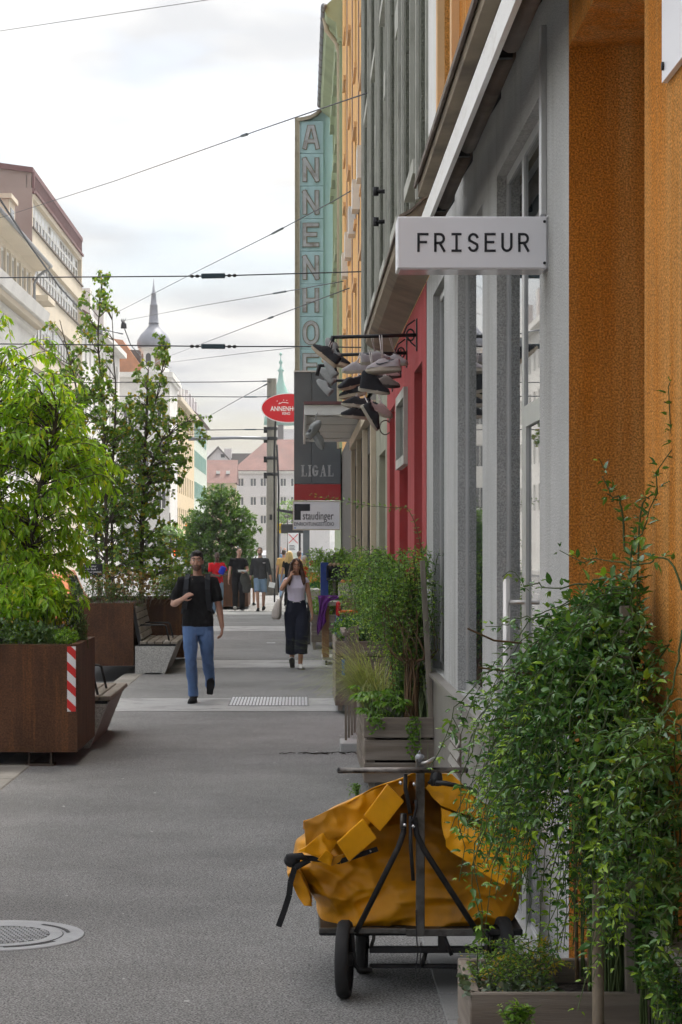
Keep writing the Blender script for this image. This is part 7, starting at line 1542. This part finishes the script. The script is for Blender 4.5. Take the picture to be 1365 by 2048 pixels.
# ---- lime green tree in the first planter
A0 = Vector((-2.75, 19.7, .95))
tree('young_tree', 'lime green young tree with long drooping leaves in the nearest planter', A0,
     [([(-2.75, 19.7, .95), (-2.72, 19.7, 1.8), (-2.80, 19.75, 2.7), (-2.78, 19.8, 3.6)], .045, .014), ([(-2.45, 19.5, .95), (-2.5, 19.55, 1.6), (-2.35, 19.5, 2.4), (-2.20, 19.5, 3.0)], .032, .010), ([(-3.1, 19.9, .95), (-3.2, 19.9, 2.0), (-3.4, 19.9, 3.2)], .04, .012)],
     [((-2.55, 19.6, 2.55), (.72, .8, .75), 1.0), ((-2.95, 19.7, 3.3), (.72, .8, .75), .75), ((-2.70, 19.5, 1.85), (.70, .7, .45), .55), ((-3.6, 19.8, 2.8), (.9, .9, 1.2), .8), ((-2.05, 19.5, 2.62), (.30, .5, .30), .28), ((-2.35, 19.6, 3.2), (.35, .5, .25), .2), ((-2.95, 19.6, 3.95), (.3, .4, .22), .10), ((-2.6, 19.3, 1.5), (.5, .4, .3), .2), ((-2.4, 18.9, 1.42), (.45, .5, .32), .35)],
     680, 26, 'leaf_lime', (.060, .108), .34, T8, 'bark', droop=.5, tlen=(.25, .6), up=(0, 0, 1), jit=.45, spread=.65, dz=-.55)
# ---- pear-leaved tree in the second planter
def px(p, q, Y): return at(p, q, Y)
YB_ = 32.8; sB = YB_ / F
def vol(cx_, cy, rx, ry, w, Y=YB_, d=.7): c = px(cx_, cy, Y); return ((c.x, c.y, c.z), (rx * Y / F, d, ry * Y / F), w)
B0 = Vector((px(215, 1195, YB_).x, YB_, .95))
tree('multi_stemmed_tree', 'tall multi-stemmed tree with small round leaves in the second planter', B0,
     [([px(215, 1200, 32.6), px(213, 1050, 32.6), px(208, 850, 32.6), px(196, 660, 32.6), px(204, 560, 32.6)], .030, .006), ([px(226, 1200, 32.9), px(224, 1000, 32.9), px(232, 800, 32.9), px(225, 640, 32.9)], .026, .006), ([px(200, 1200, 33), px(185, 950, 33), px(150, 760, 33), px(120, 640, 33)], .026, .006),
      ([px(283, 1200, 33.2), px(284, 1050, 33.2), px(290, 900, 33.2), px(297, 740, 33.2)], .045, .010), ([px(289, 960, 33.2), px(325, 880, 33.1), px(395, 830, 33)], .016, .005), ([px(292, 880, 33.2), px(320, 770, 33.2), px(335, 680, 33.2)], .012, .004)],
     [vol(202, 690, 40, 140, .50), vol(195, 850, 55, 130, 1.0), vol(290, 900, 74, 120, 1.4, 33.2), vol(235, 960, 110, 120, .9, 33), vol(300, 790, 45, 70, .45, 33.2), vol(265, 1030, 88, 110, 1.3, 33), vol(375, 850, 42, 34, .28, 33), vol(345, 920, 40, 40, .30, 33), vol(180, 1020, 55, 130, .7, 32.8), vol(350, 1120, 38, 45, .30, 32.8), vol(245, 1120, 100, 62, .75, 32.7), vol(325, 700, 14, 45, .10, 33.2), vol(120, 700, 40, 90, .22, 33), vol(205, 575, 8, 35, .07), vol(150, 800, 45, 80, .4)],
     900, 19, 'leaf_pear', (.038, .066), .82, TH, 'bark', droop=.22, tlen=(.12, .35), up=(0, -.3, .6), jit=.8, spread=.7, dz=-.45)
# ---- round dark bush
YC = 63.6; c0 = px(438, 1110, YC)
tree('round_bush', 'dense round dark green bush in the far planter', (c0.x, YC, .95), [([(c0.x - .2, YC, .95), (c0.x - .25, YC, 2.6)], .04, .015), ([(c0.x + .2, YC, .95), (c0.x + .3, YC, 2.6)], .04, .015), ([(c0.x, YC, .95), (c0.x + .05, YC, 2.9)], .03, .012)],
     [vol(438, 1090, 76, 96, 1.6, YC, .95), vol(400, 1060, 36, 50, .35, YC, .7), vol(478, 1060, 40, 50, .4, YC, .7), vol(438, 1002, 40, 34, .3, YC, .7), vol(385, 1110, 22, 50, .2, YC, .6), vol(440, 1140, 60, 45, .5, YC, .8)],
     900, 24, 'leaf_dark', (.07, .12), .5, T4, 'bark', droop=.15, tlen=(.1, .3), cat='bush', jit=.7, spread=.7, dz=-.1, parts=('stem', 'foliage'))
# ---- under-planting of the steel planters
def clump(name, label, base, vols, n, leaf, L, W, tmpl=T4, cat='plant', dirz=.3, stalk=None, group=None, nst=30, jit=.7):
    base = Vector(base); t = thing(name, label, cat, base, group=group); w = [v[2] for v in vols]; P = []; D = []; Ln = []
    for i in range(n):
        c, r, _ = random.choices(vols, w)[0]; p = in_ell(c, r) - base; P.append(p); D.append(rv(.6) + Vector((0, 0, dirz)))
    Ls = RNG.uniform(L[0], L[1], n)
    for i in range(nst):
        c, r, _ = random.choices(vols, w)[0]; p = in_ell(c, r) - base; b0 = Vector((p.x * .75 + random.uniform(-.05, .05), p.y * .75, 0)); Ln.append((curve(b0, b0.lerp(p, .5) + Vector((0, 0, .05)), p, 5), .005, .002))
    stems('stalks', stalk or 'twig_green', t, Ln, 4); leaves('foliage', leaf, t, P, D, Ls, Ls * W, tmpl, (0, 0, 1), jit); return t
clump('ground_shrub', 'dark blue-green leafy shrub along the front of the nearest planter', (-2.3, 18.2, .95), [((-2.5, 18.35, 1.08), (.45, .25, .15), 1.), ((-2.15, 18.4, 1.06), (.22, .25, .10), .5)], 1500, 'leaf_shrub', (.035, .06), .5)
clump('ground_shrub', 'bright low plant in the corner of the nearest planter', (-1.98, 18.4, .95), [((-2.0, 18.4, 1.06), (.10, .3, .08), 1.)], 500, 'leaf_fresh', (.03, .05), .4)
clump('fir_sprig', 'dark upright sprig with needle leaves at the corner of the nearest planter', (-1.95, 18.8, .95), [((-1.96, 18.8, 1.20), (.05, .08, .24), 1.), ((-2.02, 18.8, 1.14), (.05, .08, .20), .7), ((-1.90, 18.85, 1.12), (.04, .06, .16), .6)], 900, 'leaf_shrub', (.025, .045), .25, dirz=.8)
clump('ground_shrub', 'lime leaved sapling low in the nearest planter', (-2.3, 18.7, .95), [((-2.25, 18.7, 1.42), (.26, .25, .22), 1.), ((-2.5, 18.6, 1.3), (.3, .25, .2), .6)], 700, 'leaf_lime', (.06, .10), .36, T8, dirz=-.3)
clump('planter_weeds', 'dry stalks and weeds along the rim of the second planter', (-2.7, 31.4, .95), [((-2.95, 31.3, 1.16), (.35, .3, .24), 1.), ((-2.5, 31.4, 1.12), (.3, .3, .2), .8), ((-2.1, 33.6, 1.14), (.3, .4, .22), .8)], 1500, 'leaf_shrub', (.03, .06), .35, nst=50, stalk='twig_brown')
clump('planter_weeds', 'yellowing leaves low in the second planter', (-2.55, 31.6, .95), [((-2.6, 31.5, 1.28), (.55, .3, .26), 1.)], 260, 'leaf_dry', (.05, .08), .7, TH, nst=30, stalk='bark_pale')
clump('silver_shrub', 'small silvery shrub spilling over the bench end of the second planter', (-2.0, 33.6, .95), [((-1.98, 33.6, 1.35), (.20, .3, .28), 1.), ((-2.12, 33.5, 1.2), (.25, .3, .2), .8)], 1800, 'leaf_pear', (.03, .055), .5)
# ---- jasmine: arching stems set with three-part leaves
def jasmine(name, label, base, stem_list, node, leafL, leaf='leaf_jas', r=(.0035, .0012), Wr=.46, tmpl=T8, old=(), group='jasmine shrubs', fresh=.12):
    base = Vector(base); t = thing(name, label, 'shrub', base, group=group); Ln = []; P = []; D = []; Ls = []; Ti = []
    for pts in stem_list:
        pts = [Vector(p) - base for p in pts]; Ln.append((pts, r[0], r[1])); acc = 0.; tot = sum((b_ - a).length for a, b_ in zip(pts[:-1], pts[1:])); run = 0.; k = 0; ph = random.uniform(0, 6.28); f = random.random() < .15
        for a, b_ in zip(pts[:-1], pts[1:]):
            d = b_ - a; ln = d.length; 
            if ln < 1e-6: continue
            d.normalize(); 
            while acc < ln:
                p = a + d * acc; u = (run + acc) / tot
                if u > .12:
                    s1 = d.orthogonal().normalized(); s2 = d.cross(s1); an = ph + (k % 2) * math.pi / 2 + random.uniform(-.4, .4); o = s1 * math.cos(an) + s2 * math.sin(an)
                    tipf = 1 - max(0, (u - .85)) * 3.2
                    for sg_ in (1, -1):
                        if random.random() < .12: continue
                        dd = (o * sg_ + d * .5 + Vector((0, 0, .12))).normalized(); pet = p + dd * leafL * .30; sd = dd.cross(Vector((0, 0, 1))); sd = sd.normalized() if sd.length > .1 else s1
                        tn = (.985 if (u > .9 or f) and random.random() < .6 else random.random() * .9)
                        for q, kk in ((0, 1.0), (1, .75), (-1, .75)):
                            D.append(dd + sd * q * .95 + rv(.18)); P.append(pet); Ls.append(leafL * kk * random.uniform(.5, 1.3) * max(.35, tipf)); Ti.append(tn)
                acc += node * random.uniform(.75, 1.3); k += 1
            run += ln; acc -= ln
    stems('stems', 'twig_green', t, Ln, 5)
    if old: stems('old_wood', 'twig_brown', t, [([Vector(p) - base for p in pts], a, b_) for pts, a, b_ in old], 6)
    Ls = np.array(Ls); leaves('foliage', leaf, t, P, D, Ls, Ls * Wr, tmpl, (0, 0, 1), .35, Ti); return t
def arch(b0, apex, end, n=22, wob=.012):
    pts = curve(b0, (b0[0] * .6 + apex[0] * .4, b0[1] * .6 + apex[1] * .4, apex[2] + .06), apex, n // 2); dirv = (pts[-1] - pts[-2]).normalized(); L = (Vector(end) - Vector(apex)).length
    pts2 = curve(apex, Vector(apex) + Vector((dirv.x, dirv.y, max(0, dirv.z) * .4)) * L * .45, end, n // 2); out = pts + pts2[1:]
    return [p + rv(wob * (i / len(out))) for i, p in enumerate(out)]
U = random.uniform
def fan(b0, ap, en, n=24, wob=.010):
    b0, ap, en = Vector(b0), Vector(ap), Vector(en); p1 = curve(b0, (b0.x, b0.y, ap.z * .8 + b0.z * .2), ap, n // 2); d = p1[-1] - p1[-2]; L = (en - ap).length
    c = ap + Vector(((en.x - ap.x) * .55, (en.y - ap.y) * .55, .10 * L)); out = p1 + curve(ap, c, en, n // 2)[1:]
    return [p + rv(wob * (.35 + i / len(out))) for i, p in enumerate(out)]
SL = []
def jz(x): return np.interp(x, [.45, .577, .66, .78, .865, .96], [1.28, 1.43, 1.54, 1.63, 1.70, 1.80])
for i in range(104):     # fan of shoots sweeping out and down over the cart
    b0 = (U(.84, 1.0), U(6.1, 6.45), .56); ax_ = U(.78, .99); ap = (ax_, U(6.0, 6.5), jz(ax_) - abs(random.gauss(0, .17)) - .03); ex_ = max(ap[0] - U(.15, .48), U(.46, .62)); en = (ex_, ap[1] + U(-.35, .3), min(max(.86 + .5 * max(0, .70 - ex_) - .15 * (random.random() < .25), ap[2] - U(.2, .95)), jz(ex_))); SL.append(fan(b0, ap, en))
for i in range(48):      # denser heart by the posts and wall
    b0 = (U(.86, 1.0), U(6.05, 6.5), .56); ax_ = U(.84, .99); ap = (ax_, U(5.75, 6.5), jz(ax_) - U(.05, .6)); en = (ap[0] - U(.05, .24), ap[1] - U(.0, .4), max(.72, ap[2] - U(.25, .85))); SL.append(fan(b0, ap, en))
for i in range(34):      # low sprays at the right, in front of the wall
    b0 = (U(.94, 1.0), U(5.6, 6.2), .45); ap = (U(.90, .99), U(5.3, 6.1), U(1.0, 1.5)); en = (ap[0] - U(.06, .28), ap[1] - U(-.1, .3), max(.72, ap[2] - U(.1, .5))); SL.append(fan(b0, ap, en))
# single shoots seen against the wall
SL += [arch((.97, 6.2, 1.5), at(1290, 1000, 6.2), at(1345, 830, 6.15)), arch((.95, 6.2, 1.4), at(1270, 1080, 6.1), at(1365, 700, 5.9)), arch(at(1250, 1260, 6.3), at(1130, 1175, 6.35), at(1008, 1146, 6.5)), arch(at(1230, 1300, 6.3), at(1100, 1235, 6.3), at(980, 1255, 6.4)),
       arch(at(1150, 1400, 6.3), at(1010, 1340, 6.2), at(885, 1495, 6.1)), arch(at(1150, 1380, 6.3), at(980, 1390, 6.2), at(868, 1530, 6.2)), arch(at(1100, 1420, 6.2), at(990, 1440, 6.0), at(925, 1760, 5.9)), arch(at(1365, 1180, 5.7), at(1300, 1130, 5.8), at(1130, 1110, 6.0)), arch(at(1365, 1260, 5.6), at(1330, 1420, 5.5), at(1270, 1700, 5.4)),
       arch(at(1365, 1600, 5.4), at(1290, 1650, 5.4), at(1195, 1850, 5.5)), arch(at(1365, 1400, 5.4), at(1320, 1440, 5.4), at(1150, 1530, 5.6)), arch(at(1240, 1500, 6.0), at(1060, 1560, 5.9), at(960, 1900, 5.8)), arch(at(1200, 1500, 6.0), at(1040, 1600, 5.95), at(985, 1960, 5.8)), arch(at(1250, 1100, 6.2), at(1230, 1000, 6.2), at(1205, 930, 6.2))]
OW = []
for i in range(16): b0 = (U(.82, .97), U(6.2, 6.45), .55); OW.append((arch(b0, (b0[0] + U(-.06, .03), b0[1] + U(-.1, .1), U(1.2, 1.55)), (b0[0] - U(.1, .35), b0[1], U(1.2, 1.6)), 14), .006, .003))
jasmine('jasmine_shrub', 'big arching jasmine shrub filling the front plant box, glossy dark leaves', (.8, 6.25, .55), SL, .034, .033, old=OW)
SL = []
for i in range(135):
    b0 = (U(.72, .97), U(16.05, 16.9), .54); ap = (U(.56, .99), U(15.9, 17.0), U(1.30, 1.82)); en = (min(.985, ap[0] + U(-.24, .10)), ap[1] + U(-.3, .2), max(ap[2] - U(.15, .95), 1.40 - 1.5 * (ap[0] - .45))); SL.append(arch(b0, ap, en, 18))
SL += [arch(at(850, 1140, 16.5), at(800, 1015, 16.5), at(622, 988, 16.6), 26, .004), arch(at(800, 1180, 16.6), at(740, 1100, 16.6), at(700, 1062, 16.6)), arch(at(870, 1150, 16.4), at(885, 1110, 16.4), at(893, 1098, 16.4))]
OW = [(arch((U(.78, .90), U(15.88, 16.1), .54), (U(.76, .93), U(15.86, 16.1), 1.0), (U(.6, .95), U(15.9, 16.3), 1.4), 12), .006, .003) for i in range(22)]
jasmine('jasmine_shrub', 'bushy jasmine in the plank box behind the cart, one long shoot arching left', (.8, 16.8, .55), SL, .04, .032, 'leaf_jas_light', old=OW, tmpl=T4)
SL = []
for i in range(80): b0 = (U(.66, .95), U(24, 25.2), .75); ap = (U(.58, .97), U(23.9, 25.3), U(1.3, 1.82)); en = (min(.985, ap[0] + U(-.30, .15)), ap[1] + U(-.3, .2), ap[2] - U(.15, .8)); SL.append(arch(b0, ap, en, 14))
jasmine('jasmine_shrub', 'jasmine above the feathery grass, before the red wall', (.8, 24.6, .75), SL, .055, .042, 'leaf_jas_light', tmpl=T4)
SL = []
for i in range(130): b0 = (U(.4, .85), U(38.5, 39.4), .55); ap = (U(.25, .95), U(38.3, 39.6), U(1.35, 1.80)); en = (min(.97, ap[0] + U(-.25, .25)), ap[1] + U(-.3, .2), ap[2] - U(.15, .75)); SL.append(arch(b0, ap, en, 12))
jasmine('jasmine_shrub', 'rounded light green shrub by the fruit, farthest of the wall plants', (.6, 39, .55), SL, .07, .05, 'leaf_fresh', tmpl=T4)
clump('box_plants', 'low leafy plants in the box beside the printed bags', (.65, 24.3, .75), [((.60, 24.0, .92), (.24, .5, .14), 1.)], 1100, 'leaf_jas', (.04, .06), .5)
clump('box_plants', 'green leaves in the box by the woman\'s hand', (.5, 38.6, .55), [((.42, 38.5, .76), (.22, .4, .2), 1.)], 700, 'leaf_fresh', (.05, .08), .5)
# ---- feathery grass
gt_ = thing('feather_grass', 'pale feathery grass clump leaning out over the pavement', 'grass', (.57, 17.0, .56)); P = []; D = []; Ln = []
V = []; Fc = []; ti = []
for i in range(900):
    b0 = Vector((U(-.06, .10), U(-.3, .3), 0)); a = random.gauss(math.pi, 1.0); ln = U(.40, .92); sp_ = U(.45, 1.0); e = b0 + Vector((math.cos(a) * ln * sp_, math.sin(a) * ln * sp_ * .7, ln * U(.15, .75) - .05)); mid_ = b0.lerp(e, .45) + Vector((0, 0, ln * .38)); pts = curve(b0, mid_, e, 8); w = .0030
    sd = (e - b0).cross(Vector((0, 0, 1))); sd = sd.normalized() if sd.length > 1e-4 else Vector((1, 0, 0)); n0 = len(V); tt = random.random()
    for q, p in enumerate(pts): ww = w * (1 - .75 * q / 7); V += [p - sd * ww, p + sd * ww]; ti += [tt, tt]
    Fc += [(n0 + 2 * q, n0 + 2 * q + 1, n0 + 2 * q + 3, n0 + 2 * q + 2) for q in range(7)]
me = raw_mesh('blades', V, Fc, 'grass_pale', True); at__ = me.attributes.new('tint', 'FLOAT', 'POINT'); at__.data.foreach_set('value', np.array(ti, np.float32)); inst('blades', me, gt_)['kind'] = 'stuff'
# ---- hellebore rosettes, fern, trailing ivy
hb = thing('hellebore', 'bright hand-shaped leaves spilling over the corner of the plank box', 'plant', (.58, 16.0, .55)); P = []; D = []; Ls = []; Ln = []
for i in range(44):
    c = Vector((U(-.17, .20), U(-.14, .40), U(.04, .24))); Ln.append((curve((c.x * .5, c.y * .6, 0), (c.x * .7, c.y * .7, c.z * 1.1), c, 5), .004, .003)); out = Vector((c.x - .02, c.y - .25, -.05)).normalized()
    for q in range(7):
        a = (q - 3) * .42; d = Matrix.Rotation(a, 3, 'Z') @ out; P.append(c); D.append(d + Vector((0, 0, U(-.25, .15)))); Ls.append(U(.065, .11) * (1 - .08 * abs(q - 3)))
stems('stalks', 'twig_green', hb, Ln, 4); Ls = np.array(Ls); leaves('foliage', 'leaf_fresh', hb, P, D, Ls, Ls * .34, T8, (0, 0, 1), .15)
fn = thing('fern', 'fern frond arching among the hellebore leaves', 'plant', (.80, 16.25, .56)); P = []; D = []; Ls = []; Ln = []
for k in range(5):
    e = Vector((U(-.26, .05), U(-.2, .1), U(.08, .2))); pts = curve((0, 0, 0), (e.x * .5, e.y * .5, .22), e, 14); Ln.append((pts, .003, .001))
    for q in range(2, 14):
        tg = (pts[min(q + 1, 13)] - pts[q - 1]).normalized(); sd = tg.cross(Vector((0, 0, 1))).normalized()
        for sg_ in (1, -1): P.append(pts[q]); D.append(sd * sg_ + tg * .35); Ls.append(.05 * math.sin(math.pi * (q / 14) ** .7) + .008)
stems('stalks', 'twig_green', fn, Ln, 4); Ls = np.array(Ls); leaves('foliage', 'leaf_fresh', fn, P, D, Ls, Ls * .3, T4, (0, 0, 1), .1)
iv = thing('trailing_ivy', 'small-leaved creeper trailing over the boards of the plank box', 'plant', (.85, 15.78, .58)); P = []; D = []; Ls = []; Ln = []
for k in range(16):
    x = random.choice((U(-.05, .02), U(-.36, -.10), U(-.05, .02))); ln = U(.06, .36) if x > -.06 else U(.03, .12); pts = [Vector((x + .02 * math.sin(q * 1.3 + k), -.012 - .012 * random.random(), .01 - ln * q / 9)) for q in range(10)]; Ln.append((pts, .0018, .001))
    for q in range(10):
        for _ in range(3): P.append(pts[q]); D.append(Vector((U(-1, 1), U(-.8, -.1), U(-.6, .3)))); Ls.append(U(.012, .022))
stems('stalks', 'twig_green', iv, Ln, 4); Ls = np.array(Ls); leaves('foliage', 'leaf_fresh', iv, P, D, Ls, Ls * .85, TH, (0, -1, .3), .3)
rd = thing('reed_stems', 'thin pale drooping stems beside the steel base behind the plank box', 'plant', (.93, 16.0, .55)); Ln = []
for k in range(9): Ln.append((curve((U(-.03, .03), U(-.1, .3), 0), (U(-.05, .05), U(-.2, .2), U(.35, .6)), (U(-.08, .05), U(-.35, -.05), U(-.45, .35)), 10), .003, .0012))
mat('reed', (.22, .28, .11), .7, .2, 5); stems('stems', 'reed', rd, Ln, 4)
# ---- front box: stonecrop carpet, small sprigs
sd_ = thing('stonecrop', 'grey-green stonecrop carpet creeping over the rim of the front box', 'plant', (.60, 6.2, .53)); P = []; D = []
for i in range(900):
    x, y_ = U(-.125, .14), U(-.19, .25); z = .02 + .05 * random.random() ** 2; P.append((x, y_, z)); D.append(Vector((U(-1, 1), U(-1, .6), U(-.1, .8))))
for i in range(60): P.append((-.125 + U(-.012, .01), U(-.2, .05), .07 + U(-.02, .015))); D.append(Vector((U(-1, 0), U(-1, .3), U(-.3, .5))))
Ls = RNG.uniform(.012, .021, len(P)); leaves('foliage', 'leaf_sedum', sd_, P, D, Ls, Ls * .9, TH, (0, 0, 1), .5)
SL = [arch((U(.52, .74), U(6.1, 6.45), .55), (U(.50, .76), U(6.1, 6.5), U(.60, .70)), (U(.48, .80), U(6.0, 6.5), U(.58, .68)), 10, .004) for i in range(26)]
jasmine('box_sprigs', 'fine upright sprigs growing at the back of the front box', (.62, 6.3, .55), SL, .02, .014, 'leaf_pear', (.0016, .0008), tmpl=T4, group='low box plants')
SL = [arch(at(1040 + U(-25, 25), 2080, 5.5), at(1040 + U(-30, 30), 2035 + U(-10, 10), 5.5), at(1035 + U(-45, 50), 2020 + U(-25, 30), 5.5), 8, .003) for i in range(9)]
jasmine('box_sprigs', 'bright little sprig at the bottom edge before the front box', at(1035, 2090, 5.5), SL, .016, .02, 'leaf_fresh', (.0016, .001), group='low box plants')
SL = [arch(at(1340 + U(-30, 40), 2100, 5.3), at(1330 + U(-30, 50), 1960 + U(-40, 40), 5.3), at(1335 + U(-60, 40), 1900 + U(-30, 120), 5.3), 10, .004) for i in range(9)]
jasmine('box_sprigs', 'sprigs in the lower corner below the metal sill', at(1340, 2100, 5.3), SL, .022, .026, 'leaf_jas', (.002, .001), group='low box plants')
SL = [arch((.42, 15.6, 0), (.41 + U(-.03, .03), 15.6 + U(-.1, .1), U(.05, .12)), (.40 + U(-.06, .06), 15.6, U(.03, .12)), 6, .003) for i in range(10)]
jasmine('pavement_weeds', 'small weed growing at the foot of the plank box', (.42, 15.6, 0), SL, .02, .02, 'leaf_fresh', (.0015, .001), tmpl=T4, group='low box plants')
# street trees far off behind the mast
for q, (p_, Y, lab) in enumerate(((575, 210, 'pale green street tree far off behind the tram stop'), (340, 175, 'small street tree on the far pavement'),)):
    c = at(p_, 1020 if q == 0 else 1085, Y); tree('street_tree', lab, (c.x, Y, 0), [([(c.x, Y, 0), (c.x + .1, Y, 2.5), (c.x, Y, 4.5)], .12, .04)], [((c.x, Y, 4.6), (1.6, 1.6, 1.7), 1.), ((c.x + .8, Y, 5.6), (1, 1, 1), .4)] if q == 0 else [((c.x, Y, 2.8), (1.1, 1.1, .9), 1.)], 130, 12, 'leaf_fresh', (.16, .28), .6, T4, 'bark')
# ================================================================ hazy air
hm_ = bpy.data.materials.new('haze'); hm_.use_nodes = True; hn = hm_.node_tree; hn.nodes.clear()
ho_ = hn.nodes.new('ShaderNodeOutputMaterial'); hv = hn.nodes.new('ShaderNodeVolumePrincipled'); hv.inputs['Color'].default_value = (.93, .95, .98, 1); hv.inputs['Density'].default_value = .0005; hv.inputs['Anisotropy'].default_value = .2
hn.links.new(hv.outputs[0], ho_.inputs['Volume']); MATS['haze'] = hm_
mb = MB(); mb.b2((-120, -40, -1.3), (90, 420, 40)); o = mb.build('haze', 'haze'); o['kind'] = 'stuff'; o['label'] = 'thin pale haze filling the street'
SC.cycles.volume_bounces = 0; SC.cycles.volume_step_rate = 4
